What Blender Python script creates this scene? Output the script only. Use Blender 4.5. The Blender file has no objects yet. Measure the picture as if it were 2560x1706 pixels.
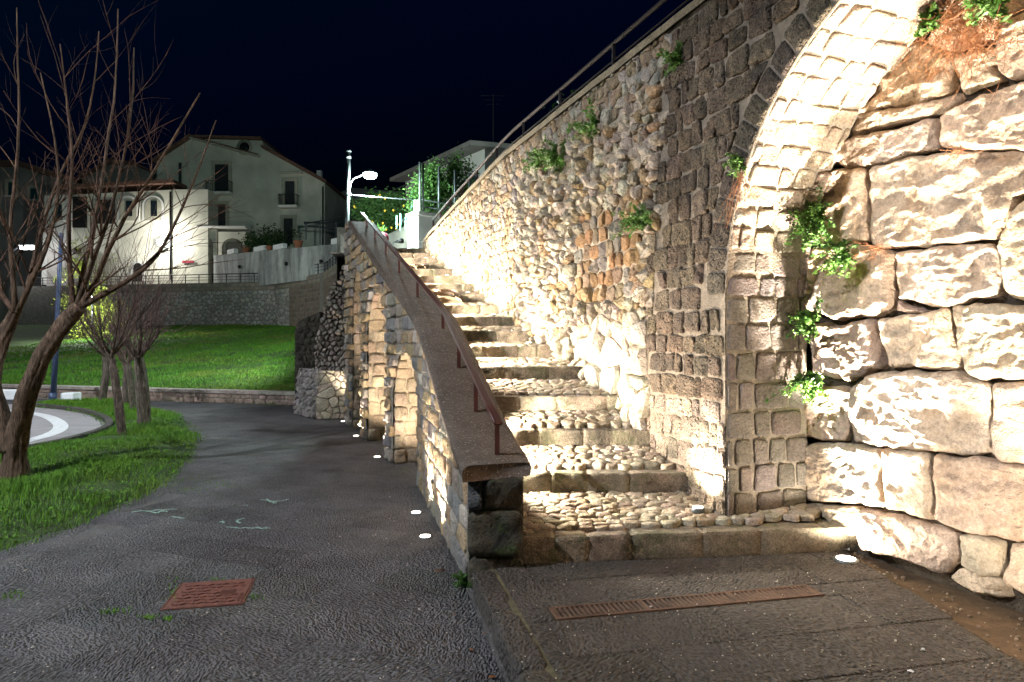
import bpy, math, random
import numpy as np
from mathutils import Vector

random.seed(7)
RS = np.random.RandomState(7)
scene = bpy.context.scene
COL = scene.collection
pi = math.pi

# ------------------------------------------------------------------ camera
H = 1.6                      # eye height
FPX = 1707.0                 # focal length in pixels of the 2560 px wide photo
cam_d = bpy.data.cameras.new('camera')
cam_d.sensor_width = 36.0
cam_d.lens = 24.0
cam_d.clip_start = 0.05
cam_d.clip_end = 2000.0
cam = bpy.data.objects.new('camera', cam_d)
cam.location = (0, 0, H)
cam.rotation_euler = (pi / 2, 0, 0)
COL.objects.link(cam)
scene.camera = cam

# ------------------------------------------------------------------ night sky
world = bpy.data.worlds.new('World')
scene.world = world
world.use_nodes = True
wn = world.node_tree
wn.nodes.clear()
w_out = wn.nodes.new('ShaderNodeOutputWorld')
w_bg = wn.nodes.new('ShaderNodeBackground')
w_sky = wn.nodes.new('ShaderNodeTexSky')
w_sky.sky_type = 'NISHITA'
w_sky.sun_disc = False
w_sky.sun_elevation = math.radians(-4.0)
w_sky.sun_rotation = math.radians(205)
w_sky.air_density = 1.0
w_sky.dust_density = 0.3
w_sky.ozone_density = 6.0
w_bg.inputs['Strength'].default_value = 0.4
w_mul = wn.nodes.new('ShaderNodeMix')
w_mul.data_type = 'RGBA'
w_mul.blend_type = 'MULTIPLY'
w_mul.inputs[0].default_value = 1.0
w_mul.inputs[7].default_value = (0.3, 7.0, 1.5, 1)
wn.links.new(w_sky.outputs[0], w_mul.inputs[6])
wn.links.new(w_mul.outputs[2], w_bg.inputs['Color'])
wn.links.new(w_bg.outputs[0], w_out.inputs['Surface'])

scene.view_settings.view_transform = 'Standard'
scene.view_settings.look = 'None'
scene.view_settings.exposure = 0.0
scene.view_settings.gamma = 1.0
scene.view_settings.use_curve_mapping = False
scene.render.engine = 'CYCLES'
scene.cycles.use_denoising = True
scene.cycles.max_bounces = 5
scene.cycles.diffuse_bounces = 3
scene.cycles.glossy_bounces = 2
scene.cycles.transmission_bounces = 2
scene.cycles.sample_clamp_indirect = 6.0
scene.cycles.caustics_reflective = False
scene.cycles.caustics_refractive = False


# ------------------------------------------------------------------ helpers
def P(x, y, d):
    """photo pixel at depth d -> place"""
    return np.array(((x - 1280) * d / FPX, d, H - (y - 853) * d / FPX))


def G(x, y, z=0.0):
    d = (H - z) * FPX / (y - 853.0)
    return np.array(((x - 1280) * d / FPX, d, z))


def hash3(ix, iy, iz, seed):
    n = (ix.astype(np.int64) * 374761393 + iy.astype(np.int64) * 668265263 +
         iz.astype(np.int64) * 2147483647 + seed * 1274126177) & 0xffffffff
    n = ((n ^ (n >> 13)) * 1274126177) & 0xffffffff
    n = ((n ^ (n >> 15)) * 2246822519) & 0xffffffff
    return ((n ^ (n >> 16)) & 0xffff) / 32767.5 - 1.0


def vnoise(p, freq=1.0, seed=0, octaves=1):
    p = np.asarray(p, float)
    tot = np.zeros(len(p))
    amp = 1.0
    for o in range(octaves):
        q = p * freq
        i = np.floor(q)
        f = q - i
        f = f * f * (3 - 2 * f)
        i = i.astype(np.int64)
        v = 0
        for a in (0, 1):
            for b in (0, 1):
                for c in (0, 1):
                    w = (f[:, 0] if a else 1 - f[:, 0]) * (f[:, 1] if b else 1 - f[:, 1]) * (f[:, 2] if c else 1 - f[:, 2])
                    v = v + w * hash3(i[:, 0] + a, i[:, 1] + b, i[:, 2] + c, seed + o * 17)
        tot += amp * v
        amp *= 0.5
        freq *= 2.03
    return tot


def make_mesh(name, V, Fs, tint=None, smooth=True):
    """V: (n,3); Fs: list of faces or (m,k) int array"""
    me = bpy.data.meshes.new(name)
    V = np.asarray(V, np.float32)
    if isinstance(Fs, np.ndarray):
        m, k = Fs.shape
        me.vertices.add(len(V))
        me.vertices.foreach_set('co', V.ravel())
        me.loops.add(m * k)
        me.loops.foreach_set('vertex_index', Fs.astype(np.int32).ravel())
        me.polygons.add(m)
        me.polygons.foreach_set('loop_start', np.arange(0, m * k, k, dtype=np.int32))
        me.polygons.foreach_set('loop_total', np.full(m, k, np.int32))
        me.update(calc_edges=True)
    else:
        me.from_pydata(V.tolist(), [], [tuple(int(i) for i in f) for f in Fs])
    if smooth and len(me.polygons):
        me.polygons.foreach_set('use_smooth', np.ones(len(me.polygons), bool))
    if tint is not None:
        t = np.asarray(tint, np.float32)
        if t.ndim == 1:
            t = np.tile(t[:3], (len(V), 1))
        t4 = np.ones((len(V), 4), np.float32)
        t4[:, :3] = t[:, :3]
        at = me.attributes.new('tint', 'FLOAT_COLOR', 'POINT')
        at.data.foreach_set('color', t4.ravel())
    return me


def link(name, me, parent=None, mat=None, loc=None):
    o = bpy.data.objects.new(name, me)
    if mat is not None and me is not None:
        if len(me.materials) == 0:
            me.materials.append(mat)
    COL.objects.link(o)
    if parent is not None:
        o.parent = parent
    if loc is not None:
        o.location = loc
    return o


def wloc(o):
    v = Vector((0, 0, 0))
    while o is not None:
        v += o.location
        o = o.parent
    return np.array(v)


def part(name, V, Fs, mat, parent=None, tint=None, smooth=True, origin=None, kind=None):
    """mesh given in world coordinates; origin defaults to its own middle"""
    V = np.asarray(V, float)
    c = (V.min(0) + V.max(0)) / 2 if origin is None else np.asarray(origin, float)
    me = make_mesh(name, V - c, Fs, tint, smooth)
    base = wloc(parent) if parent is not None else np.zeros(3)
    o = link(name, me, parent, mat, tuple(c - base))
    if kind:
        o['kind'] = kind
    return o


def tag(o, label=None, cat=None, group=None, kind=None):
    if label:
        o['label'] = label
    if cat:
        o['category'] = cat
    if group:
        o['group'] = group
    if kind:
        o['kind'] = kind
    return o


def thing(name, loc, label, cat, group=None):
    o = bpy.data.objects.new(name, None)
    o.empty_display_size = 0.2
    COL.objects.link(o)
    o.location = tuple(float(v) for v in loc)
    return tag(o, label, cat, group)


class MB:
    """collects shapes that make ONE mesh"""
    def __init__(self):
        self.V = []; self.F = []; self.T = []; self.n = 0

    def add(self, V, Fs, tint=None):
        V = np.asarray(V, float)
        if len(V) == 0:
            return self
        self.V.append(V)
        n = self.n
        self.F += [tuple(int(i) + n for i in f) for f in Fs]
        self.T.append(np.tile(np.asarray((0.5, 0.5, 0.5) if tint is None else tint, float)[:3], (len(V), 1)) if tint is None or np.ndim(tint) == 1 else np.asarray(tint, float))
        self.n += len(V)
        return self

    def box(self, c, s, rz=0.0, tint=None, bev=0.0):
        V, Fs = box(c, s, rz, bev)
        return self.add(V, Fs, tint)

    def tube(self, pts, r, n=6, tint=None, cap=True):
        V, Fs = tube(pts, r, n, cap)
        return self.add(V, Fs, tint)

    def build(self, name, mat, parent=None, smooth=False, origin=None, kind=None):
        return part(name, np.concatenate(self.V), self.F, mat, parent, np.concatenate(self.T), smooth, origin, kind)


def box(c, s, rz=0.0, bev=0.0):
    """box centred at c with full sizes s; optional chamfer"""
    hx, hy, hz = (v / 2 for v in s)
    if bev <= 0:
        V = np.array([(sx * hx, sy * hy, sz * hz) for sz in (-1, 1) for sx, sy in ((-1, -1), (1, -1), (1, 1), (-1, 1))])
        Fs = [(3, 2, 1, 0), (4, 5, 6, 7), (0, 1, 5, 4), (1, 2, 6, 5), (2, 3, 7, 6), (3, 0, 4, 7)]
    else:
        b = min(bev, hx * .9, hy * .9, hz * .9)
        ring = lambda x, y, z: [(-x, -y, z), (x, -y, z), (x, y, z), (-x, y, z)]
        def oct_(x, y, z):
            return [(-x + b, -y, z), (x - b, -y, z), (x, -y + b, z), (x, y - b, z), (x - b, y, z), (-x + b, y, z), (-x, y - b, z), (-x, -y + b, z)]
        V = oct_(hx - b, hy - b, -hz) + oct_(hx, hy, -hz + b) + oct_(hx, hy, hz - b) + oct_(hx - b, hy - b, hz)
        V = np.array(V)
        Fs = [tuple(range(7, -1, -1)), tuple(range(24, 32))]
        for k in range(3):
            for i in range(8):
                j = (i + 1) % 8
                Fs.append((k * 8 + i, k * 8 + j, k * 8 + 8 + j, k * 8 + 8 + i))
    if rz:
        ca, sa = math.cos(rz), math.sin(rz)
        V = np.column_stack((V[:, 0] * ca - V[:, 1] * sa, V[:, 0] * sa + V[:, 1] * ca, V[:, 2]))
    return V + np.asarray(c, float), Fs


def tube(pts, r, n=6, cap=True):
    pts = np.asarray(pts, float)
    m = len(pts)
    r = np.broadcast_to(np.asarray(r, float), (m,))
    V = []
    up = np.array((0.0, 0.0, 1.0))
    T = np.gradient(pts, axis=0)
    T /= np.maximum(np.linalg.norm(T, axis=1), 1e-9)[:, None]
    ref = np.array((1.0, 0, 0)) if abs(T[0][0]) < 0.9 else np.array((0, 1.0, 0))
    a = np.cross(T[0], ref); a /= np.linalg.norm(a)
    ang = np.arange(n) * 2 * pi / n
    for i in range(m):
        a = a - T[i] * np.dot(a, T[i]); a /= max(np.linalg.norm(a), 1e-9)
        b = np.cross(T[i], a)
        V.append(pts[i] + r[i] * (np.cos(ang)[:, None] * a + np.sin(ang)[:, None] * b))
    V = np.concatenate(V)
    Fs = []
    for i in range(m - 1):
        for k in range(n):
            j = (k + 1) % n
            Fs.append((i * n + k, i * n + j, (i + 1) * n + j, (i + 1) * n + k))
    if cap:
        Fs.append(tuple(range(n - 1, -1, -1)))
        Fs.append(tuple((m - 1) * n + k for k in range(n)))
    return V, Fs


def bar(a, b, w, h):
    """square bar from a to b"""
    a = np.asarray(a, float); b = np.asarray(b, float)
    t = b - a; t = t / np.linalg.norm(t)
    s = np.cross(t, (0, 0, 1.0))
    if np.linalg.norm(s) < 1e-4:
        s = np.array((1.0, 0, 0))
    s /= np.linalg.norm(s)
    u = np.cross(s, t)
    V = []
    for p in (a, b):
        for x, y in ((-1, -1), (1, -1), (1, 1), (-1, 1)):
            V.append(p + s * x * w / 2 + u * y * h / 2)
    return np.array(V), [(3, 2, 1, 0), (4, 5, 6, 7), (0, 1, 5, 4), (1, 2, 6, 5), (2, 3, 7, 6), (3, 0, 4, 7)]


def prism(poly, y0, y1):
    """polygon in (x,z), extruded along y"""
    n = len(poly)
    V = [(p[0], y0, p[1]) for p in poly] + [(p[0], y1, p[1]) for p in poly]
    Fs = [tuple(range(n)), tuple(range(2 * n - 1, n - 1, -1))]
    for i in range(n):
        j = (i + 1) % n
        Fs.append((j, i, n + i, n + j))
    return np.array(V, float), Fs


# ---- stones -------------------------------------------------------
def clip(poly, n, c):
    """keep n.p <= c"""
    out = []
    m = len(poly)
    for i in range(m):
        a = poly[i]; b = poly[(i + 1) % m]
        da = n[0] * a[0] + n[1] * a[1] - c
        db = n[0] * b[0] + n[1] * b[1] - c
        if da <= 0:
            out.append(a)
        if (da < 0 < db) or (db < 0 < da):
            t = da / (da - db)
            out.append((a[0] + t * (b[0] - a[0]), a[1] + t * (b[1] - a[1])))
    return out


def area(poly):
    s = 0
    for i in range(len(poly)):
        a = poly[i - 1]; b = poly[i]
        s += a[0] * b[1] - b[0] * a[1]
    return s / 2


def centroid(poly):
    p = np.array(poly)
    return p.mean(0)


def inset(poly, g):
    if area(poly) < 0:
        poly = poly[::-1]
    out = list(poly)
    m = len(poly)
    for i in range(m):
        a = poly[i]; b = poly[(i + 1) % m]
        ex, ey = b[0] - a[0], b[1] - a[1]
        L = math.hypot(ex, ey)
        if L < 1e-6:
            continue
        n = (ey / L, -ex / L)      # outward for ccw
        out = clip(out, n, n[0] * a[0] + n[1] * a[1] - g)
        if len(out) < 3:
            return []
    return out


def outline(poly, n, cut=0.22, it=2):
    p = [tuple(q) for q in poly]
    for _ in range(it):
        q = []
        for i in range(len(p)):
            a = p[i]; b = p[(i + 1) % len(p)]
            q.append((a[0] + (b[0] - a[0]) * cut, a[1] + (b[1] - a[1]) * cut))
            q.append((a[0] + (b[0] - a[0]) * (1 - cut), a[1] + (b[1] - a[1]) * (1 - cut)))
        p = q
    p = np.array(p)
    c = np.vstack((p, p[:1]))
    s = np.concatenate(([0], np.cumsum(np.linalg.norm(np.diff(c, axis=0), axis=1))))
    t = np.linspace(0, s[-1], n, endpoint=False)
    return np.column_stack((np.interp(t, s, c[:, 0]), np.interp(t, s, c[:, 1])))


PROF = {
    'soft': ((1.0, -1.0), (1.0, 0.1), (0.95, 0.6), (0.72, 0.9), (0.4, 1.0)),
    'flat': ((1.0, -1.0), (1.0, 0.45), (0.965, 0.9), (0.7, 1.0), (0.35, 1.0)),
    'round': ((1.0, -1.0), (1.0, 0.2), (0.9, 0.75), (0.5, 0.97)),
    'low': ((1.0, -1.0), (0.98, 0.5), (0.75, 0.97)),
}


def stone(poly, thick=0.05, bulge=0.03, rough=0.01, n=12, prof='soft', freq=14.0, seed=0, edge=0.0, cut=0.22):
    """pillow stone over a flat polygon; returns (a,b,h) points and faces"""
    o = outline(poly, n, cut)
    c = o.mean(0)
    if edge:
        z = np.column_stack((o * 1.0, np.full(len(o), seed * 0.37)))
        k = vnoise(z, freq * 0.6, seed)
        o = c + (o - c) * (1 + edge * k)[:, None]
    pr = PROF[prof]
    V = []
    for s, h in pr:
        q = c + (o - c) * s
        hh = np.full(n, h * bulge if h >= 0 else h * thick)
        V.append(np.column_stack((q, hh)))
    V.append(np.array([[c[0], c[1], bulge]]))
    V = np.concatenate(V)
    if rough:
        f = V[:, 2] >= 0
        q = np.column_stack((V[:, :2], np.full(len(V), seed * 1.7)))
        V[:, 2] += np.where(f, rough * vnoise(q, freq, seed, 2) * np.clip((V[:, 2] / max(bulge, 1e-6)) + 0.3, 0, 1), 0)
        # tilt
        ta, tb = (hash3(np.array([seed]), np.array([3]), np.array([k]), 5)[0] for k in (1, 2))
        sz = np.abs(o - c).max()
        V[:, 2] += np.where(f, rough * 0.9 * (ta * (V[:, 0] - c[0]) + tb * (V[:, 1] - c[1])) / max(sz, 1e-6), 0)
    Fs = []
    m = len(pr)
    for r in range(m - 1):
        for i in range(n):
            j = (i + 1) % n
            Fs.append((r * n + i, r * n + j, (r + 1) * n + j, (r + 1) * n + i))
    k = m * n
    for i in range(n):
        Fs.append(((m - 1) * n + i, (m - 1) * n + (i + 1) % n, k))
    return V, Fs


def rich_stone(poly, fn, thick, bulge, rough, seed, n=56, rings=18, freq=4.0, round_=0.12):
    """large block with a worked, broken face; fn(a,b,h) -> world"""
    o = outline(poly, n, 0.055, 2)
    c = o.mean(0)
    V = [np.column_stack((o, np.full(n, -thick)))]
    rad = np.linalg.norm(o - c, axis=1)
    mr = rad.min()
    for r in range(rings):
        t = r / rings                       # 0 at the edge
        s = 1 - t
        q = c + (o - c) * s
        e = np.clip(t * mr / (round_ * 1.0), 0, 1)
        h = bulge * math.sqrt(max(0.0, 1 - (1 - e) ** 2))
        V.append(np.column_stack((q, np.full(n, h))))
    V.append(np.array([[c[0], c[1], bulge]]))
    V = np.concatenate(V)
    q = np.column_stack((V[:, :2], np.full(len(V), seed * 2.3)))
    big = vnoise(q, freq * 0.5, seed, 2)
    mid = vnoise(q, freq * 1.6, seed + 5, 3)
    rdg = 1 - np.abs(vnoise(q * np.array((0.8, 1.25, 1)), freq * 1.1, seed + 9, 4))
    fine = (1 - np.abs(vnoise(q * np.array((0.7, 1.3, 1)), freq * 4, seed + 11, 3)) - 0.6) * 1.3
    f = (V[:, 2] > -thick * 0.5)
    amt = np.clip(V[:, 2] / bulge, 0.12, 1)
    V[:, 2] += np.where(f, amt * (rough * 0.8 * big + rough * 0.55 * mid + rough * 1.1 * (rdg - 0.6) + rough * 0.34 * fine), 0)
    # outlines a little uneven as well
    k = 0.016 * vnoise(q, freq * 2.6, seed + 3, 3)
    V[:, 0] += np.where(f, k, 0)
    V[:, 1] += np.where(f, 0.016 * vnoise(q, freq * 2.6, seed + 4, 3), 0)
    Fs = []
    m = rings + 1
    for r in range(m - 1):
        for i in range(n):
            j = (i + 1) % n
            Fs.append((r * n + i, r * n + j, (r + 1) * n + j, (r + 1) * n + i))
    kk = m * n
    for i in range(n):
        Fs.append(((m - 1) * n + i, (m - 1) * n + (i + 1) % n, kk))
    return fn(V), Fs


def voronoi(pts, bound, k=14, stretch=(1.0, 1.0)):
    """cells of pts clipped to convex polygon bound"""
    pts = np.asarray(pts, float)
    S = pts * np.asarray(stretch)
    cells = []
    bs = [(b[0] * stretch[0], b[1] * stretch[1]) for b in bound]
    for i in range(len(S)):
        d2 = ((S - S[i]) ** 2).sum(1)
        near = np.argpartition(d2, min(k, len(S) - 1))[:k + 1]
        poly = bs
        for j in near[np.argsort(d2[near])]:
            if j == i:
                continue
            n = S[j] - S[i]
            L = math.hypot(n[0], n[1])
            if L < 1e-9:
                continue
            m = (S[j] + S[i]) / 2
            poly = clip(poly, n, n[0] * m[0] + n[1] * m[1])
            if len(poly) < 3:
                break
        cells.append([(p[0] / stretch[0], p[1] / stretch[1]) for p in poly] if len(poly) >= 3 else [])
    return cells


def jitter_grid(a0, a1, b0, b1, da, db, jit=0.42, rs=RS):
    pts = []
    nb = max(1, int(round((b1 - b0) / db)))
    for r in range(nb):
        na = max(1, int(round((a1 - a0) / da)))
        for c in range(na):
            pts.append((a0 + (c + 0.5 + (0.5 if r % 2 else 0.0) * 0.8 + rs.uniform(-jit, jit)) * (a1 - a0) / na,
                        b0 + (r + 0.5 + rs.uniform(-jit, jit)) * (b1 - b0) / nb))
    return pts


def courses(a0, a1, b0, b1, hm, wm, rs=RS, jit=0.06, wv=0.35):
    """coursed masonry: quads in (a,b)"""
    rows = []
    nr = max(1, int(round((b1 - b0) / hm)))
    hs = rs.uniform(0.85, 1.15, nr); hs = hs / hs.sum() * (b1 - b0)
    b = b0
    for h in hs:
        a = a0 - rs.uniform(0, wm)
        while a < a1:
            w = wm * rs.uniform(1 - wv, 1 + wv)
            x0, x1 = max(a, a0), min(a + w, a1)
            if x1 - x0 > wm * 0.25:
                j = lambda s: rs.uniform(-jit, jit) * s
                rows.append([(x0 + j(hm) * (x0 > a0), b + j(hm)), (x1 + j(hm) * (x1 < a1), b + j(hm)),
                             (x1 + j(hm) * (x1 < a1), b + h + j(hm)), (x0 + j(hm) * (x0 > a0), b + h + j(hm))])
            a += w
        b += h
    return rows


def sheet(fn, a0, a1, b0, b1, na, nb):
    """grid surface fn(V(a,b,0)) -> V,F"""
    A, B = np.meshgrid(np.linspace(a0, a1, na + 1), np.linspace(b0, b1, nb + 1))
    V = fn(np.column_stack((A.ravel(), B.ravel(), np.zeros(A.size))))
    i = np.arange(nb)[:, None] * (na + 1) + np.arange(na)[None, :]
    Fs = np.stack((i, i + 1, i + na + 2, i + na + 1), -1).reshape(-1, 4)
    return V, Fs


def in_poly(pts, poly):
    x, y = pts[:, 0], pts[:, 1]
    ins = np.zeros(len(pts), bool)
    n = len(poly)
    for i in range(n):
        x0, y0 = poly[i]; x1, y1 = poly[(i + 1) % n]
        c = ((y0 > y) != (y1 > y))
        with np.errstate(divide='ignore', invalid='ignore'):
            xi = (x1 - x0) * (y - y0) / (y1 - y0) + x0
        ins ^= c & (x < xi)
    return ins


def vary(col, v=0.15, rs=RS, hue=0.04):
    k = 1 + rs.uniform(-v, v)
    return tuple(max(0.0, min(1.0, c * k * (1 + rs.uniform(-hue, hue)))) for c in col)


def spot(name, loc, target, watts, angle=80, col=(1, 0.86, 0.68), blend=0.5, rad=0.04, parent=None):
    l = bpy.data.lights.new(name, 'SPOT')
    l.energy = watts; l.color = col; l.spot_size = math.radians(angle); l.spot_blend = blend; l.shadow_soft_size = rad
    o = bpy.data.objects.new(name, l)
    COL.objects.link(o)
    d = Vector(tuple(np.asarray(target, float) - np.asarray(loc, float)))
    o.rotation_euler = d.to_track_quat('-Z', 'Y').to_euler()
    base = wloc(parent) if parent is not None else np.zeros(3)
    if parent is not None:
        o.parent = parent
    o.location = tuple(np.asarray(loc, float) - base)
    return o


def point(name, loc, watts, col=(1, 1, 1), rad=0.1, parent=None):
    l = bpy.data.lights.new(name, 'POINT')
    l.energy = watts; l.color = col; l.shadow_soft_size = rad
    o = bpy.data.objects.new(name, l)
    COL.objects.link(o)
    base = wloc(parent) if parent is not None else np.zeros(3)
    if parent is not None:
        o.parent = parent
    o.location = tuple(np.asarray(loc, float) - base)
    return o


# ------------------------------------------------------------------ materials
def new_mat(name):
    m = bpy.data.materials.new(name)
    m.use_nodes = True
    nt = m.node_tree
    nt.nodes.clear()
    out = nt.nodes.new('ShaderNodeOutputMaterial')
    bs = nt.nodes.new('ShaderNodeBsdfPrincipled')
    nt.links.new(bs.outputs[0], out.inputs['Surface'])
    return m, nt, bs


class NT:
    def __init__(self, nt):
        self.nt = nt

    def n(self, t, **kw):
        o = self.nt.nodes.new(t)
        for k, v in kw.items():
            setattr(o, k, v)
        return o

    def l(self, a, b):
        self.nt.links.new(a, b)

    def noise(self, vec, scale, detail=4, rough=0.6, dist=0.0):
        o = self.n('ShaderNodeTexNoise')
        o.inputs['Scale'].default_value = scale
        o.inputs['Detail'].default_value = detail
        o.inputs['Roughness'].default_value = rough
        o.inputs['Distortion'].default_value = dist
        if vec is not None:
            self.l(vec, o.inputs['Vector'])
        return o.outputs[0]

    def voro(self, vec, scale, feature='F1', rnd=1.0):
        o = self.n('ShaderNodeTexVoronoi', feature=feature)
        o.inputs['Scale'].default_value = scale
        o.inputs['Randomness'].default_value = rnd
        if vec is not None:
            self.l(vec, o.inputs['Vector'])
        return o.outputs['Distance']

    def ramp(self, fac, stops):
        o = self.n('ShaderNodeValToRGB')
        el = o.color_ramp.elements
        while len(el) < len(stops):
            el.new(0.5)
        for e, (p, c) in zip(el, stops):
            e.position = p
            e.color = (c[0], c[1], c[2], 1) if np.ndim(c) else (c, c, c, 1)
        self.l(fac, o.inputs[0])
        return o.outputs[0]

    def mix(self, fac, a, b, mode='MIX'):
        o = self.n('ShaderNodeMix', data_type='RGBA', blend_type=mode)
        for sock, v in ((o.inputs[0], fac), (o.inputs[6], a), (o.inputs[7], b)):
            if hasattr(v, 'links') or hasattr(v, 'is_output'):
                self.l(v, sock)
            elif np.ndim(v):
                sock.default_value = (v[0], v[1], v[2], 1)
            else:
                sock.default_value = v
        return o.outputs[2]

    def math(self, op, a, b=None):
        o = self.n('ShaderNodeMath', operation=op)
        for sock, v in ((o.inputs[0], a), (o.inputs[1], b)):
            if v is None:
                continue
            if hasattr(v, 'is_output'):
                self.l(v, sock)
            else:
                sock.default_value = v
        return o.outputs[0]

    def bump(self, h, strength=0.5, dist=0.02, normal=None):
        o = self.n('ShaderNodeBump')
        o.inputs['Strength'].default_value = strength
        o.inputs['Distance'].default_value = dist
        self.l(h, o.inputs['Height'])
        if normal is not None:
            self.l(normal, o.inputs['Normal'])
        return o.outputs[0]

    def pos(self, scale=(1, 1, 1), rot=(0, 0, 0)):
        g = self.n('ShaderNodeNewGeometry')
        m = self.n('ShaderNodeMapping')
        m.inputs['Scale'].default_value = scale
        m.inputs['Rotation'].default_value = rot
        self.l(g.outputs['Position'], m.inputs['Vector'])
        return m.outputs[0]

    def tint(self):
        a = self.n('ShaderNodeAttribute', attribute_name='tint')
        return a.outputs['Color']


def stone_mat(name, pits=0.5, grain=0.5, spots=0.35, stain=None, stain_amt=0.5, fine=60.0, rough=0.85, dist=0.012, pit_scale=45.0,
              moss=0.0, streak=False, dark=0.0):
    """tint attribute x mottling, with pitted relief"""
    m, nt, bs = new_mat(name)
    q = NT(nt)
    p = q.pos()
    base = q.tint()
    n1 = q.noise(p, 6.0, 3, 0.65)
    n2 = q.noise(p, 38.0, 3, 0.7)
    c = q.mix(1.0, base, q.ramp(n1, ((0.3, 1 - spots), (0.7, 1 + spots * 0.6))), 'MULTIPLY')
    c = q.mix(0.7, c, q.ramp(n2, ((0.28, 0.55), (0.62, 1.15))), 'MULTIPLY')
    if stain is not None:
        s = q.noise(q.pos((1, 1, 0.45)) if streak else p, 2.6, 5, 0.7, 0.5)
        c = q.mix(q.ramp(s, ((0.48, 0.0), (0.66, stain_amt))), c, stain)
    if moss:
        s = q.noise(p, 4.2, 4, 0.7, 0.3)
        s2 = q.math('MULTIPLY', q.ramp(s, ((0.52, 0.0), (0.62, 1.0))), q.ramp(n2, ((0.3, 0.2), (0.55, 1.0))))
        c = q.mix(q.math('MULTIPLY', s2, moss), c, (0.045, 0.075, 0.02))
    v = q.voro(p, pit_scale, 'SMOOTH_F1')
    pit = q.ramp(v, ((0.05, 0.0), (0.38, 1.0)))
    if dark:
        n3 = q.noise(p, 95.0, 2, 0.6)
        c = q.mix(dark, c, q.ramp(n3, ((0.38, 0.12), (0.56, 1.25))), 'MULTIPLY')
    q.l(c, bs.inputs['Base Color'])
    bs.inputs['Roughness'].default_value = rough
    bs.inputs['Specular IOR Level'].default_value = 0.25
    h = q.math('ADD', q.math('MULTIPLY', pit, pits), q.math('MULTIPLY', q.noise(p, fine, 3, 0.75), grain))
    h = q.math('ADD', h, q.math('MULTIPLY', q.noise(p, 14.0, 3, 0.6), 0.7))
    q.l(q.bump(h, 0.9, dist), bs.inputs['Normal'])
    return m


M = {}
M['tuff'] = stone_mat('tuff_stone', pits=0.9, grain=0.8, spots=0.3, stain=(0.05, 0.043, 0.036), stain_amt=0.6, dist=0.03, pit_scale=38, dark=0.8)
M['pier'] = stone_mat('grey_tuff_stone', pits=0.4, grain=0.8, spots=0.25, dist=0.016, pit_scale=50, dark=0.3)
M['limestone'] = stone_mat('limestone_block', pits=0.25, grain=0.7, spots=0.28, stain=(0.38, 0.25, 0.14), stain_amt=0.6, dist=0.035, pit_scale=22, streak=True, fine=45.0, dark=0.15)
M['rubble'] = stone_mat('rubble_stone', pits=0.5, grain=0.9, spots=0.3, dist=0.022, pit_scale=34, dark=0.3)
M['mortar'] = stone_mat('lime_mortar', pits=0.5, grain=1.0, spots=0.3, dist=0.014, pit_scale=60, stain=(0.12, 0.1, 0.08), stain_amt=0.5)
M['cobble'] = stone_mat('cobble_stone', pits=0.3, grain=0.7, spots=0.3, dist=0.014, pit_scale=60, stain=(0.20, 0.13, 0.07), stain_amt=0.6, dark=0.3)
M['riser'] = stone_mat('step_stone', pits=0.4, grain=0.8, spots=0.35, dist=0.01, pit_scale=70, stain=(0.035, 0.032, 0.024), stain_amt=0.95, moss=0.55, dark=0.4)
M['parapet'] = stone_mat('parapet_stone', pits=0.4, grain=0.8, spots=0.3, dist=0.02, pit_scale=45, dark=0.35)
M['pillar'] = stone_mat('mossy_pillar_stone', pits=0.5, grain=1.0, spots=0.4, stain=(0.012, 0.012, 0.01), stain_amt=1.0, moss=1.0, dist=0.016, pit_scale=45)


def bark_mat():
    m, nt, bs = new_mat('tree_bark')
    q = NT(nt)
    n1 = q.noise(q.pos((1, 1, 0.16)), 42.0, 4, 0.7, 0.6)
    n2 = q.noise(q.pos(), 9.0, 4, 0.65)
    c = q.mix(1.0, q.tint(), q.ramp(n1, ((0.34, 0.25), (0.62, 1.25))), 'MULTIPLY')
    c = q.mix(1.0, c, q.ramp(n2, ((0.3, 0.65), (0.7, 1.2))), 'MULTIPLY')
    q.l(c, bs.inputs['Base Color'])
    bs.inputs['Roughness'].default_value = 0.9
    bs.inputs['Specular IOR Level'].default_value = 0.2
    q.l(q.bump(q.math('ADD', n1, q.math('MULTIPLY', n2, 0.4)), 1.0, 0.03), bs.inputs['Normal'])
    return m


M['bark'] = bark_mat()


def coping_mat():
    m, nt, bs = new_mat('concrete_coping')
    q = NT(nt)
    p = q.pos()
    v = q.n('ShaderNodeTexVoronoi', feature='F1')
    v.inputs['Scale'].default_value = 75
    q.l(p, v.inputs['Vector'])
    d = v.outputs['Distance']
    sel = q.math('GREATER_THAN', q.noise(p, 45, 2), 0.56)
    peb = q.math('MULTIPLY', q.ramp(d, ((0.25, 1.0), (0.42, 0.0))), sel)
    base = q.mix(q.ramp(q.noise(p, 3.0, 6, 0.7), ((0.35, 0.0), (0.7, 1.0))), (0.075, 0.052, 0.037), (0.15, 0.11, 0.08))
    base = q.mix(0.8, base, q.ramp(q.noise(p, 60, 4, 0.7), ((0.3, 0.4), (0.7, 1.3))), 'MULTIPLY')
    c = q.mix(peb, base, (0.42, 0.36, 0.28))
    q.l(c, bs.inputs['Base Color'])
    bs.inputs['Roughness'].default_value = 0.9
    h = q.math('ADD', q.math('MULTIPLY', peb, 1.0), q.math('MULTIPLY', q.noise(p, 70, 5, 0.7), 0.8))
    q.l(q.bump(h, 0.8, 0.008), bs.inputs['Normal'])
    return m


M['coping'] = coping_mat()


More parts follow.
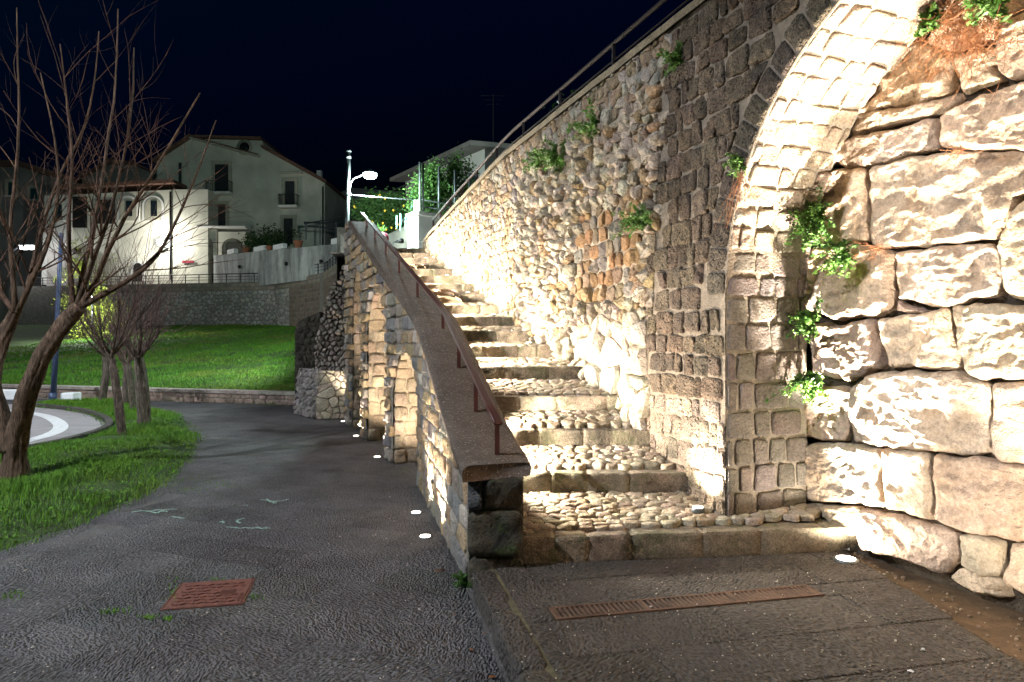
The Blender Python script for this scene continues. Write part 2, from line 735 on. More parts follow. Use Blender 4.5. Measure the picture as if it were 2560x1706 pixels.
def slab_mat(name, c0, c1, scale=(30, 75, 30), rot=0.6, rough=0.55, dist=0.012, strength=0.9):
    """dark basalt slab, point-chiselled"""
    m, nt, bs = new_mat(name)
    q = NT(nt)
    p = q.pos()
    oi = q.n('ShaderNodeObjectInfo')
    vr = q.n('ShaderNodeVectorRotate', rotation_type='Z_AXIS')
    g_ = q.n('ShaderNodeNewGeometry')
    q.l(g_.outputs['Position'], vr.inputs['Vector'])
    q.l(q.math('ADD', q.math('MULTIPLY', oi.outputs['Random'], 2.4), rot), vr.inputs['Angle'])
    mp = q.n('ShaderNodeMapping')
    mp.inputs['Scale'].default_value = scale
    q.l(vr.outputs[0], mp.inputs['Vector'])
    pc = mp.outputs[0]
    v = q.voro(pc, 1.0, 'SMOOTH_F1')
    ch = q.ramp(v, ((0.12, 0.0), (0.62, 1.0)))
    base = q.mix(q.ramp(q.noise(p, 1.7, 6, 0.65), ((0.32, 0.0), (0.68, 1.0))), c0, c1)
    base = q.mix(1.0, base, q.tint(), 'MULTIPLY')
    base = q.mix(0.8, base, q.ramp(q.noise(p, 55, 3, 0.75), ((0.3, 0.55), (0.7, 1.25))), 'MULTIPLY')
    base = q.mix(0.75, base, q.ramp(v, ((0.1, 0.45), (0.5, 1.15))), 'MULTIPLY')
    base = q.mix(q.ramp(q.noise(p, 0.9, 5, 0.7), ((0.52, 0.0), (0.7, 0.35))), base, (0.12, 0.10, 0.075))
    speck = q.math('GREATER_THAN', q.noise(p, 130, 1), 0.76)
    base = q.mix(q.math('MULTIPLY', speck, 0.55), base, (0.3, 0.28, 0.24))
    q.l(base, bs.inputs['Base Color'])
    q.l(q.ramp(q.noise(p, 3.0, 5, 0.7), ((0.3, rough - 0.1), (0.7, rough + 0.15))), bs.inputs['Roughness'])
    bs.inputs['Specular IOR Level'].default_value = 0.3
    worn = q.ramp(q.noise(p, 2.3, 4, 0.65), ((0.36, 0.35), (0.6, 1.15)))
    h = q.math('ADD', q.math('MULTIPLY', ch, worn), q.math('MULTIPLY', q.noise(p, 48, 3, 0.75), 0.9))
    h = q.math('ADD', h, q.math('MULTIPLY', q.noise(p, 5, 2, 0.6), 1.2))
    q.l(q.bump(h, strength, dist), bs.inputs['Normal'])
    return m


M['slab'] = slab_mat('basalt_paving', (0.118, 0.113, 0.114), (0.195, 0.188, 0.188), (40, 84, 40), 0.3, 0.72, 0.055, 1.0)
M['slab2'] = slab_mat('basalt_platform', (0.07, 0.062, 0.055), (0.12, 0.108, 0.095), (40, 76, 40), 0.2, 0.78, 0.04, 1.0)


def simple(name, col, rough=0.6, metal=0.0, nscale=8.0, amt=0.25, bump=0.0, bscale=60, spec=0.4):
    m, nt, bs = new_mat(name)
    q = NT(nt)
    p = q.pos()
    f = q.noise(p, nscale, 6, 0.65)
    c = q.mix(1.0, col, q.ramp(f, ((0.3, 1 - amt), (0.7, 1 + amt))), 'MULTIPLY')
    q.l(c, bs.inputs['Base Color'])
    bs.inputs['Roughness'].default_value = rough
    bs.inputs['Metallic'].default_value = metal
    bs.inputs['Specular IOR Level'].default_value = spec
    if bump:
        q.l(q.bump(q.noise(p, bscale, 5, 0.7), 0.7, bump), bs.inputs['Normal'])
    return m


M['asphalt'] = simple('pale_asphalt', (0.27, 0.25, 0.25), 0.9, nscale=2.5, amt=0.2, bump=0.006, bscale=120)
M['ground'] = slab_mat('path_paving_far', (0.118, 0.113, 0.114), (0.195, 0.188, 0.188), (40, 84, 40), 0.3, 0.72, 0.055, 1.0)
M['soil'] = simple('damp_soil', (0.10, 0.065, 0.035), 0.95, nscale=9, amt=0.5, bump=0.02, bscale=45)
M['moss'] = simple('mossy_joint', (0.10, 0.09, 0.05), 0.95, nscale=14, amt=0.5, bump=0.01, bscale=70)
M['white_paint'] = simple('worn_white_paint', (0.62, 0.62, 0.62), 0.8, nscale=14, amt=0.25, bump=0.002)
M['white_block'] = simple('white_painted_concrete', (0.78, 0.78, 0.78), 0.8, nscale=5, amt=0.1)
M['rust_iron'] = simple('rusty_cast_iron', (0.17, 0.07, 0.05), 0.75, 0.25, nscale=25, amt=0.35, bump=0.002, bscale=150)
M['rust_grate'] = simple('rusty_grating', (0.12, 0.072, 0.048), 0.8, 0.2, nscale=10, amt=0.5, bump=0.002, bscale=150)
M['red_rail'] = simple('red_brown_painted_rail', (0.075, 0.024, 0.018), 0.45, 0.1, nscale=12, amt=0.25)
M['dark_rail'] = simple('dark_painted_rail', (0.022, 0.012, 0.010), 0.7, 0.0, nscale=12, amt=0.25)
M['dark_metal'] = simple('dark_iron', (0.03, 0.032, 0.035), 0.5, 0.5, amt=0.2)
M['blue_pole'] = simple('blue_grey_pole_paint', (0.05, 0.07, 0.13), 0.45, 0.2, amt=0.2)
M['galv'] = simple('galvanised_steel', (0.14, 0.16, 0.16), 0.5, 0.6, amt=0.2)
M['dark_hole'] = simple('dark_void', (0.008, 0.008, 0.008), 0.9)
M['plaster'] = simple('cream_plaster', (0.60, 0.58, 0.48), 0.92, nscale=0.5, amt=0.22, bump=0.004, bscale=30)
M['plaster_white'] = simple('white_plaster', (0.74, 0.72, 0.66), 0.92, nscale=0.9, amt=0.1)
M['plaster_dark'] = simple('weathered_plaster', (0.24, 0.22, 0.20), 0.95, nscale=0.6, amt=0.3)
M['trim'] = simple('stone_trim', (0.42, 0.40, 0.31), 0.9, nscale=3, amt=0.15)
M['roof'] = simple('roof_tile', (0.15, 0.08, 0.055), 0.9, nscale=4, amt=0.4)
M['shutter'] = simple('dark_shutter', (0.025, 0.025, 0.028), 0.6, amt=0.3)
M['pane'] = simple('dark_window_glass', (0.012, 0.014, 0.018), 0.15, amt=0.3, spec=0.6)
M['terracotta'] = simple('terracotta', (0.33, 0.13, 0.07), 0.85, amt=0.2)
M['sign_red'] = simple('red_sign_board', (0.35, 0.02, 0.05), 0.6, amt=0.15)
M['sign_white'] = simple('white_sign_board', (0.75, 0.75, 0.75), 0.6, amt=0.05)
M['teal_paint'] = simple('green_painted_post', (0.18, 0.42, 0.36), 0.5, 0.1, amt=0.15)
M['lamp_house'] = simple('lamp_housing', (0.25, 0.27, 0.28), 0.5, 0.4, amt=0.1)
M['stain_plaster'] = None


def stained_plaster():
    m, nt, bs = new_mat('rain_stained_plaster')
    q = NT(nt)
    s = q.noise(q.pos((0.55, 0.55, 0.16)), 1.3, 6, 0.7, 0.6)
    c = q.mix(q.ramp(s, ((0.36, 0.0), (0.62, 1.0))), (0.16, 0.17, 0.17), (0.50, 0.52, 0.50))
    c = q.mix(0.6, c, q.ramp(q.noise(q.pos(), 2.2, 8, 0.75), ((0.3, 0.6), (0.7, 1.2))), 'MULTIPLY')
    q.l(c, bs.inputs['Base Color'])
    bs.inputs['Roughness'].default_value = 0.95
    return m


M['stain_plaster'] = stained_plaster()


def grass_mat(name, cols, rough=0.7):
    m, nt, bs = new_mat(name)
    q = NT(nt)
    p = q.pos()
    c = q.mix(q.ramp(q.noise(p, 1.1, 5, 0.65), ((0.34, 0.0), (0.66, 1.0))), cols[0], cols[1])
    c = q.mix(q.ramp(q.noise(p, 0.35, 4, 0.6), ((0.5, 0.0), (0.72, 0.75))), c, cols[2])
    c = q.mix(1.0, c, q.tint(), 'MULTIPLY')
    q.l(c, bs.inputs['Base Color'])
    bs.inputs['Roughness'].default_value = rough
    bs.inputs['Specular IOR Level'].default_value = 0.3
    return m


M['grass'] = grass_mat('grass_blades', ((0.065, 0.19, 0.012), (0.11, 0.27, 0.018), (0.15, 0.24, 0.03)))
M['lawn'] = grass_mat('lawn_blades', ((0.04, 0.14, 0.008), (0.075, 0.19, 0.014), (0.15, 0.17, 0.03)))
M['turf'] = simple('turf_soil', (0.035, 0.06, 0.015), 0.95, nscale=3, amt=0.5, bump=0.03, bscale=30)


def leaf_mat(name, c0, c1, trans=0.25):
    m, nt, bs = new_mat(name)
    q = NT(nt)
    c = q.mix(1.0, q.mix(q.ramp(q.noise(q.pos(), 5, 4, 0.6), ((0.35, 0.0), (0.65, 1.0))), c0, c1), q.tint(), 'MULTIPLY')
    q.l(c, bs.inputs['Base Color'])
    bs.inputs['Roughness'].default_value = 0.55
    tr = q.n('ShaderNodeBsdfTranslucent')
    q.l(c, tr.inputs['Color'])
    mx = q.n('ShaderNodeMixShader')
    mx.inputs[0].default_value = trans
    q.l(bs.outputs[0], mx.inputs[1]); q.l(tr.outputs[0], mx.inputs[2])
    out = [n for n in nt.nodes if n.type == 'OUTPUT_MATERIAL'][0]
    q.l(mx.outputs[0], out.inputs['Surface'])
    return m


M['leaf'] = leaf_mat('wall_plant_leaf', (0.05, 0.13, 0.02), (0.10, 0.22, 0.035))
M['leaf_dark'] = leaf_mat('evergreen_leaf', (0.02, 0.055, 0.012), (0.045, 0.10, 0.02))
M['leaf_hedge'] = leaf_mat('hedge_leaf', (0.04, 0.11, 0.02), (0.085, 0.18, 0.035))
M['leaf_yellow'] = leaf_mat('autumn_leaf', (0.24, 0.30, 0.03), (0.34, 0.40, 0.06), 0.4)
M['fruit'] = simple('ripe_citrus', (0.75, 0.48, 0.04), 0.5, amt=0.1)
M['dry_root'] = simple('dry_red_root', (0.28, 0.12, 0.05), 0.9, nscale=15, amt=0.4)
M['leaf_dry'] = simple('fallen_leaf', (0.26, 0.10, 0.03), 0.8, nscale=20, amt=0.4)
M['paper'] = simple('paper_scrap', (0.72, 0.72, 0.70), 0.8, amt=0.1)
M['chalk'] = simple('green_chalk', (0.36, 0.55, 0.45), 0.9, nscale=40, amt=0.35)
M['crumb'] = simple('pale_stone_crumb', (0.5, 0.45, 0.38), 0.9, nscale=30, amt=0.4)


def emit_mat(name, col, strength):
    m = bpy.data.materials.new(name)
    m.use_nodes = True
    nt = m.node_tree
    nt.nodes.clear()
    out = nt.nodes.new('ShaderNodeOutputMaterial')
    e = nt.nodes.new('ShaderNodeEmission')
    e.inputs['Color'].default_value = (*col, 1)
    e.inputs['Strength'].default_value = strength
    nt.links.new(e.outputs[0], out.inputs['Surface'])
    return m


M['lens_warm'] = emit_mat('lit_warm_lens', (1, 0.93, 0.8), 12)
M['lens_cool'] = emit_mat('lit_cool_lens', (0.85, 1.0, 1.0), 60)
M['lens_white'] = emit_mat('lit_white_lens', (0.97, 0.98, 1.0), 35)

# ------------------------------------------------------------------ lamp powers (watts)
LAMP_W = 1600.0
LAMP_SPOT = 8000.0
LANTERN_W = 1300.0
ROAD_W1 = 7600.0
ROAD_W2 = 3400.0
PATH_UP = 210.0
STAIR_UP = 340.0
PLAT_UP = 3500.0
STEP_W = 290.0


# ------------------------------------------------------------------ layout of the stair and its walls
OD = np.array((4.40, 7.60, 9.35, 11.4, 13.3))
OXv = np.array((-0.262, -1.04, -1.71, -2.48, -3.215))
CD = np.array((4.36, 4.9, 5.3, 5.85, 6.5, 7.5, 8.5, 9.2, 10.3, 11.5, 12.6, 13.4))
CZv = np.array((0.79, 0.90, 1.05, 1.27, 1.52, 1.87, 2.21, 2.47, 2.88, 3.35, 3.79, 4.05))
OX = lambda d: np.interp(d, OD, OXv)
CZ = lambda d: np.interp(d, CD, CZv)
SD = np.array((4.55, 5.30, 5.83, 6.30, 6.98, 7.70, 8.35, 8.98, 9.56, 10.15, 10.75, 11.35, 11.9, 12.4, 12.95, 13.5, 14.0))
SZ = np.array((0.29, 0.565, 0.83, 1.08, 1.33, 1.535, 1.715, 1.915, 2.095, 2.295, 2.49, 2.68, 2.85, 3.01, 3.17, 3.34, 3.50))
RH = np.array([0.16, 0.14] + [0.12] * 15)
NS = len(SD)
LX = lambda d: OX(d) + 0.35
WA = 3.286
RX = lambda d: WA - 0.36 * d
PZ = 0.13                                  # level of the platform in front


def stair_z(d):
    """surface height of the flight"""
    d = np.asarray(d, float)
    z = np.full(d.shape, PZ)
    for k in range(NS):
        d1 = SD[k + 1] if k + 1 < NS else SD[k] + 3
        z1 = SZ[k + 1] - RH[k + 1] if k + 1 < NS else SZ[k]
        m = d >= SD[k]
        z = np.where(m, SZ[k] + (z1 - SZ[k]) * np.clip((d - SD[k]) / (d1 - SD[k]), 0, 1), z)
    return z


WDIR = np.array((-0.3387, 0.9409, 0.0))    # along the right-hand walls, away from the camera
WNRM = np.array((-0.9409, -0.3387, 0.0))   # towards the stair
WC = np.array((WA - 0.36 * 4.88, 4.88, 0.0))


def wall_fn(V):
    V = np.asarray(V, float)
    return WC + V[:, :1] * WDIR + V[:, 2:3] * WNRM + np.column_stack((np.zeros((len(V), 2)), V[:, 1]))


def px_wall(x, y, a=WA):
    d = a / ((x - 1280) / FPX + 0.36)
    return ((d - 4.88) / 0.9409, H - (y - 853) * d / FPX)


def wall_top(w):
    return np.interp(w, (-5, 5.0, 6.4, 8.2, 9.9), (4.17, 4.13, 4.0, 3.84, 3.66))


def profile_map(tab, wall_point, inward):
    """tab: list of (a,z); returns fn(V(q,s,h)) and total length"""
    tab = np.array(tab, float)
    T = np.gradient(tab, axis=0)
    T /= np.linalg.norm(T, axis=1)[:, None]
    s = np.concatenate(([0], np.cumsum(np.linalg.norm(np.diff(tab, axis=0), axis=1))))

    def fn(V, flip=1):
        V = np.asarray(V, float)
        a = np.interp(V[:, 1], s, tab[:, 0]); z = np.interp(V[:, 1], s, tab[:, 1])
        tx = np.interp(V[:, 1], s, T[:, 0]); tz = np.interp(V[:, 1], s, T[:, 1])
        h = V[:, 2]
        return wall_point(a - tz * h * fn.flip, z + tx * h * fn.flip) + V[:, :1] * inward
    fn.flip = 1
    return fn, s[-1]


class Opening:
    def __init__(self, a0, a1, zs, za):
        self.a0, self.a1, self.zs, self.za = a0, a1, zs, za
        self.m = (a0 + a1) / 2; self.hw = (a1 - a0) / 2; self.hz = za - zs

    def inside(self, a, z):
        if not self.a0 < a < self.a1:
            return False
        return z < self.zs + self.hz * math.sqrt(max(0, 1 - ((a - self.m) / self.hw) ** 2))

    def trim(self, poly):
        """take the opening out of a stone; [] if it falls inside"""
        c = centroid(poly)
        if self.inside(*c):
            return []
        if c[1] < self.zs:
            if c[0] <= self.m:
                return clip(poly, (1, 0), self.a0)
            return clip(poly, (-1, 0), -self.a1)
        u = np.array(((c[0] - self.m) / self.hw, (c[1] - self.zs) / self.hz))
        r = np.linalg.norm(u)
        if r > 2.4:
            return poly
        u /= r
        bp = (self.m + u[0] * self.hw, self.zs + u[1] * self.hz)
        n = np.array((u[0] / self.hw, u[1] / self.hz)); n /= np.linalg.norm(n)
        return clip(poly, (-n[0], -n[1]), -(n[0] * bp[0] + n[1] * bp[1]))

    def bottom(self, a):
        a = np.asarray(a, float)
        t = np.clip(1 - ((a - self.m) / self.hw) ** 2, 0, 1)
        return np.where((a > self.a0) & (a < self.a1), self.zs + self.hz * np.sqrt(t), -9)

    def table(self, zb, n=40, from_far=False):
        t = np.linspace(0, pi, n)
        arc = [(self.m + self.hw * math.cos(x), self.zs + self.hz * math.sin(x)) for x in t]
        tab = [(self.a1, z) for z in np.linspace(zb, self.zs, 8)[:-1]] + arc + [(self.a0, z) for z in np.linspace(self.zs, zb, 8)[1:]]
        return tab


def lay(polys, fn, parent, mat, name, gap=0.012, col=(0.3, 0.27, 0.23), colv=0.2, limit=300, weight=None, pick=None, hue=0.05, fill_name=None, smooth=True, **kw):
    """lays stones; the biggest as parts of their own, the rest as one part"""
    items = []
    for i, poly in enumerate(polys):
        if len(poly) < 3 or abs(area(poly)) < 1e-5:
            continue
        q = inset(poly, gap)
        if len(q) < 3 or area(q) < 0.0004 * (kw.get('amin', 1.0)):
            continue
        c = centroid(q)
        items.append((area(q) * (weight(c) if weight else 1.0), i, q, c))
    items.sort(key=lambda t: -t[0])
    rest = MB()
    out = []
    kk = {k: v for k, v in kw.items() if k != 'amin'}
    for r, (wgt, i, q, c) in enumerate(items):
        k2 = dict(kk)
        k2['seed'] = i + kk.get('seed', 0)
        if pick:
            cc, ex = pick(c, i)
            k2.update(ex)
        else:
            cc = col
        t = vary(cc, colv, hue=hue)
        V, Fs = stone(q, **k2)
        V = fn(V)
        if r < limit:
            out.append(part(name, V, Fs, mat, parent, t, smooth))
        else:
            rest.add(V, Fs, t)
    if rest.n:
        rest.build(fill_name or (name + '_fill'), mat, parent, smooth=smooth, kind='stuff')
    return out


def up_fn(z):
    return lambda V: np.asarray(V, float) * np.array((1, 1, 1)) + np.array((0, 0, z))


# ================================================================== STAIRCASE
stairs = thing('stone_staircase', (0.8, 4.6, PZ), 'long flight of cobbled stone steps climbing between the parapet and high wall', 'staircase')
cob_items = []
for k in range(NS):
    d0 = SD[k]; d1 = SD[k + 1] if k + 1 < NS else SD[k] + 1.4
    zt0 = SZ[k]; zt1 = SZ[k + 1] - RH[k + 1] if k + 1 < NS else SZ[k] + 0.02
    step = bpy.data.objects.new('step', None)
    COL.objects.link(step); step.parent = stairs
    st_loc = np.array(((LX(d0) + RX(d0)) / 2, d0, zt0))
    step.location = tuple(st_loc - wloc(stairs))
    # front edge
    if k == 0:
        xa, xb = 0.06, 2.46
        fd = lambda x: 4.5 + 0.122 * (x - 0.07)
    else:
        xa, xb = LX(d0) - 0.02, RX(d0) + 0.03
        fd = lambda x, d0=d0: d0 + 0 * x
    # bed
    na = 6
    A = np.linspace(xa if k == 0 else min(xa, LX(d1)), xb, na + 1)
    V = []
    nb = 5
    for b in np.linspace(0, 1, nb + 1):
        for t in np.linspace(0, 1, na + 1):
            xl = xa + (LX(d1) - 0.02 - xa) * b
            xr = xb + ((RX(d1) + 0.05 if k else 2.46) - xb) * b
            x = xl + (xr - xl) * t
            y = fd(x) + 0.12 + (d1 - fd(x)) * b
            V.append((x, y, zt0 + (zt1 - zt0) * b - 0.004))
    i = np.arange(nb)[:, None] * (na + 1) + np.arange(na)[None, :]
    part('bed', V, np.stack((i, i + 1, i + na + 2, i + na + 1), -1).reshape(-1, 4), M['mortar'], step, (0.14, 0.11, 0.08))
    # joint mortar of the riser
    zj = zt0 - RH[k] - 0.02
    part('riser_joint', [(xa, fd(xa) + 0.0125, zj), (xb, fd(xb) + 0.0125, zj), (xb, fd(xb) + 0.0125, zt0), (xa, fd(xa) + 0.0125, zt0), (xa, fd(xa) + 0.16, zt0), (xb, fd(xb) + 0.16, zt0)],
         [(0, 1, 2, 3), (3, 2, 5, 4)], M['riser'], step, (0.30, 0.25, 0.18), smooth=False)
    # riser stones
    x = xa
    zb = zt0 - RH[k] - 0.02
    j = 0
    while x < xb - 0.04:
        w = RS.uniform(0.2, 0.52)
        if xb - x - w < 0.14:
            w = xb - x
        x1 = x + w
        mid = fd((x + x1) / 2)
        slope = 0.122 if k == 0 else 0.0
        poly = [(x + 0.002, zb), (x1 - 0.002, zb), (x1 - 0.002, zt0 + RS.uniform(0.004, 0.012)), (x + 0.002, zt0 + RS.uniform(0.004, 0.012))]
        far = k > 5
        V, Fs = stone(poly, thick=0.15, bulge=0.013, rough=0.006 if not far else 0.005, n=20 if far else 40, prof='flat', freq=16, seed=k * 50 + j, cut=0.05, edge=0.012)
        V = np.column_stack((V[:, 0], mid + slope * (V[:, 0] - (x + x1) / 2) - V[:, 2] + 0.02, V[:, 1]))
        base = (0.27, 0.225, 0.165) if k < 9 else (0.25, 0.205, 0.15)
        part('riser_stone', V, Fs, M['riser'], step, vary(base, 0.16))
        x = x1
        j += 1
    # cobbles
    xr1 = 2.46 if k == 0 else RX(d0) + 0.02
    xl1 = min(xa, LX(d1))
    bound = [(xl1, d0 - 0.2), (xr1, d0 - 0.2), (xr1, d1 + 0.05), (xl1, d1 + 0.05)]
    sx, sy = (0.112, 0.06) if k < 4 else (0.125, 0.075)
    pts = jitter_grid(xl1, xr1, d0 - 0.1, d1 + 0.05, sx, sy, 0.36)
    for ci, cell in enumerate(voronoi(pts, bound, 12, (1.0, 1.6))):
        if len(cell) < 3:
            continue
        c = centroid(cell)
        if c[1] < fd(c[0]) + 0.14 or c[1] > d1 + 0.02:
            continue
        if c[0] < LX(c[1]) - 0.03:
            continue
        if c[0] > RX(c[1]) + 0.04:
            if k > 0:
                continue
            w_ = ((c[0] - WC[0]) * WDIR[0] + (c[1] - WC[1]) * WDIR[1])
            if w_ > -0.0:
                continue
        q = inset(cell, 0.0015)
        if len(q) < 3 or area(q) < 0.0008:
            continue
        cob_items.append((area(q) / c[1] ** 3, k, ci, q, c, d0, d1, zt0, zt1, step))
cob_items.sort(key=lambda t: -t[0])
rest = MB()
for r, (wgt, k, ci, q, c, d0, d1, zt0, zt1, step) in enumerate(cob_items):
    big = r < 290
    V, Fs = stone(q, thick=0.03, bulge=0.011 + RS.uniform(-0.004, 0.004), rough=0.008, n=12 if big else 8, prof='round' if big else 'low', freq=24, seed=k * 400 + ci, edge=0.10, cut=0.13)
    dd = V[:, 1]
    z = zt0 + (zt1 - zt0) * np.clip((dd - d0) / (d1 - d0), 0, 1) + V[:, 2] - 0.008
    V = np.column_stack((V[:, 0], dd, z))
    t = vary((0.45, 0.38, 0.285), 0.24, hue=0.05)
    if big:
        part('cobble', V, Fs, M['cobble'], step, t)
    else:
        rest.add(V, Fs, t)
rest.build('cobbles', M['cobble'], stairs, smooth=True, kind='stuff')

# ================================================================== MEGALITHIC WALL (right)
MA = 4.05
MC = np.array((MA - 0.36 * 4.88, 4.88, 0.0))
BLOCKS = [
    [(2310, 89), (2332, 27), (2368, -60), (2620, -60), (2620, 8), (2488, 42), (2472, 100), (2377, 128), (2312, 110)],
    [(2100, 300), (2120, 250), (2170, 170), (2250, 90), (2374, 134), (2374, 228), (2310, 257), (2234, 264)],
    [(2378, 134), (2474, 108), (2474, 176), (2492, 194), (2430, 220), (2388, 232)],
    [(2477, 104), (2490, 46), (2620, 6), (2620, 170), (2512, 193), (2477, 174)],
    [(2060, 330), (2100, 290), (2176, 276), (2296, 256), (2377, 234), (2388, 252), (2332, 285), (2234, 307), (2124, 340), (2060, 350)],
    [(2050, 372), (2060, 356), (2136, 342), (2331, 290), (2333, 370), (2154, 414), (2110, 420), (2050, 410)],
    [(2338, 287), (2396, 251), (2620, 176), (2620, 371), (2338, 373)],
    [(2160, 417), (2296, 389), (2417, 375), (2620, 376), (2620, 468), (2536, 490), (2520, 549), (2488, 592), (2360, 612), (2234, 619), (2173, 619), (2159, 549)],
    [(1990, 400), (2050, 414), (2110, 423), (2152, 418), (2157, 553), (2164, 604), (2060, 608), (1980, 600), (1980, 480)],
    [(2538, 496), (2620, 470), (2620, 772), (2505, 746), (2488, 670), (2490, 600)],
    [(1975, 660), (2020, 620), (2120, 612), (2220, 626), (2224, 768), (2182, 792), (2080, 800), (1975, 760)],
    [(2227, 632), (2258, 622), (2457, 607), (2484, 632), (2490, 738), (2400, 756), (2314, 767), (2230, 745)],
    [(2228, 754), (2312, 770), (2300, 776), (2228, 780)],
    [(2010, 806), (2074, 811), (2181, 797), (2196, 921), (2115, 951), (2020, 935)],
    [(2186, 794), (2320, 776), (2354, 770), (2384, 916), (2380, 926), (2207, 915), (2193, 840)],
    [(2360, 767), (2493, 754), (2620, 768), (2620, 950), (2444, 952), (2398, 916)],
    [(2114, 968), (2187, 929), (2375, 929), (2461, 958), (2461, 1137), (2390, 1136), (2314, 1130), (2122, 1108), (2111, 1059)],
    [(1985, 960), (2108, 970), (2109, 1100), (2049, 1102), (1985, 1085)],
    [(2464, 958), (2620, 954), (2620, 1166), (2490, 1162), (2466, 1136)],
    [(1950, 1112), (2080, 1107), (2191, 1119), (2201, 1268), (2136, 1262), (1960, 1250)],
    [(2194, 1121), (2321, 1134), (2323, 1308), (2206, 1272)],
    [(2325, 1134), (2450, 1150), (2620, 1172), (2620, 1370), (2500, 1352), (2396, 1330), (2331, 1304)],
    [(1950, 1256), (2049, 1260), (2135, 1269), (2130, 1342), (2070, 1345), (1950, 1330)],
    [(2137, 1270), (2207, 1284), (2385, 1332), (2392, 1404), (2352, 1438), (2220, 1391), (2140, 1378)],
    [(2389, 1332), (2491, 1357), (2498, 1443), (2439, 1443), (2394, 1410)],
    [(2502, 1357), (2620, 1374), (2620, 1560), (2506, 1458)],
    [(2359, 1438), (2399, 1421), (2491, 1450), (2512, 1500), (2439, 1496), (2380, 1462)],
]


def mega_fn(V):
    V = np.asarray(V, float)
    return MC + V[:, :1] * WDIR + (V[:, 2:3] - 0.065) * WNRM + np.column_stack((np.zeros((len(V), 2)), V[:, 1]))


mega = thing('megalithic_wall', (2.9, 3.6, 0.0), 'wall of huge rounded pale limestone blocks on the right side', 'wall')
for i, b in enumerate(BLOCKS):
    poly = [px_wall(x, y, MA) for x, y in b]
    if area(poly) < 0:
        poly = poly[::-1]
    ar = area(poly)
    c0 = (0.58, 0.465, 0.345)
    V, Fs = rich_stone(poly, mega_fn, 0.45, 0.06 if ar > 0.05 else 0.045, 0.04 if ar > 0.15 else 0.03, i * 7 + 3, n=110 if ar > 0.15 else 56, rings=36 if ar > 0.15 else 16, freq=3.8, round_=0.032)
    part('limestone_block', V, Fs, M['limestone'], mega, vary(c0, 0.16, hue=0.05))
# the same wall goes on past the frame
w0 = px_wall(2625, 853, MA)[0]
z = 0.0
row = 0
for h in (0.42, 0.5, 0.62, 0.55, 0.7, 0.6, 0.45):
    w = w0
    while w > -4.2:
        L = RS.uniform(0.6, 1.1)
        poly = [(w - L + 0.008, z + 0.006), (w - 0.008, z + 0.006 + RS.uniform(-.02, .02)), (w - 0.008, z + h - 0.006), (w - L + 0.008, z + h - 0.006 + RS.uniform(-.02, .02))]
        V, Fs = rich_stone(poly, mega_fn, 0.45, 0.13, 0.045, 300 + row, n=32, rings=8, freq=3.2, round_=0.11)
        part('limestone_block', V, Fs, M['limestone'], mega, vary((0.58, 0.465, 0.345), 0.1))
        w -= L
        row += 1
    z += h
V, Fs = sheet(lambda v: mega_fn(v + np.array((0, 0, -0.03))), -4.6, 1.0, -0.1, 4.1, 40, 30)
part('wall_core', V, Fs, M['mortar'], mega, (0.06, 0.045, 0.03))

# ================================================================== ARCHED TUFF WALL
ARC = Opening(-3.60, 0.0, 1.93, 3.72)
arch_w = thing('arched_tuff_wall', tuple(WC + WDIR * 0.5 + np.array((0, 0, 0.1))), 'dark tuff block wall with a tall arch springing beside the limestone blocks', 'wall')
W1 = 1.05                                   # far end of the tuff facing
TH = 0.72


def edge_w(z):                              # toothed joint between tuff and rubble
    return float(np.interp(z, (0, 1.5, 2.2, 3.2, 4.2), (1.06, 1.02, 0.95, 0.78, 0.70)) + 0.05 * math.sin(z * 9.0) + 0.03 * math.sin(z * 23))


# core: pier + spandrel + second pier
cols = np.unique(np.concatenate((np.linspace(-4.6, -3.6, 4), np.linspace(-3.6, 0, 60), np.linspace(0, W1 + 0.12, 10))))
mb = MB()
for a, b in zip(cols[:-1], cols[1:]):
    m_ = (a + b) / 2
    zb0, zb1 = (float(np.where(ARC.bottom(m_) > -5, ARC.zs + ARC.hz * math.sqrt(max(0, 1 - ((t - ARC.m) / ARC.hw) ** 2)), -0.1)) for t in (a, b))
    zt0, zt1 = wall_top(a) - 0.02, wall_top(b) - 0.02
    hf, hb = 0.006, -TH
    V = wall_fn(np.array([(a, zb0, hf), (b, zb1, hf), (b, zt1, hf), (a, zt0, hf), (a, zb0, hb), (b, zb1, hb), (b, zt1, hb), (a, zt0, hb)]))
    mb.add(V, [(0, 1, 2, 3), (3, 2, 6, 7), (0, 4, 5, 1), (5, 4, 7, 6)], (0.25, 0.205, 0.155))
V = wall_fn(np.array([(0, -0.1, -0.012), (0, ARC.zs, -0.012), (0, ARC.zs, -TH), (0, -0.1, -TH), (-3.6, -0.1, -0.012), (-3.6, ARC.zs, -0.012), (-3.6, ARC.zs, -TH), (-3.6, -0.1, -TH)]))
mb.add(V + WDIR * 0.0, [(0, 1, 2, 3), (7, 6, 5, 4)], (0.25, 0.205, 0.155))
mb.build('mortar_core', M['mortar'], arch_w)
# face stones
RING = 0.21
ring = Opening(ARC.a0 - RING, ARC.a1 + RING, ARC.zs, ARC.za + RING)
polys = []
for poly in courses(-3.9, 1.2, 0.12, 4.1, 0.172, 0.18, jit=0.10, wv=0.5):
    c = centroid(poly)
    if c[0] > edge_w(c[1]):
        continue
    if c[1] > ARC.zs:
        poly = ring.trim(poly)
    elif c[0] < 0.12:
        poly = ARC.trim(poly)
    if len(poly) >= 3:
        polys.append(poly)


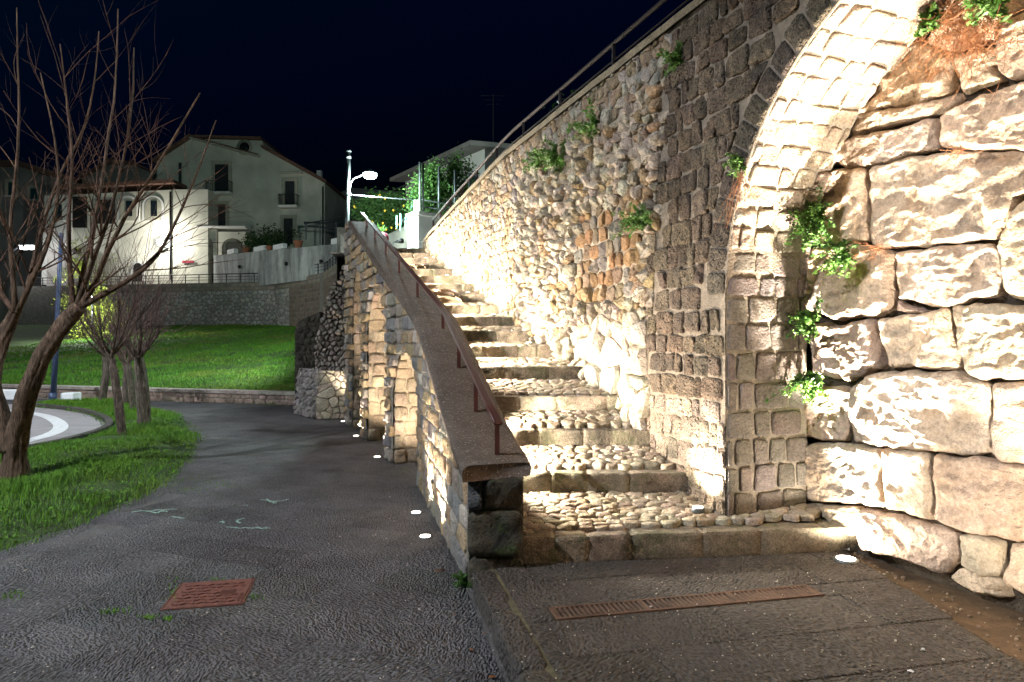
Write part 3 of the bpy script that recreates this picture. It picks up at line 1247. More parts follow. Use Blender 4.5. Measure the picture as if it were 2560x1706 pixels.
def tuff_pick(c, i):
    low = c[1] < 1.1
    base = (0.27, 0.21, 0.155) if low else (0.13, 0.095, 0.064)  # paler low courses, darker upper ones: the fall of light put into the colour
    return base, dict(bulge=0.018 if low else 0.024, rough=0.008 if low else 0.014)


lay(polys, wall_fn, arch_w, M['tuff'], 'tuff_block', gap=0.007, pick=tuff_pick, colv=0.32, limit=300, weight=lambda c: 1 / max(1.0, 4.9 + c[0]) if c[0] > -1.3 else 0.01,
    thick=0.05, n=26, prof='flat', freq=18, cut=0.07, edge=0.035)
# voussoirs on the face
polys = []
nv = 34
for i in range(nv):
    t0, t1 = pi * i / nv, pi * (i + 1) / nv
    pr = lambda t, r: (ARC.m + (ARC.hw + r) * math.cos(t), ARC.zs + (ARC.hz + r) * math.sin(t))
    polys.append([pr(t0, 0.0), pr(t0, RING), pr(t1, RING), pr(t1, 0.0)])
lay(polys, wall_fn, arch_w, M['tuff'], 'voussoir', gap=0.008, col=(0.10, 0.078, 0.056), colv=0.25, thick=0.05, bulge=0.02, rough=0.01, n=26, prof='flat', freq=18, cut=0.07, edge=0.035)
# jamb and underside of the arch
jamb_fn, jl = profile_map(ARC.table(0.12), lambda a, z: WC + np.outer(a, WDIR) + np.column_stack((np.zeros((len(a), 2)), z)), -WNRM)
tab = np.array(ARC.table(0.12))
mb = MB()
V, Fs = sheet(lambda v: jamb_fn(v + np.array((0, 0, 0.004))), 0, TH, 0, jl, 10, 150)
# a straight joint: the sheet lies just behind the stones
part('mortar_joint', V, Fs, M['mortar'], arch_w, (0.38, 0.33, 0.26))
polys = courses(0.0, TH, 0.0, 1.8, 0.2, 0.23, jit=0.06, wv=0.42) + courses(0.0, TH, 1.8, jl, 0.16, 0.2, jit=0.09, wv=0.42)


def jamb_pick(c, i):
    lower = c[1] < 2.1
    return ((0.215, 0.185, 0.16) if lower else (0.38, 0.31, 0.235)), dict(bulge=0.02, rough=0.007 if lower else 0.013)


lay(polys, jamb_fn, arch_w, M['pier'], 'arch_stone', gap=0.009, pick=jamb_pick, colv=0.18, thick=0.03, n=28, prof='flat', freq=16, cut=0.07, edge=0.035)

# ================================================================== RUBBLE WALL beside the steps
rub = thing('rubble_wall', tuple(WC + WDIR * 5.0 + np.array((0, 0, 1.5))), 'high uneven rubble wall rising along the right side of the steps', 'wall')
mb = MB()
cols = np.linspace(W1 + 0.02, 9.95, 50)
for a, b in zip(cols[:-1], cols[1:]):
    V = wall_fn(np.array([(a, 0, 0.008), (b, 0, 0.008), (b, wall_top(b) - 0.03, 0.008), (a, wall_top(a) - 0.03, 0.008),
                          (a, 0, -0.7), (b, 0, -0.7), (b, wall_top(b) - 0.03, -0.7), (a, wall_top(a) - 0.03, -0.7)]))
    mb.add(V, [(0, 1, 2, 3), (3, 2, 6, 7), (5, 4, 7, 6)], (0.40, 0.33, 0.24))
V = wall_fn(np.array([(9.95, 0, -0.015), (9.95, 0, -0.7), (9.95, 3.62, -0.7), (9.95, 3.62, -0.015)]))
mb.add(V, [(0, 1, 2, 3)], (0.40, 0.33, 0.24))
mb.build('mortar_core', M['mortar'], rub)
pts = []
for (w, z) in jitter_grid(0.55, 9.95, 0.5, 4.2, 0.12, 0.098, 0.47):
    dd = 4.88 + 0.9409 * w
    if z < stair_z(np.array([dd]))[0] - 0.12 or z > wall_top(w) + 0.05:
        continue
    if w < edge_w(z) - 0.05:
        continue
    if w < 2.4 and z < 1.75 and RS.rand() < 0.72:
        continue
    if RS.rand() < 0.1:
        continue
    if 1.15 < w < 2.5 and 2.0 < z < 2.85:
        continue
    if w > 4.2 or z > wall_top(w) - 0.42:
        w = w + RS.uniform(-.02, .02); z = round(z / 0.115) * 0.115 + RS.uniform(-.012, .012)
    pts.append((w, z))
for r in range(6):
    for c in range(8):
        pts.append((1.2 + (c + RS.uniform(-.2, .2)) * 0.165 + 0.04 * (r % 2), 2.06 + (r + RS.uniform(-.12, .12)) * 0.145))
cells = voronoi(pts, [(0.5, 0.4), (10.1, 0.4), (10.1, 4.4), (0.5, 4.4)], 16, (1.0, 1.15))
polys = []
for c in cells:
    if len(c) < 3:
        polys.append([]); continue
    g = centroid(c)
    t = wall_top(g[0]) - 0.03
    c = clip(c, (0, 1), t)
    c = clip(c, (-1, 0), -edge_w(g[1]) - 0.005) if len(c) > 2 else c
    c = clip(c, (1, 0), 9.94) if len(c) > 2 else c
    polys.append(c)


def rub_pick(c, i):
    w, z = c
    r = RS.rand()
    if 1.15 < w < 2.55 and 2.0 < z < 2.9 and r < 0.8:
        u_ = RS.rand()
        return ((0.29, 0.165, 0.075) if u_ < 0.4 else (0.23, 0.16, 0.10) if u_ < 0.75 else (0.2, 0.17, 0.14)), dict(bulge=0.032, rough=0.018)
    if w < 2.5 and z < 1.8:
        return (0.54, 0.465, 0.36), dict(bulge=0.08, rough=0.045, n=22, prof='soft', freq=7)
    if z > wall_top(w) - 0.4:
        return ((0.30, 0.225, 0.145) if r < 0.6 else (0.36, 0.32, 0.26)), dict(bulge=0.035, rough=0.015)
    if w > 4.2:
        return ((0.33, 0.235, 0.14) if r < 0.5 else (0.40, 0.35, 0.28) if r < 0.85 else (0.2, 0.18, 0.16)), dict(bulge=0.04, rough=0.018)
    return ((0.48, 0.405, 0.305) if r < 0.66 else (0.30, 0.25, 0.19) if r < 0.86 else (0.36, 0.25, 0.14)), dict(bulge=RS.uniform(0.02, 0.10), rough=0.034)


lay(polys, wall_fn, rub, M['rubble'], 'rubble_stone', gap=0.0035, pick=rub_pick, colv=0.2, limit=300, weight=lambda c: 1 / (4.88 + 0.94 * c[0]) ** 3,
    thick=0.05, n=12, prof='soft', freq=17, edge=0.10, cut=0.14, smooth=False)


def top_coping(parent, a0, a1):
    n = int((a1 - a0) / 0.25)
    A = np.linspace(a0, a1, n + 1)
    V = []
    for a in A:
        t = wall_top(a)
        for h, z in ((0.05, -0.03), (0.05, 0.035), (0.03, 0.05), (-0.4, 0.05), (-0.4, -0.03)):
            V.append((a, t + z, h))
    V = np.array(V)
    V[:, 2] += 0.008 * vnoise(V, 3, 3, 2); V[:, 1] += 0.008 * vnoise(V, 3, 4, 2)
    Fs = []
    for i in range(n):
        for k in range(4):
            Fs.append((i * 5 + k, (i + 1) * 5 + k, (i + 1) * 5 + k + 1, i * 5 + k + 1))
    part('coping', wall_fn(V), Fs, M['parapet'], parent, (0.24, 0.195, 0.125), smooth=False)


top_coping(rub, 0.76, 9.97)
top_coping(arch_w, -4.6, 0.755)

# ================================================================== PARAPET WITH ARCHES (left of the steps)
par = thing('arched_parapet_wall', (-0.5, 6.0, 0.0), 'tan stone parapet wall with three tall arches and sloping concrete coping', 'wall')
ARCHES = [Opening(7.60, 8.93, 0.86, 1.47), Opening(9.35, 11.0, 1.62, 2.36), Opening(11.45, 12.55, 2.15, 2.95)]
PNRM = np.array((-0.938, -0.346, 0.0))
PDIR = np.array((-0.346, 0.938, 0.0))


def par_pt(a, z):
    a = np.asarray(a, float)
    return np.column_stack((OX(a), a, z))


def par_fn(V):
    V = np.asarray(V, float)
    return par_pt(V[:, 0], V[:, 1]) + V[:, 2:3] * PNRM


PTH = 0.33
PEND = 13.25
cols = [np.linspace(4.45, 7.6, 14)]
for o in ARCHES:
    cols.append(np.linspace(o.a0, o.a1, 22))
cols.append(np.linspace(12.55, PEND, 4))
cols = np.unique(np.round(np.concatenate(cols), 4))
mb = MB()
tj = (0.34, 0.30, 0.245)
for a, b in zip(cols[:-1], cols[1:]):
    m_ = (a + b) / 2
    op = next((o for o in ARCHES if o.a0 < m_ < o.a1), None)
    zz = [(op.zs + op.hz * math.sqrt(max(0, 1 - ((t - op.m) / op.hw) ** 2))) if op else -0.05 for t in (a, b)]
    zt = [CZ(t) - 0.06 for t in (a, b)]
    V = par_fn(np.array([(a, zz[0], 0.008), (b, zz[1], 0.008), (b, zt[1], 0.008), (a, zt[0], 0.008),
                         (a, min(zt[0] - 0.05, stair_z(np.array([a]))[0] - 0.3 if not op else zz[0]), -PTH), (b, min(zt[1] - 0.05, stair_z(np.array([b]))[0] - 0.3 if not op else zz[1]), -PTH), (b, zt[1], -PTH), (a, zt[0], -PTH)]))
    mb.add(V, [(1, 0, 3, 2), (3, 7, 6, 2), (4, 5, 6, 7)], tj)
V = par_fn(np.array([(PEND, -0.05, -0.01), (PEND, CZ(PEND) - 0.06, -0.01), (PEND, CZ(PEND) - 0.06, -PTH), (PEND, -0.05, -PTH)]))
mb.add(V, [(0, 1, 2, 3)], tj)
mb.build('mortar_core', M['mortar'], par)
# face stones
polys = []
for poly in courses(4.47, PEND, 0.0, 4.0, 0.16, 0.27, jit=0.07, wv=0.45):
    c = centroid(poly)
    t = CZ(c[0]) - 0.085
    if c[1] > t:
        continue
    poly = clip(poly, (-np.gradient(CZ(np.array((c[0] - .1, c[0], c[0] + .1))), 0.1)[1], 1.0), t - np.gradient(CZ(np.array((c[0] - .1, c[0], c[0] + .1))), 0.1)[1] * c[0])
    for o in ARCHES:
        if len(poly) >= 3:
            poly = o.trim(poly)
    if len(poly) >= 3:
        polys.append(poly)


def par_pick(c, i):
    r = RS.rand()
    far = c[0] > 8.8
    col = (0.40, 0.29, 0.17) if r < 0.45 else (0.30, 0.26, 0.21) if r < 0.75 else (0.22, 0.21, 0.20) if r < 0.9 else (0.47, 0.42, 0.34)
    return col, dict(bulge=0.05 if far else 0.022, rough=0.028 if far else 0.012)


lay(polys, par_fn, par, M['parapet'], 'wall_stone', gap=0.012, pick=par_pick, colv=0.18, limit=300, weight=lambda c: 1 / c[0] ** 2.5, thick=0.04, n=22, prof='flat', freq=13, cut=0.09, edge=0.06)
# reveals of the arches
ND = 1.15
for o in ARCHES:
    fn, L = profile_map(o.table(-0.02, 24), par_pt, -PNRM)
    half = L * 0.56
    V, Fs = sheet(lambda v: fn(v + np.array((0, 0, 0.006))), 0.02, ND, 0, L, 8, 60)
    part('vault_mortar', V, Fs, M['mortar'], par, (0.36, 0.29, 0.2))
    polys = courses(0.0, ND, 0.0, half, 0.2, 0.27, jit=0.06, wv=0.4)
    lay(polys, fn, par, M['parapet'], 'vault_stone', gap=0.011, col=(0.41, 0.315, 0.215), colv=0.2, thick=0.04, bulge=0.028, rough=0.016, n=20, prof='flat', freq=14, cut=0.09, edge=0.06, limit=90)
    polys = courses(0.0, ND, half, L, 0.2, 0.3, jit=0.06, wv=0.4)
    lay(polys, fn, par, M['parapet'], 'vault_stone', gap=0.011, col=(0.41, 0.315, 0.215), colv=0.2, thick=0.04, bulge=0.028, rough=0.016, n=12, prof='flat', freq=14, cut=0.16, edge=0.05, limit=90)
    # back of the niche
    A = np.linspace(o.a0, o.a1, 16)
    V = np.concatenate((par_pt(A, np.full(16, -0.05)), par_pt(A, np.array([float(o.bottom(np.array([min(max(t, o.a0 + 1e-4), o.a1 - 1e-4)]))[0]) for t in A])))) - PNRM * ND
    part('niche_back', V, [(i, i + 1, 17 + i, 16 + i) for i in range(15)], M['mortar'], par, (0.3, 0.235, 0.16))
# front pillar
polys = [[(-0.292, 0.0), (0.075, 0.0), (0.075, 0.2), (-0.292, 0.2)], [(-0.292, 0.2), (0.075, 0.2), (0.075, 0.5), (-0.292, 0.5)],
         [(-0.292, 0.5), (-0.19, 0.5), (-0.19, 0.71), (-0.292, 0.71)], [(-0.19, 0.5), (0.075, 0.5), (0.075, 0.71), (-0.19, 0.71)]]
pil = []
for i, p in enumerate(polys):
    q = inset(p, 0.006)
    V, Fs = stone(q, thick=0.2, bulge=0.03, rough=0.022, n=30, prof='flat', freq=11, seed=900 + i, cut=0.1, edge=0.03)
    V = np.column_stack((V[:, 0], 4.45 - V[:, 2] + 0.1 * V[:, 0], V[:, 1]))
    part('pillar_stone', V, Fs, M['pillar'], par, (0.085, 0.075, 0.052) if i != 2 else (0.10, 0.105, 0.11))
V, Fs = box((-0.108, 4.60, 0.34), (0.365, 0.27, 0.74))
part('pillar_core', V, Fs, M['mortar'], par, (0.16, 0.14, 0.1), smooth=False)
# coping ribbon
dds = np.concatenate((np.linspace(4.36, 8, 40), np.linspace(8.1, 12.75, 36)))
V = []
prof_c = ((-0.055, -0.085), (-0.062, -0.02), (-0.045, 0.004), (0.0, 0.012), (0.18, 0.018), (0.36, 0.012), (0.405, 0.004), (0.42, -0.02), (0.412, -0.085))
for d in dds:
    for q, z in prof_c:
        p0 = np.array((OX(d), d, CZ(d) + z)) - PNRM * q
        V.append(p0)
V = np.array(V)
nz = vnoise(V, 9, 41, 3)
V[:, 2] += 0.006 * nz; V[:, 0] += 0.006 * vnoise(V, 9, 42, 2)
n = len(prof_c)
Fs = []
V = V.reshape(len(dds), len(prof_c), 3)
for _ in range(25):
    V[2:-2] = (V[1:-3] + 2 * V[2:-2] + V[3:-1]) / 4
V = V.reshape(-1, 3)
V[:, 2] += 0.004 * vnoise(V, 9, 41, 3)
for i in range(len(dds) - 1):
    for k in range(n):
        j = (k + 1) % n
        Fs.append((i * n + k, i * n + j, (i + 1) * n + j, (i + 1) * n + k))
Fs.append(tuple(range(n)))
Fs.append(tuple((len(dds) - 1) * n + k for k in range(n - 1, -1, -1)))
part('coping', V, Fs, M['coping'], par, (0.5, 0.5, 0.5), smooth=True)
# handrail
rail = thing('handrail', (-0.1, 4.5, float(CZ(4.5))), 'red brown metal handrail on the parapet coping beside the steps', 'handrail')
RO = lambda d: np.array((OX(d), d, 0.0)) - PNRM * 0.2 + np.array((0, 0, CZ(d) + np.interp(d, (4.4, 7, 12.7), (0.24, 0.22, 0.16))))
pd = [4.5, 5.25, 6.05, 7.05, 8.2, 9.3, 10.3, 11.3, 12.2]
rk_ = [RO(4.47), RO(7.05), RO(12.75)]
rp = [np.array([np.interp(d, (4.47, 7.05, 12.75), [k_[a] for k_ in rk_]) for a in range(3)]) for d in np.concatenate((np.linspace(4.47, 6.95, 10), np.linspace(7.15, 12.75, 20)))]
RL = lambda d: np.array([np.interp(d, (4.47, 7.05, 12.75), [k_[a] for k_ in rk_]) for a in range(3)])
mb = MB()
for off in (-0.018, 0.0, 0.018):
    mb.tube([p - PNRM * off for p in rp], 0.0145, 8)
mb.build('rail', M['red_rail'], rail, smooth=True)
for d in pd:
    p = RL(d)
    b = p.copy(); b[2] = CZ(d) - 0.03
    V, Fs = bar(b, p, 0.032, 0.032)
    part('post', V, Fs, M['red_rail'], rail, smooth=False)

# ================================================================== RUINED WALL behind the arches
ruin = thing('ruined_rubble_wall', (-3.9, 14.2, 0.0), 'ruined rubble core wall sloping down beyond the arches', 'wall')
RDEP = 14.3
out_px = [(872, 575), (858, 615), (846, 660), (826, 700), (806, 750), (786, 800), (772, 850), (762, 905), (756, 935)]
lim = lambda z: float(np.interp(z, [H - (y - 853) * RDEP / FPX for _, y in out_px[::-1]], [(x - 1280) * RDEP / FPX for x, _ in out_px[::-1]]))


def ruin_fn(V):
    V = np.asarray(V, float)
    x = V[:, 0]; z = V[:, 1]
    y = RDEP - 0.25 + (-3.35 - x) * 0.55 + 0.18 * z
    q = np.column_stack((x, y * 0, z))
    y = y + 0.16 * vnoise(q, 2.0, 77, 3)
    return np.column_stack((x, y - V[:, 2], z))


pts = jitter_grid(-4.6, -3.1, 0.85, 4.1, 0.13, 0.11, 0.48)
polys = []
for c in voronoi(pts, [(-4.8, 0.8), (-3.1, 0.8), (-3.1, 4.2), (-4.8, 4.2)], 14):
    if len(c) < 3:
        continue
    g = centroid(c)
    if g[0] < lim(g[1]) + 0.0 or g[1] > 3.75:
        continue
    polys.append(c)
lay(polys, ruin_fn, ruin, M['rubble'], 'rubble_stone', gap=0.008, col=(0.24, 0.21, 0.175), colv=0.3, limit=300, thick=0.12, bulge=0.09, rough=0.05, n=12, prof='soft', freq=13, edge=0.12, cut=0.14, smooth=False)
# core behind the stones
mb = MB()
zs = np.linspace(0.0, 3.85, 16)
prev = None
V = []
for z in zs:
    x0 = max(lim(z) + 0.06, -4.5) if z > 0.9 else -4.35
    f = ruin_fn(np.array([(x0, z, -0.08), (-3.0, z, -0.08)]))
    V += [f[0], f[1], f[1] + np.array((0.25, 2.2, 0)), f[0] + np.array((0.1, 2.2, 0))]
Fs = []
for i in range(len(zs) - 1):
    for k in range(4):
        j = (k + 1) % 4
        Fs.append((i * 4 + k, i * 4 + j, i * 4 + 4 + j, i * 4 + 4 + k))
Fs.append(tuple(range((len(zs) - 1) * 4, len(zs) * 4)))
part('wall_core', V, Fs, M['mortar'], ruin, (0.10, 0.085, 0.07), smooth=False)
# squared lower block: pale face to the camera, grey side
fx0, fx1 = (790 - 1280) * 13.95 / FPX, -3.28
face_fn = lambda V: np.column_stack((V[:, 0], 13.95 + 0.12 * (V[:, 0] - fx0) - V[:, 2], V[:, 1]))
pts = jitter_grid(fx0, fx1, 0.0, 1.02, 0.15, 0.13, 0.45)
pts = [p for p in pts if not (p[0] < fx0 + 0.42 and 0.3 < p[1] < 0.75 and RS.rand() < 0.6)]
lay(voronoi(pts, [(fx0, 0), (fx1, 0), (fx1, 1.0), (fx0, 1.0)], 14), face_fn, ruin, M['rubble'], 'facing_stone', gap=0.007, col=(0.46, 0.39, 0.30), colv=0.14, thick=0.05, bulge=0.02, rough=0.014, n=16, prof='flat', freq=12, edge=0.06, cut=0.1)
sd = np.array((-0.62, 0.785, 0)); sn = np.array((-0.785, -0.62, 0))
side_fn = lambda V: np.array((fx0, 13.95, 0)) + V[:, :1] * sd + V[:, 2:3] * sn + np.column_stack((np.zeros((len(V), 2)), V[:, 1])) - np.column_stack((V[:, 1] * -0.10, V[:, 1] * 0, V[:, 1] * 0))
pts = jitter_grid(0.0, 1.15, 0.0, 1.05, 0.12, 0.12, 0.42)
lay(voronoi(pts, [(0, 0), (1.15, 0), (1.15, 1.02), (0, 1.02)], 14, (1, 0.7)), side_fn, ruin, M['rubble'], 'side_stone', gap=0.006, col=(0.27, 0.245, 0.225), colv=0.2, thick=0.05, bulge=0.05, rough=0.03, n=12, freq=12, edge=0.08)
V, Fs = prism([(0, 0), (1, 0), (1, 1), (0, 1)], 0, 1)
c = [np.array((fx0 + 0.02, 13.98, -0.05)), np.array((fx1, 14.08, -0.05)), np.array((fx1, 15.4, -0.05)), np.array((fx0 - 0.62 + 0.05, 14.9, -0.05))]
V = np.array(c + [p + np.array((0.06 if i in (0, 3) else 0, 0, 1.04)) for i, p in enumerate(c)])
part('block_core', V, [(0, 1, 5, 4), (1, 2, 6, 5), (2, 3, 7, 6), (3, 0, 4, 7), (4, 5, 6, 7)], M['mortar'], ruin, (0.3, 0.26, 0.2), smooth=False)

# added dark wall standing in for the shade at the bank's right end
shade_wing_px = [(737, 935), (737, 830), (744, 806), (760, 796), (800, 780), (800, 935)]
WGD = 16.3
poly_w = [((x - 1280) * WGD / FPX, H - (y - 853) * WGD / FPX) for x, y in shade_wing_px]
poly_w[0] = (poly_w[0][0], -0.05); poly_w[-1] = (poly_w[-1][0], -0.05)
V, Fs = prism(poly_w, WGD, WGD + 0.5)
part('shade_wing', V, Fs, M['mortar'], ruin, (0.035, 0.03, 0.022), smooth=False)
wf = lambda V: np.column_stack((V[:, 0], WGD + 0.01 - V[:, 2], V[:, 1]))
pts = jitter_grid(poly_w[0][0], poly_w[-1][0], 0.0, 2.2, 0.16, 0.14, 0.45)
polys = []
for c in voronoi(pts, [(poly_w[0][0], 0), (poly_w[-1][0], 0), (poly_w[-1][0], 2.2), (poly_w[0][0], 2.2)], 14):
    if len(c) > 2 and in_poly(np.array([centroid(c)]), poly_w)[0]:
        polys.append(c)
lay(polys, wf, ruin, M['rubble'], 'shade_wing_stone', gap=0.012, col=(0.05, 0.045, 0.032), colv=0.3, thick=0.05, bulge=0.04, rough=0.02, n=10, freq=12, edge=0.1, smooth=False)


# ================================================================== GROUND, PATH, ROAD
def flat(name, poly, z, mat, tint=(1, 1, 1)):
    V = [(p[0], p[1], z) for p in poly]
    o = part(name, V, [tuple(range(len(V)))], mat, None, tint, smooth=False)
    o['kind'] = 'structure'
    return o


flat('ground', [(-300, -60), (300, -60), (300, 500), (-300, 500)], -0.06, M['soil'])
PATH_FAR = [(-60, -6), (3.2, -6), (3.0, 3), (2.2, 5.2), (0.2, 5.2), (-1.9, 14.5), (-4.2, 17.5), (-60, 26)]
flat('path', PATH_FAR, -0.006, M['ground'], (1, 1, 1))
path = [o for o in COL.objects if o.name == 'path'][0]
V = [(-6.5, 1.0, -0.0035), (1.2, 1.0, -0.0035), (-0.3, 4.7, -0.0035), (-1.04, 7.6, -0.0035), (-2.5, 11.4, -0.0035), (-5.2, 11.4, -0.0035), (-3.6, 7.5, -0.0035), (-3.6, 5.2, -0.0035)]
part('joint_mortar', V, [tuple(range(8))], M['mortar'], path, (0.125, 0.12, 0.115), smooth=False)
# slabs of the path, as far as they can be told apart
ang = math.radians(-22.0)
e1 = np.array((math.cos(ang), math.sin(ang))); e2 = np.array((-math.sin(ang), math.cos(ang)))
ISLAND = [(-12, 3.0), (-6.0, 3.9), (-4.5, 4.65), (-3.88, 5.2), (-3.78, 5.9), (-3.80, 6.63), (-3.82, 7.5), (-4.25, 8.8), (-4.75, 10.2), (-5.4, 11.6), (-6.2, 13.0), (-7.2, 14.6),
          (-8.4, 16.1), (-9.9, 17.7), (-11.6, 18.2), (-12.4, 17.3), (-11.8, 16.6), (-10.7, 16.1), (-9.4, 15.1), (-8.5, 14.1), (-7.8, 13.2), (-7.25, 12.2), (-6.98, 11.0), (-7.0, 10.0), (-7.5, 9.0), (-8.6, 8.2), (-10, 7.7), (-12, 7.5)]
KERB_L = lambda d: -0.25 - 0.22 * (d - 4.28)        # left edge of the raised platform
MHC = np.array((-1.906, 4.32))                      # manhole
mh_u = np.array((0.9798, 0.2)); mh_v = np.array((-0.2, 0.9798))
isl = np.array(ISLAND)
r0 = -9.0
rowi = 0
v = -1.0
while v < 13.0:
    hgt = RS.uniform(0.34, 0.46)
    u = -9.0 + RS.uniform(0, 0.6)
    while u < 5.0:
        L = RS.uniform(0.55, 1.05)
        poly = [(u, v), (u + L, v), (u + L, v + hgt), (u, v + hgt)]
        W = [tuple(e1 * a + e2 * b) for a, b in poly]
        c = centroid(W)
        u += L
        if c[1] < 1.9 or c[1] > 11.5:
            continue
        if abs(c[0]) > 0.8 * c[1] + 0.8:
            continue
        # against the platform kerb
        if c[1] < 4.75:
            W = clip(W, (1, 0.22), -0.25 + 0.22 * 4.28 - 0.015)
        else:
            W = clip(W, (0.9703, 0.2419), (-0.313 * 0.9703 + 4.65 * 0.2419)) if c[1] < 7.7 else clip(W, (0.934, 0.357), (-1.04 * 0.934 + 7.6 * 0.357))
        if len(W) < 3 or area(W) < 0.02:
            continue
        if in_poly(np.array([centroid(W)]), ISLAND)[0]:
            continue
        q = inset(W, 0.0036)
        if len(q) < 3 or area(q) < 0.015:
            continue
        zz = RS.uniform(-0.0015, 0.0015)
        n = len(q)
        q2 = inset(q, 0.004)
        if len(q2) != n:
            c2 = centroid(q); q2 = [tuple(c2 + (np.array(p) - c2) * 0.975) for p in q]
        V = [(p[0], p[1], -0.03) for p in q] + [(p[0], p[1], zz - 0.003) for p in q] + [(p[0], p[1], zz) for p in q2]
        Fs = [tuple(2 * n + i for i in range(n))]
        for k in (0, 1):
            for i in range(n):
                j = (i + 1) % n
                Fs.append((k * n + i, k * n + j, k * n + n + j, k * n + n + i))
        part('paving_slab', V, Fs, M['slab'], path, vary((1, 1, 1), 0.26, hue=0.04), smooth=False)
    v += hgt
# joint dirt / moss under the slabs is the path sheet itself

# raised platform in front of the steps
PU = np.array((-0.2149, 0.9766)); PV = np.array((0.9766, 0.2149))
plat = flat('platform', [(-0.20, 4.42), (0.62, 0.5), (2.32, 0.5), (2.34, 4.9), (0.0, 4.62)], PZ - 0.006, M['slab2'], (0.9, 0.8, 0.65))
RIGHT_E = 2.33


def add_slab(q, z, mat, parent, t, name, bottom):
    n = len(q)
    c2 = centroid(q)
    q2 = inset(q, 0.004)
    if len(q2) != n:
        q2 = [tuple(c2 + (np.array(p) - c2) * 0.98) for p in q]
    V = [(p[0], p[1], bottom) for p in q] + [(p[0], p[1], z - 0.003) for p in q] + [(p[0], p[1], z) for p in q2]
    Fs = [tuple(2 * n + i for i in range(n))]
    for k in (0, 1):
        for i in range(n):
            j = (i + 1) % n
            Fs.append((k * n + i, k * n + j, k * n + n + j, k * n + n + i))
    return part(name, V, Fs, mat, parent, t, smooth=False)


GR = [np.array((0.20, 3.76)), np.array((1.771, 4.113))]         # back edge of the grating
gr_d = (GR[1] - GR[0]) / np.linalg.norm(GR[1] - GR[0]); gr_n = np.array((-gr_d[1], gr_d[0]))
gr_L = np.linalg.norm(GR[1] - GR[0]); gr_w = 0.165
v0 = float(np.dot(GR[0], PU))
rows = []
b = v0
rows.append((v0 - gr_w - 0.005, v0 + 0.005, 'grate'))
t = v0 + 0.005
while t < 5.4:
    rows.append((t, t + 0.40, 'r')); t += 0.40
t = v0 - gr_w - 0.005
while t > 0.4:
    rows.append((t - 0.42, t, 'r')); t -= 0.42
for (b0, b1, kind) in rows:
    u = -1.2 + RS.uniform(0, 0.5)
    while u < 3.6:
        L = RS.uniform(0.5, 0.95)
        if kind == 'grate':
            g0 = float(np.dot(GR[0], PV)); g1 = g0 + gr_L
            segs = [(-1.0, g0 - 0.005), (g1 + 0.005, 3.6)]
            for s0, s1 in segs:
                W = [tuple(PV * a + PU * bb) for a, bb in ((s0, b0), (s1, b0), (s1, b1), (s0, b1))]
                W = clip(W, (-1, -0.22), 0.25 - 0.22 * 4.28 - 0.165)
                W = clip(W, (1, 0), RIGHT_E)
                if len(W) > 2 and area(W) > 0.004:
                    q = inset(W, 0.004)
                    add_slab(q, PZ, M['slab2'], plat, vary((1, 1, 1), 0.12), 'paving_slab', PZ - 0.03)
            break
        W = [tuple(PV * a + PU * bb) for a, bb in ((u, b0), (u + L, b0), (u + L, b1), (u, b1))]
        u += L
        W = clip(W, (-1, -0.22), 0.25 - 0.22 * 4.28 - 0.165)
        if len(W) > 2:
            W = clip(W, (1, 0), RIGHT_E + 0.03 * math.sin(b0 * 7))
        if len(W) > 2:
            W = clip(W, (-0.122, 1), 4.5 - 0.122 * 0.07)
        if len(W) < 3 or area(W) < 0.01 or centroid(W)[1] < 1.7:
            continue
        q = inset(W, 0.004)
        if len(q) > 2:
            add_slab(q, PZ + RS.uniform(-0.002, 0.002), M['slab2'], plat, vary((1, 1, 1), 0.16, hue=0.03), 'paving_slab', PZ - 0.03)
# kerb stones along the left edge
kerb = thing('stone_kerb', (-0.1, 3.7, 0.0), 'worn basalt kerb along the raised paving at the foot of the steps', 'kerb')
d = 4.36
while d > 1.4:
    L = RS.uniform(0.55, 0.75)
    a, b = d, d - L
    q = [(KERB_L(b) + 0.004, b + 0.006), (KERB_L(b) + 0.15, b + 0.006), (KERB_L(a) + 0.15, a), (KERB_L(a) + 0.004, a)]
    n = 20
    V, Fs = stone(q, thick=0.2, bulge=0.018, rough=0.008, n=34, prof='flat', freq=10, seed=int(d * 100), cut=0.1, edge=0.02)
    V = np.column_stack((V[:, 0], V[:, 1], V[:, 2] + PZ - 0.014))
    part('kerb_stone', V, Fs, M['slab2'], kerb, vary((1.15, 1.1, 1.0), 0.15))
    d = b
V = [(KERB_L(d_) + o_, d_, PZ - 0.003) for d_ in (4.4, 1.5) for o_ in (0.13, 0.175)]
part('moss_joint', V, [(0, 1, 3, 2)], M['moss'], plat, smooth=False)
# gutter strip of earth beside the limestone wall
flat('gutter', [(2.28, 0.5), (3.9, 0.5), (3.2, 2.5), (2.75, 4.2), (2.5, 5.3), (2.28, 4.9)], PZ - 0.022, M['soil'])

# drain grating
gr = thing('drain_grating', (*((GR[0] + GR[1]) / 2 - gr_n * gr_w / 2), PZ), 'long rusty slotted drain grating set in the paving before the steps', 'grating')


def g3(a, b, z):
    p = GR[0] + gr_d * a - gr_n * b
    return np.array((p[0], p[1], z))


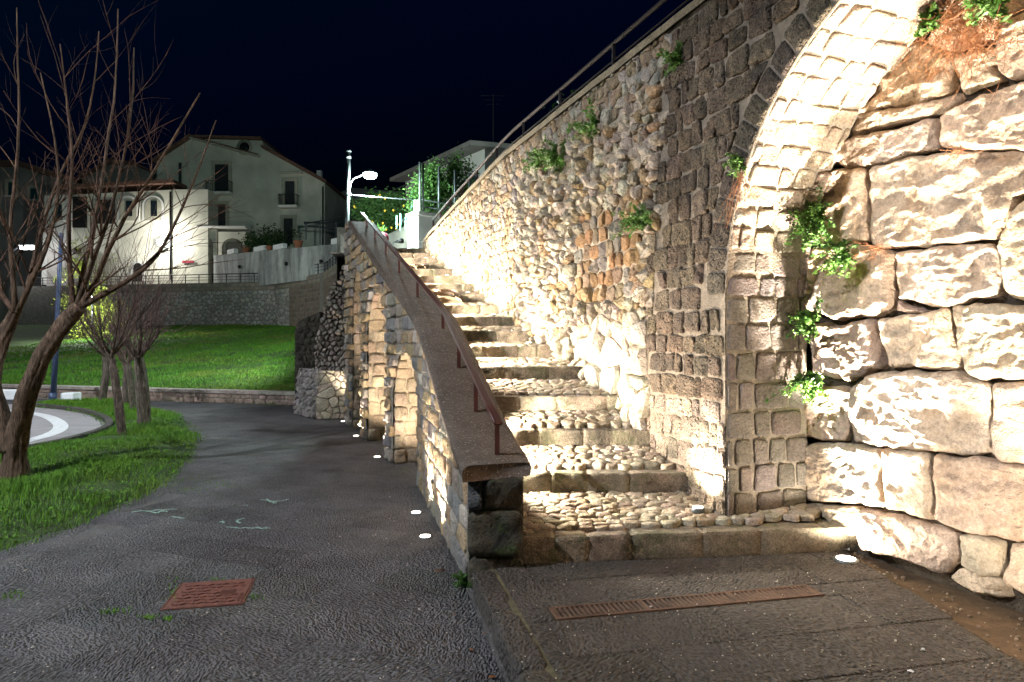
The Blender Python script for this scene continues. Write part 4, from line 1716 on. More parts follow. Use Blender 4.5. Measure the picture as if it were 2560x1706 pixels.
for (a0, b0, a1, b1) in ((0, 0.0, gr_L, 0.0), (0, gr_w, gr_L, gr_w)):
    V, Fs = bar(g3(a0, b0 + (0.009 if b0 == 0 else -0.009), PZ - 0.004), g3(a1, b1 + (0.009 if b0 == 0 else -0.009), PZ - 0.004), 0.018, 0.016)
    part('frame', V, Fs, M['rust_grate'], gr, smooth=False)
for a in (0.008, gr_L / 3, 2 * gr_L / 3, gr_L - 0.008):
    V, Fs = bar(g3(a, 0.018, PZ - 0.004), g3(a, gr_w - 0.018, PZ - 0.004), 0.016, 0.0155)
    part('frame', V, Fs, M['rust_grate'], gr, smooth=False)
nb_ = 56
V0, F0 = bar(np.zeros(3), np.array((*(-gr_n * (gr_w - 0.036)), 0)), 0.0115, 0.014)
me = make_mesh('slat', V0, F0, None, False)
me.materials.append(M['rust_grate'])
for i in range(1, nb_):
    a = gr_L * i / nb_
    if min(abs(a - gr_L / 3), abs(a - 2 * gr_L / 3)) < 0.012:
        continue
    p = g3(a, 0.018, PZ - 0.0045)
    link('slat', me, gr, None, tuple(p - wloc(gr)))
V = [g3(0, 0, PZ - 0.013), g3(gr_L, 0, PZ - 0.013), g3(gr_L, gr_w, PZ - 0.013), g3(0, gr_w, PZ - 0.013)]
part('drain_pit', V, [(0, 1, 2, 3)], M['dark_hole'], gr, smooth=False)

# manhole cover
mh = thing('manhole_cover', (MHC[0], MHC[1], 0.0), 'square rusty cast iron manhole cover in the dark path', 'manhole cover')


def m3(a, b, z):
    p = MHC + mh_u * a + mh_v * b
    return np.array((p[0], p[1], z))


hs = 0.218
V = [m3(sa * hs, sb * hs, z) for z in (-0.02, 0.007) for sa, sb in ((-1, -1), (1, -1), (1, 1), (-1, 1))]
part('plate', V, [(4, 5, 6, 7), (0, 1, 5, 4), (1, 2, 6, 5), (2, 3, 7, 6), (3, 0, 4, 7)], M['rust_iron'], mh, smooth=False)
for s0, s1 in (((-1, -1), (1, -1)), ((1, -1), (1, 1)), ((1, 1), (-1, 1)), ((-1, 1), (-1, -1))):
    V, Fs = bar(m3(s0[0] * (hs + 0.011), s0[1] * (hs + 0.007), 0.0005), m3(s1[0] * (hs + 0.011), s1[1] * (hs + 0.007), 0.0005), 0.009, 0.011)
    part('frame', V, Fs, M['rust_iron'], mh, smooth=False)
rb = MB()
for r in range(7):
    for c in range(8):
        a = -hs + 0.05 + c * 0.046 + (0.02 if r % 2 else 0); b = -hs + 0.045 + r * 0.053
        if abs(a) > hs - 0.035 or (c > 4 and 2 < r < 5):
            continue
        ra = 0.5 if (r + c) % 2 else -0.5
        ca, sa = math.cos(ra), math.sin(ra)
        p, q = m3(a - 0.019 * ca, b - 0.019 * sa, 0.009), m3(a + 0.019 * ca, b + 0.019 * sa, 0.009)
        V, Fs = bar(p, q, 0.011, 0.009)
        rb.add(V, Fs)
for k in range(4):
    V, Fs = bar(m3(0.06, -0.035 + k * 0.018, 0.009), m3(0.15, -0.035 + k * 0.018, 0.009), 0.007, 0.008)
    rb.add(V, Fs)
for k in range(7):
    V, Fs = bar(m3(hs - 0.012, -0.17 + k * 0.02, 0.009), m3(hs - 0.03, -0.17 + k * 0.02, 0.009), 0.008, 0.007)
    rb.add(V, Fs)
rg = [m3(-hs + 0.04 + 0.02 * math.cos(t), hs - 0.045 + 0.02 * math.sin(t), 0.008) for t in np.linspace(0, 2 * pi, 15)]
rb.tube(rg, 0.004, 5)
o = rb.build('raised_pattern', M['rust_iron'], mh)
o['kind'] = 'stuff'

# road on the far left with its kerb and painted edge line
INNER = np.array([(-12.4, 17.3), (-11.8, 16.6), (-10.7, 16.1), (-9.4, 15.1), (-8.5, 14.1), (-7.8, 13.2), (-7.25, 12.2), (-6.98, 11.0), (-7.0, 10.0), (-7.5, 9.0), (-8.6, 8.2), (-10, 7.7), (-12, 7.5)])


def smooth_line(p, n):
    s = np.concatenate(([0], np.cumsum(np.linalg.norm(np.diff(p, axis=0), axis=1))))
    t = np.linspace(0, s[-1], n)
    q = np.column_stack((np.interp(t, s, p[:, 0]), np.interp(t, s, p[:, 1])))
    for _ in range(6):
        q[1:-1] = (q[:-2] + 2 * q[1:-1] + q[2:]) / 4
    return q


inner = smooth_line(INNER, 60)
flat('road', [tuple(p) for p in inner] + [(-40, 7.5), (-40, 17.3)], 0.0, M['asphalt'])
nrm = np.gradient(inner, axis=0); nrm = np.column_stack((nrm[:, 1], -nrm[:, 0])); nrm /= np.linalg.norm(nrm, axis=1)[:, None]
if nrm[30][0] > 0:
    nrm = -nrm
V = np.concatenate((np.column_stack((inner + nrm * 0.62, np.full(60, 0.004))), np.column_stack((inner + nrm * 0.86, np.full(60, 0.004)))))
o = part('road_edge_line', V, [(i, i + 1, 61 + i, 60 + i) for i in range(59)], M['white_paint'], None, None, smooth=False)
o['kind'] = 'structure'
rk = thing('road_kerb', (-7.3, 12.0, 0.0), 'low dark kerb stones curving round the grass island beside the pale road', 'kerb')
for i in range(0, 58, 2):
    a, b = inner[i], inner[i + 2]
    na_, nb2 = nrm[i], nrm[i + 2]
    t = (b - a) / np.linalg.norm(b - a) * 0.006
    q = [tuple(a + na_ * 0.02 + t), tuple(b + nb2 * 0.02 - t), tuple(b - nb2 * 0.10 - t), tuple(a - na_ * 0.10 + t)]
    n = 4
    if area(q) < 0:
        q = q[::-1]
    add_slab(q, 0.085 + RS.uniform(-.004, .004), M['slab2'], rk, vary((1.2, 1.15, 1.1), 0.15), 'kerb_stone', -0.03)

# grass island ----------------------------------------------------------
A, B = np.meshgrid(np.linspace(-12, -3.6, 85), np.linspace(3, 18.4, 155))
pp = np.column_stack((A.ravel(), B.ravel()))
ins = in_poly(pp, ISLAND)


def edge_dist(p, poly):
    d = np.full(len(p), 1e9)
    poly = np.array(poly)
    for i in range(len(poly)):
        a = poly[i]; b = poly[(i + 1) % len(poly)]
        ab = b - a
        t = np.clip(((p - a) @ ab) / (ab @ ab), 0, 1)
        d = np.minimum(d, np.linalg.norm(p - (a + t[:, None] * ab), axis=1))
    return d


def island_z(p):
    e = edge_dist(p, ISLAND)
    return np.clip(e / 0.5, 0, 1) * 0.07 + 0.02 * vnoise(np.column_stack((p, np.zeros(len(p)))), 1.2, 5, 2)


zz = np.where(ins, island_z(pp), -0.05)
i = np.arange(154)[:, None] * 85 + np.arange(84)[None, :]
Fs = np.stack((i, i + 1, i + 86, i + 85), -1).reshape(-1, 4)
keep = ins[Fs].any(1)
o = part('island_turf', np.column_stack((pp, zz)), Fs[keep], M['turf'], None)
o['kind'] = 'structure'


def blades(P0, h, w, mat, name, parent=None, lean=0.5, tintv=0.3, rs=RS, kind='stuff', label=None, cat=None):
    n = len(P0)
    a = rs.uniform(0, 2 * pi, n)
    d = np.column_stack((np.cos(a), np.sin(a), np.zeros(n)))
    sdir = np.column_stack((-np.sin(a), np.cos(a), np.zeros(n)))
    h = h * rs.uniform(0.5, 1.25, n)
    ln = lean * rs.uniform(0.1, 1.0, n) * h
    w = w * rs.uniform(0.7, 1.3, n)
    up = np.array((0, 0, 1.0))
    b0 = P0 - sdir * (w / 2)[:, None]
    b1 = P0 + sdir * (w / 2)[:, None]
    mid = P0 + up * (h * 0.55)[:, None] + d * (ln * 0.3)[:, None]
    m0 = mid - sdir * (w * 0.38)[:, None]; m1 = mid + sdir * (w * 0.38)[:, None]
    tip = P0 + up * (h * np.clip(1 - ln / h * 0.4, 0.4, 1))[:, None] + d * ln[:, None]
    V = np.stack((b0, b1, m0, m1, tip), 1).reshape(-1, 3)
    base = np.arange(n)[:, None] * 5
    T = np.stack((base + 0, base + 1, base + 3, base + 0, base + 3, base + 2, base + 2, base + 3, base + 4), -1).reshape(-1, 3)
    k = 1 + rs.uniform(-tintv, tintv, n)
    ye = rs.uniform(0, 0.35, n) ** 2 * 3
    t = np.column_stack((k * (1 + ye), k, k))
    t = np.repeat(t, 5, 0)
    me = make_mesh(name, V, T, t, True)
    o = link(name, me, parent, mat)
    tag(o, label, cat, kind=kind)
    return o


def scatter_island(n, dmax=19):
    out = []
    while sum(len(x) for x in out) < n:
        m = n * 2
        # denser near the camera
        d = 3.2 + (18.2 - 3.2) * RS.rand(m) ** 1.7
        x = RS.uniform(-12, -3.6, m)
        p = np.column_stack((x, d))
        p = p[in_poly(p, ISLAND)]
        out.append(p)
    p = np.concatenate(out)[:n]
    # ragged rim
    e = edge_dist(p, ISLAND)
    p = p + RS.normal(0, 0.075, p.shape) * (e < 0.16)[:, None]
    return p


gp = scatter_island(170000)
gz = island_z(gp) - 0.01
hn = 0.075 * (1 + 0.75 * vnoise(np.column_stack((gp, np.zeros(len(gp)))), 1.4, 8, 3))
blades(np.column_stack((gp, gz)), np.clip(hn, 0.025, 0.2) * (0.8 + gp[:, 1] * 0.02), 0.0042 * (0.7 + gp[:, 1] * 0.09), M['grass'], 'island_grass', None, 0.75, label='short green grass covering the island by the road', cat='grass')
# small broad-leaved weeds in the grass, part of the same carpet
def leaf_cloud(centres, n_each, spread, size, rs=RS, flatness=0.5, tintv=0.35):
    c = np.repeat(centres, n_each, 0)
    n = len(c)
    p = c + rs.normal(0, 1, (n, 3)) * np.asarray(spread)
    a = rs.normal(0, 1, (n, 3)); a /= np.linalg.norm(a, axis=1)[:, None]
    nn = rs.normal(0, 1, (n, 3)); nn[:, 2] = np.abs(nn[:, 2]) + flatness; nn /= np.linalg.norm(nn, axis=1)[:, None]
    a = a - nn * (a * nn).sum(1)[:, None]; a /= np.maximum(np.linalg.norm(a, axis=1), 1e-6)[:, None]
    b = np.cross(nn, a)
    s = (size * rs.uniform(0.6, 1.3, n))[:, None]
    V = np.stack((p - a * s * 0.5, p - b * s * 0.26 + nn * s * 0.05, p + a * s * 0.5, p + b * s * 0.26 + nn * s * 0.05), 1).reshape(-1, 3)
    k = np.arange(n)[:, None] * 4
    T = np.concatenate((np.concatenate((k, k + 1, k + 2), 1), np.concatenate((k, k + 2, k + 3), 1)), 0)
    t = np.repeat(1 + rs.uniform(-tintv, tintv, n), 4)
    return V, T, np.column_stack((t, t, t))


wp = scatter_island(500)
wz = island_z(wp) + 0.03
V, T, t = leaf_cloud(np.column_stack((wp, wz)), 14, (0.05, 0.05, 0.02), 0.035)
o = link('island_weeds', make_mesh('island_weeds', V, T, t, False), None, M['grass'])
tag(o, 'broad leaved weeds scattered through the island grass', 'weeds', kind='stuff')

# ================================================================== LOW WALL AND GRASS BANK
LWA = np.array((-4.6, 16.75)); LWB = np.array((-17.5, 20.75))
lwd = (LWB - LWA) / np.linalg.norm(LWB - LWA); lwn = np.array((lwd[1], -lwd[0]))
if lwn[1] > 0:
    lwn = -lwn
lw = thing('low_stone_wall', (*((LWA + LWB) / 2), 0.0), 'low tan stone wall with flat coping along the foot of the grass bank', 'wall')
LL = np.linalg.norm(LWB - LWA)


def lw_fn(V):
    V = np.asarray(V, float)
    p = LWA + V[:, :1] * lwd + V[:, 2:3] * lwn
    return np.column_stack((p, V[:, 1]))


lay(courses(0, LL, -0.01, 0.25, 0.13, 0.34, jit=0.05, wv=0.35), lw_fn, lw, M['parapet'], 'wall_stone', gap=0.008, col=(0.36, 0.27, 0.21), colv=0.2, thick=0.05, bulge=0.012, rough=0.008, n=14, prof='flat', freq=10, cut=0.1, limit=300)
V = lw_fn(np.array([(0, -0.05, -0.01), (LL, -0.05, -0.01), (LL, 0.25, -0.01), (0, 0.25, -0.01), (0, 0.25, -0.3), (LL, 0.25, -0.3), (LL, -0.05, -0.3), (0, -0.05, -0.3)]))
part('mortar_core', V, [(0, 1, 2, 3), (3, 2, 5, 4), (4, 5, 6, 7)], M['mortar'], lw, (0.38, 0.33, 0.28), smooth=False)
a = 0.0
while a < LL:
    b = min(LL, a + RS.uniform(0.8, 1.1))
    q = lw_fn(np.array([(a + .004, 0.25, 0.05), (b - .004, 0.25, 0.05), (b - .004, 0.25, -0.32), (a + .004, 0.25, -0.32), (a + .004, 0.325, 0.05), (b - .004, 0.325, 0.05), (b - .004, 0.33, -0.32), (a + .004, 0.33, -0.32)]))
    part('coping_slab', q, [(0, 1, 5, 4), (4, 5, 6, 7), (1, 2, 6, 5), (2, 3, 7, 6), (3, 0, 4, 7)], M['parapet'], lw, vary((0.42, 0.36, 0.31), 0.1), smooth=False)
    a = b

RWL = [np.array(p) for p in ((-46, 54.0), (-30, 51.0), (-16.6, 48.0), (-11.5, 41.5), (-8.6, 34.5), (-5.6, 24.0), (-4.3, 17.3), (-4.0, 15.6))]
RW = np.array(RWL)


def bank_z(x, d):
    dl = 17.05 + (-4.6 - x) * 0.31
    dr = np.interp(x, RW[:, 0], RW[:, 1])
    t = np.clip((d - dl) / (dr - dl), 0, 1)
    z1 = np.interp(x, (-46, -16.6, -8.6, -4.4), (2.9, 2.7, 2.2, 1.0))
    return 0.27 + (z1 - 0.27) * (0.75 * t + 0.25 * t ** 0.6)


V = []
na, nb = 70, 60
for r in range(nb + 1):
    for c in range(na + 1):
        x = -46 + 42.2 * c / na
        dl = 17.05 + (-4.6 - x) * 0.31
        dr = np.interp(x, RW[:, 0], RW[:, 1]) + 0.3
        d = dl + (dr - dl) * (r / nb) ** 1.4
        V.append((x, d, 0))
V = np.array(V)
V[:, 2] = bank_z(V[:, 0], V[:, 1]) + 0.05 * vnoise(V, 0.5, 3, 3)
i = np.arange(nb)[:, None] * (na + 1) + np.arange(na)[None, :]
o = part('grass_bank', V, np.stack((i, i + 1, i + na + 2, i + na + 1), -1).reshape(-1, 4), M['turf'])
o['kind'] = 'structure'
n = 130000
x = RS.uniform(-24, -4.2, n)
dl = 17.05 + (-4.6 - x) * 0.31; dr = np.interp(x, RW[:, 0], RW[:, 1])
d = dl + (dr - dl) * RS.rand(n) ** 1.7
p = np.column_stack((x, d, np.zeros(n)))
p[:, 2] = bank_z(x, d) + 0.05 * vnoise(p, 0.5, 3, 3) - 0.01
blades(p, 0.08 * (1 + 0.5 * vnoise(p, 0.9, 2, 2)), 0.012 + 0.0011 * (d - 17), M['lawn'], 'bank_grass', None, 0.8, label='mown green grass on the sloping bank above the low wall', cat='grass')


# ================================================================== UPPER STREET AND ITS RETAINING WALL
RZ = np.array((5.8, 5.8, 5.78, 5.75, 5.7, 4.9, 4.25, 4.2))  # near end raised and lengthened to cast shade on the grass bank
rwall = thing('retaining_wall', (-16.6, 48.0, 2.5), 'far rough stone retaining wall between the grass bank and upper street', 'wall')
# straight runs with stones
seg_s = np.concatenate(([0], np.cumsum(np.linalg.norm(np.diff(RW, axis=0), axis=1))))


def rw_fn(V):
    V = np.asarray(V, float)
    x = np.interp(V[:, 0], seg_s, RW[:, 0]); y = np.interp(V[:, 0], seg_s, RW[:, 1])
    tx = np.gradient(np.interp(np.linspace(0, seg_s[-1], 400), seg_s, RW[:, 0])); ty = np.gradient(np.interp(np.linspace(0, seg_s[-1], 400), seg_s, RW[:, 1]))
    L = np.hypot(tx, ty); tx, ty = tx / L, ty / L
    ss = np.linspace(0, seg_s[-1], 400)
    nx = np.interp(V[:, 0], ss, ty); ny = -np.interp(V[:, 0], ss, tx)
    return np.column_stack((x + nx * V[:, 2], y + ny * V[:, 2], V[:, 1]))


flip = -1 if rw_fn(np.array([(20, 0, 1.0)]))[0][1] > rw_fn(np.array([(20, 0, 0.0)]))[0][1] else 1
rwf = lambda V: rw_fn(np.asarray(V, float) * np.array((1, 1, flip)))
rtop = lambda s: np.interp(s, seg_s, RZ)
S = np.linspace(0, seg_s[-1], 60)
V = np.concatenate((rwf(np.column_stack((S, S * 0 + 0.2, S * 0))), rwf(np.column_stack((S, rtop(S), S * 0))), rwf(np.column_stack((S, rtop(S), S * 0 - 0.5)))))
Fs = [(i, i + 1, 61 + i, 60 + i) for i in range(59)] + [(60 + i, 61 + i, 121 + i, 120 + i) for i in range(59)]
part('mortar_core', V, Fs, M['mortar'], rwall, (0.2, 0.185, 0.165), smooth=False)
s_b = seg_s[2]
pts = jitter_grid(s_b - 16.5, s_b + 2.5, 2.0, 5.15, 0.34, 0.27, 0.44)
polys = voronoi(pts, [(s_b - 16.6, 1.9), (s_b + 2.6, 1.9), (s_b + 2.6, 5.2), (s_b - 16.6, 5.2)], 14)
lay(polys, rwf, rwall, M['rubble'], 'wall_stone', gap=0.018, col=(0.36, 0.345, 0.32), colv=0.3, limit=300, weight=lambda c: 1 / (1 + abs(c[0] - s_b)), thick=0.08, bulge=0.07, rough=0.04, n=9, prof='low', freq=5, edge=0.08, amin=1)
polys = courses(s_b - 16.6, seg_s[-3] - 1, 5.22, 5.72, 0.25, 0.55, jit=0.04)
lay(polys, rwf, rwall, M['parapet'], 'top_stone', gap=0.012, col=(0.28, 0.24, 0.19), colv=0.15, limit=180, thick=0.06, bulge=0.03, rough=0.012, n=9, prof='low', freq=5)
polys = [p for p in courses(s_b + 2.7, seg_s[-3] + 5, 2.0, 5.2, 0.3, 0.55, jit=0.05) if centroid(p)[1] < rtop(centroid(p)[0]) - 0.2]
lay(polys, rwf, rwall, M['parapet'], 'side_stone', gap=0.014, col=(0.19, 0.145, 0.11), colv=0.2, limit=260, thick=0.06, bulge=0.03, rough=0.015, n=9, prof='low', freq=5)

V = []
US = [(-60, 54.5, -60, 75), (-46, 54.0, -46, 75), (-30, 51, -30, 75), (-16.6, 48, -12, 75), (-11.5, 41.5, -4, 60), (-8.6, 34.5, 2, 50), (-5.6, 24, 6, 30), (-4.4, 17.5, 6, 20), (-3.9, 14.6, 6, 14.6)]
UZ = (5.72, 5.72, 5.72, 5.7, 5.68, 5.6, 4.6, 3.62, 3.49)
for (a, b, c, d), z in zip(US, UZ):
    V += [(a, b, z), (c, d, z)]
o = part('upper_street', V, [(2 * i, 2 * i + 1, 2 * i + 3, 2 * i + 2) for i in range(len(US) - 1)], M['asphalt'], None, None, smooth=False)
o['kind'] = 'structure'

# railing along the street edge
rl = thing('street_railing', (-16.6, 48.0, 5.7), 'thin dark metal railing along the upper street edge', 'railing')
sr = np.linspace(seg_s[0] + 8, seg_s[4] + 6, 40)
pts_r = rwf(np.column_stack((sr, rtop(sr), sr * 0 - 0.12)))
for hgt, nm, r in ((0.62, 'top_rail', 0.035), (0.42, 'rail', 0.018), (0.22, 'rail', 0.018)):
    V, Fs = tube(pts_r + np.array((0, 0, hgt)), r, 5)
    part(nm, V, Fs, M['dark_metal'], rl)
for p in pts_r:
    V, Fs = bar(p, p + np.array((0, 0, 0.62)), 0.05, 0.05)
    part('post', V, Fs, M['dark_metal'], rl, smooth=False)

# rain-stained wall behind the street with planters on it
wl = thing('terrace_wall', (-17.0, 48.0, 5.6), 'rain stained pale plaster wall beside the upper street', 'wall')
a = np.array((-23.6, 54.0)); b = np.array((-9.6, 40.0))
n2 = np.array((0.7, 0.71))
q = []
for p, z in ((a, 8.35), (b, 7.35)):
    for off in (0, 0.35):
        for zz in (5.5, z):
            q.append((p[0] + n2[0] * off, p[1] + n2[1] * off, zz))
part('wall', q, [(0, 1, 5, 4), (1, 3, 7, 5), (2, 0, 4, 6), (3, 2, 6, 7), (0, 2, 3, 1), (4, 5, 7, 6)], M['stain_plaster'], wl, smooth=False)
for t in (0.25, 0.62, 0.85):
    p = a + (b - a) * t
    z = 8.35 + (7.35 - 8.35) * t - 1.0
    V, Fs = tube([(p[0] - 0.02, p[1] - 0.02, z), (p[0] - 0.1, p[1] - 0.1, z - 0.02)], 0.13, 8)
    part('weep_pipe', V, Fs, M['dark_hole'], wl)
for i, (t, w) in enumerate(((0.16, 1.3), (0.40, 1.6), (0.55, 1.5), (0.93, 1.2))):
    p = a + (b - a) * t + n2 * 0.17
    z = 8.35 - t
    rz = math.atan2(b[1] - a[1], b[0] - a[0])
    nm = ['leftmost', 'second', 'third', 'rightmost'][i]
    V, Fs = box((p[0], p[1], z + 0.2), (w, 0.32, 0.36), rz, 0.03)
    o = part('planter_box', V, Fs, M['white_block'], None, smooth=False)
    tag(o, f'{nm} white planter trough on the stained terrace wall', 'planter', 'planters on the terrace wall')
for i, (t, r) in enumerate(((0.28, 0.24), (0.47, 0.2), (0.68, 0.28))):
    p = a + (b - a) * t + n2 * 0.17
    z = 8.35 - t
    pot = thing('flower_pot', (p[0], p[1], z), ['terracotta pot left of the planter troughs on the terrace wall', 'small terracotta pot between two planter troughs', 'large terracotta pot with a plant on the terrace wall'][i], 'pot', 'pots on the terrace wall')
    V, Fs = tube([(p[0], p[1], z), (p[0], p[1], z + r * 1.4), (p[0], p[1], z + r * 1.41), (p[0], p[1], z + r * 1.7)], [r * 0.7, r, r * 1.12, r * 1.12], 12)
    part('pot', V, Fs, M['terracotta'], pot)
    V, T, t_ = leaf_cloud(np.array([(p[0], p[1], z + r * 2.6)]), 70, (r * 0.8, r * 0.8, r * 0.8), 0.16)
    part('plant', V, T, M['leaf_dark'], pot, t_, smooth=False, kind='stuff')

# ================================================================== HOUSES
HDp = 58.0


def hp(x, y, d=HDp):
    return ((x - 1280) * d / FPX, H + (853 - y) * d / FPX)


def house_poly(pxs, d):
    return [hp(x, y, d) for x, y in pxs]


def window(parent, x0, x1, y0, y1, d, frame=True, shutter='pane', fw=0.12, sill=True, name='window'):
    (xa, zb), (xb, za) = hp(x0, y1, d), hp(x1, y0, d)
    V, Fs = box(((xa + xb) / 2, d - 0.02, (za + zb) / 2), (xb - xa, 0.06, za - zb))
    w = part(name, V, Fs, M['trim'], parent, smooth=False)
    V, Fs = box(((xa + xb) / 2, d - 0.055, (za + zb) / 2), (xb - xa - 0.12, 0.02, za - zb - 0.12))
    part('pane', V, Fs, M[shutter], w, smooth=False)
    if frame:
        f = MB()
        f.box(((xa + xb) / 2, d - 0.06, za + fw), (xb - xa + 4 * fw, 0.12, 2 * fw))
        f.box((xa - fw, d - 0.06, (za + zb) / 2), (2 * fw, 0.115, za - zb))
        f.box((xb + fw, d - 0.06, (za + zb) / 2), (2 * fw, 0.115, za - zb))
        f.build('frame', M['trim'], w)
    if sill:
        V, Fs = box(((xa + xb) / 2, d - 0.12, zb - 0.06), (xb - xa + 4 * fw, 0.3, 0.12))
        part('sill', V, Fs, M['plaster_white'], w, smooth=False)
    return w


def balcony(parent, x0, x1, y, d, hgt=26):
    (xa, z0), (xb, _) = hp(x0, y, d), hp(x1, y, d)
    V, Fs = box(((xa + xb) / 2, d - 0.45, z0 - 0.1), (xb - xa, 0.9, 0.22), 0, 0.04)
    b_ = part('balcony', V, Fs, M['plaster_white'], parent, smooth=False)
    f = MB()
    hh = hgt * d / FPX
    for t in np.linspace(xa + 0.06, xb - 0.06, 14):
        V, Fs = bar((t, d - 0.85, z0), (t, d - 0.85, z0 + hh), 0.025, 0.025); f.add(V, Fs)
    V, Fs = bar((xa + 0.03, d - 0.85, z0 + hh), (xb - 0.03, d - 0.85, z0 + hh), 0.05, 0.05); f.add(V, Fs)
    for xx in (xa + 0.05, xb - 0.05):
        V, Fs = bar((xx, d - 0.85, z0 + hh), (xx, d - 0.05, z0 + hh), 0.05, 0.05); f.add(V, Fs)
        for yy in (d - 0.6, d - 0.35, d - 0.1):
            V, Fs = bar((xx, yy, z0), (xx, yy, z0 + hh), 0.025, 0.025); f.add(V, Fs)
    o = f.build('balcony_railing', M['dark_metal'], b_)
    o['kind'] = 'stuff'


house = thing('gabled_house', (*hp(600, 700)[:1], HDp, 5.7), 'large cream plastered house with a gabled roof and two balconies', 'house')
pm = house_poly([(392, 712), (812, 712), (812, 458), (660, 374), (655, 352), (478, 347), (392, 404)], HDp)
V, Fs = prism(pm, HDp, HDp + 11)
part('wall', V, Fs, M['plaster'], house, smooth=False)
# roofs as slabs
def roof_slab(parent, p0, p1, d0, d1, th=0.28, over=0.4, name='roof'):
    (x0, z0), (x1, z1) = hp(*p0), hp(*p1)
    V = []
    for (x, z) in ((x0, z0), (x1, z1)):
        for y in (d0 - over, d1):
            for t in (0.02, th):
                V.append((x, y, z + t))
    return part(name, V, [(0, 1, 5, 4), (2, 6, 7, 3), (1, 3, 7, 5), (0, 4, 6, 2), (0, 2, 3, 1), (4, 5, 7, 6)], M['roof'], parent, smooth=False)


roof_slab(house, (386, 408), (478, 346), HDp, HDp + 11)
roof_slab(house, (478, 346), (656, 351), HDp, HDp + 11, 0.2)
r_ = roof_slab(house, (656, 372), (818, 460), HDp, HDp + 11)
(xa, za), (xb, zb) = hp(768, 440), hp(780, 406)
V, Fs = box(((xa + xb) / 2, HDp + 3, (za + zb) / 2), (xb - xa, 0.5, zb - za)); part('chimney', V, Fs, M['plaster_white'], r_, smooth=False)
# sloping tiled ledge with its shadow line
(x0, z0), (x1, z1) = hp(478, 346), hp(650, 393)
V, Fs = bar((x0, HDp - 0.12, z0), (x1, HDp - 0.12, z1), 0.5, 0.16); part('eave_ledge', V, Fs, M['trim'], house, smooth=False)
f = MB()
for t in np.linspace(0.03, 0.98, 26):
    f.box((x0 + (x1 - x0) * t, HDp - 0.36, z0 + (z1 - z0) * t + 0.1), (0.14, 0.3, 0.1))
o = f.build('eave_tiles', M['roof'], house); o['kind'] = 'stuff'
for (cx, cy, r) in ((612, 369, 0.42), (452, 510, 0.36)):
    x, z = hp(cx, cy)
    V, Fs = tube([(x, HDp, z), (x, HDp - 0.08, z)], r * 1.6, 20); w_ = part('round_window', V, Fs, M['trim'], house)
    V, Fs = tube([(x, HDp - 0.08, z), (x, HDp - 0.1, z)], r, 20); part('pane', V, Fs, M['pane'], w_)
window(house, 536, 573, 410, 483, HDp, sill=False, shutter='shutter', name='balcony_door')
balcony(house, 522, 584, 484, HDp)
window(house, 535, 566, 510, 573, HDp, sill=False, shutter='shutter', name='balcony_door')
window(house, 712, 738, 452, 516, HDp, sill=False, shutter='shutter', name='balcony_door')
balcony(house, 703, 750, 517, HDp)
window(house, 708, 734, 545, 612, HDp, sill=False, shutter='shutter')
window(house, 446, 456, 406, 466, HDp, frame=False, sill=False, shutter='shutter')
(xa, za), (xb, zb) = hp(700, 437), hp(756, 430)
V, Fs = box(((xa + xb) / 2, HDp - 0.15, (za + zb) / 2), (xb - xa, 0.3, 0.16)); part('door_hood', V, Fs, M['trim'], house, smooth=False)
window(house, 486, 511, 617, 658, HDp, shutter='pane')
(xd, z1), (_, z0) = hp(811, 458), hp(811, 700)
V, Fs = tube([(xd - 0.1, HDp - 0.1, z0), (xd - 0.1, HDp - 0.1, z1 - 0.3)], 0.07, 6); part('drainpipe', V, Fs, M['dark_metal'], house)
# arcade terrace in front of the house
arc_t = thing('arched_terrace', (*hp(560, 640, 57.0)[:1], 56.0, 6.6), 'small cream terrace with two low arches before the gabled house', 'terrace')
for (ax0, ax1, az, top) in ((508, 545, 590, 577), (562, 620, 600, 584)):
    (x0, zt), (x1, _) = hp(ax0 - 6, top, 57), hp(ax1 + 6, top, 57)
    zb = hp(0, 650, 57)[1]
    zs = hp(0, az + 22, 57)[1]
    xm = (x0 + x1) / 2; hw = (x1 - x0) / 2 - 0.28
    top_pts = [(xm + hw * math.cos(t), zs + hw * 0.85 * math.sin(t)) for t in np.linspace(0, pi, 14)]
    poly = [(x0, zb), (x0, zt), (x1, zt), (x1, zb), (xm + hw, zb)] + top_pts + [(xm - hw, zb)]
    V, Fs = prism(poly, 56.2, 56.7)
    part('arch', V, Fs, M['plaster'], arc_t, smooth=False)
    V, Fs = box((xm, 57.2, (zb + zs) / 2), (hw * 2, 0.1, zs - zb + 1.2)); part('niche', V, Fs, M['plaster_dark'], arc_t, smooth=False)
(x0, zt), (x1, _) = hp(502, 576, 57), hp(626, 582, 57)
V, Fs = box(((x0 + x1) / 2, 56.7, zt + 0.1), (x1 - x0, 1.6, 0.16)); part('terrace_slab', V, Fs, M['plaster_white'], arc_t, smooth=False)

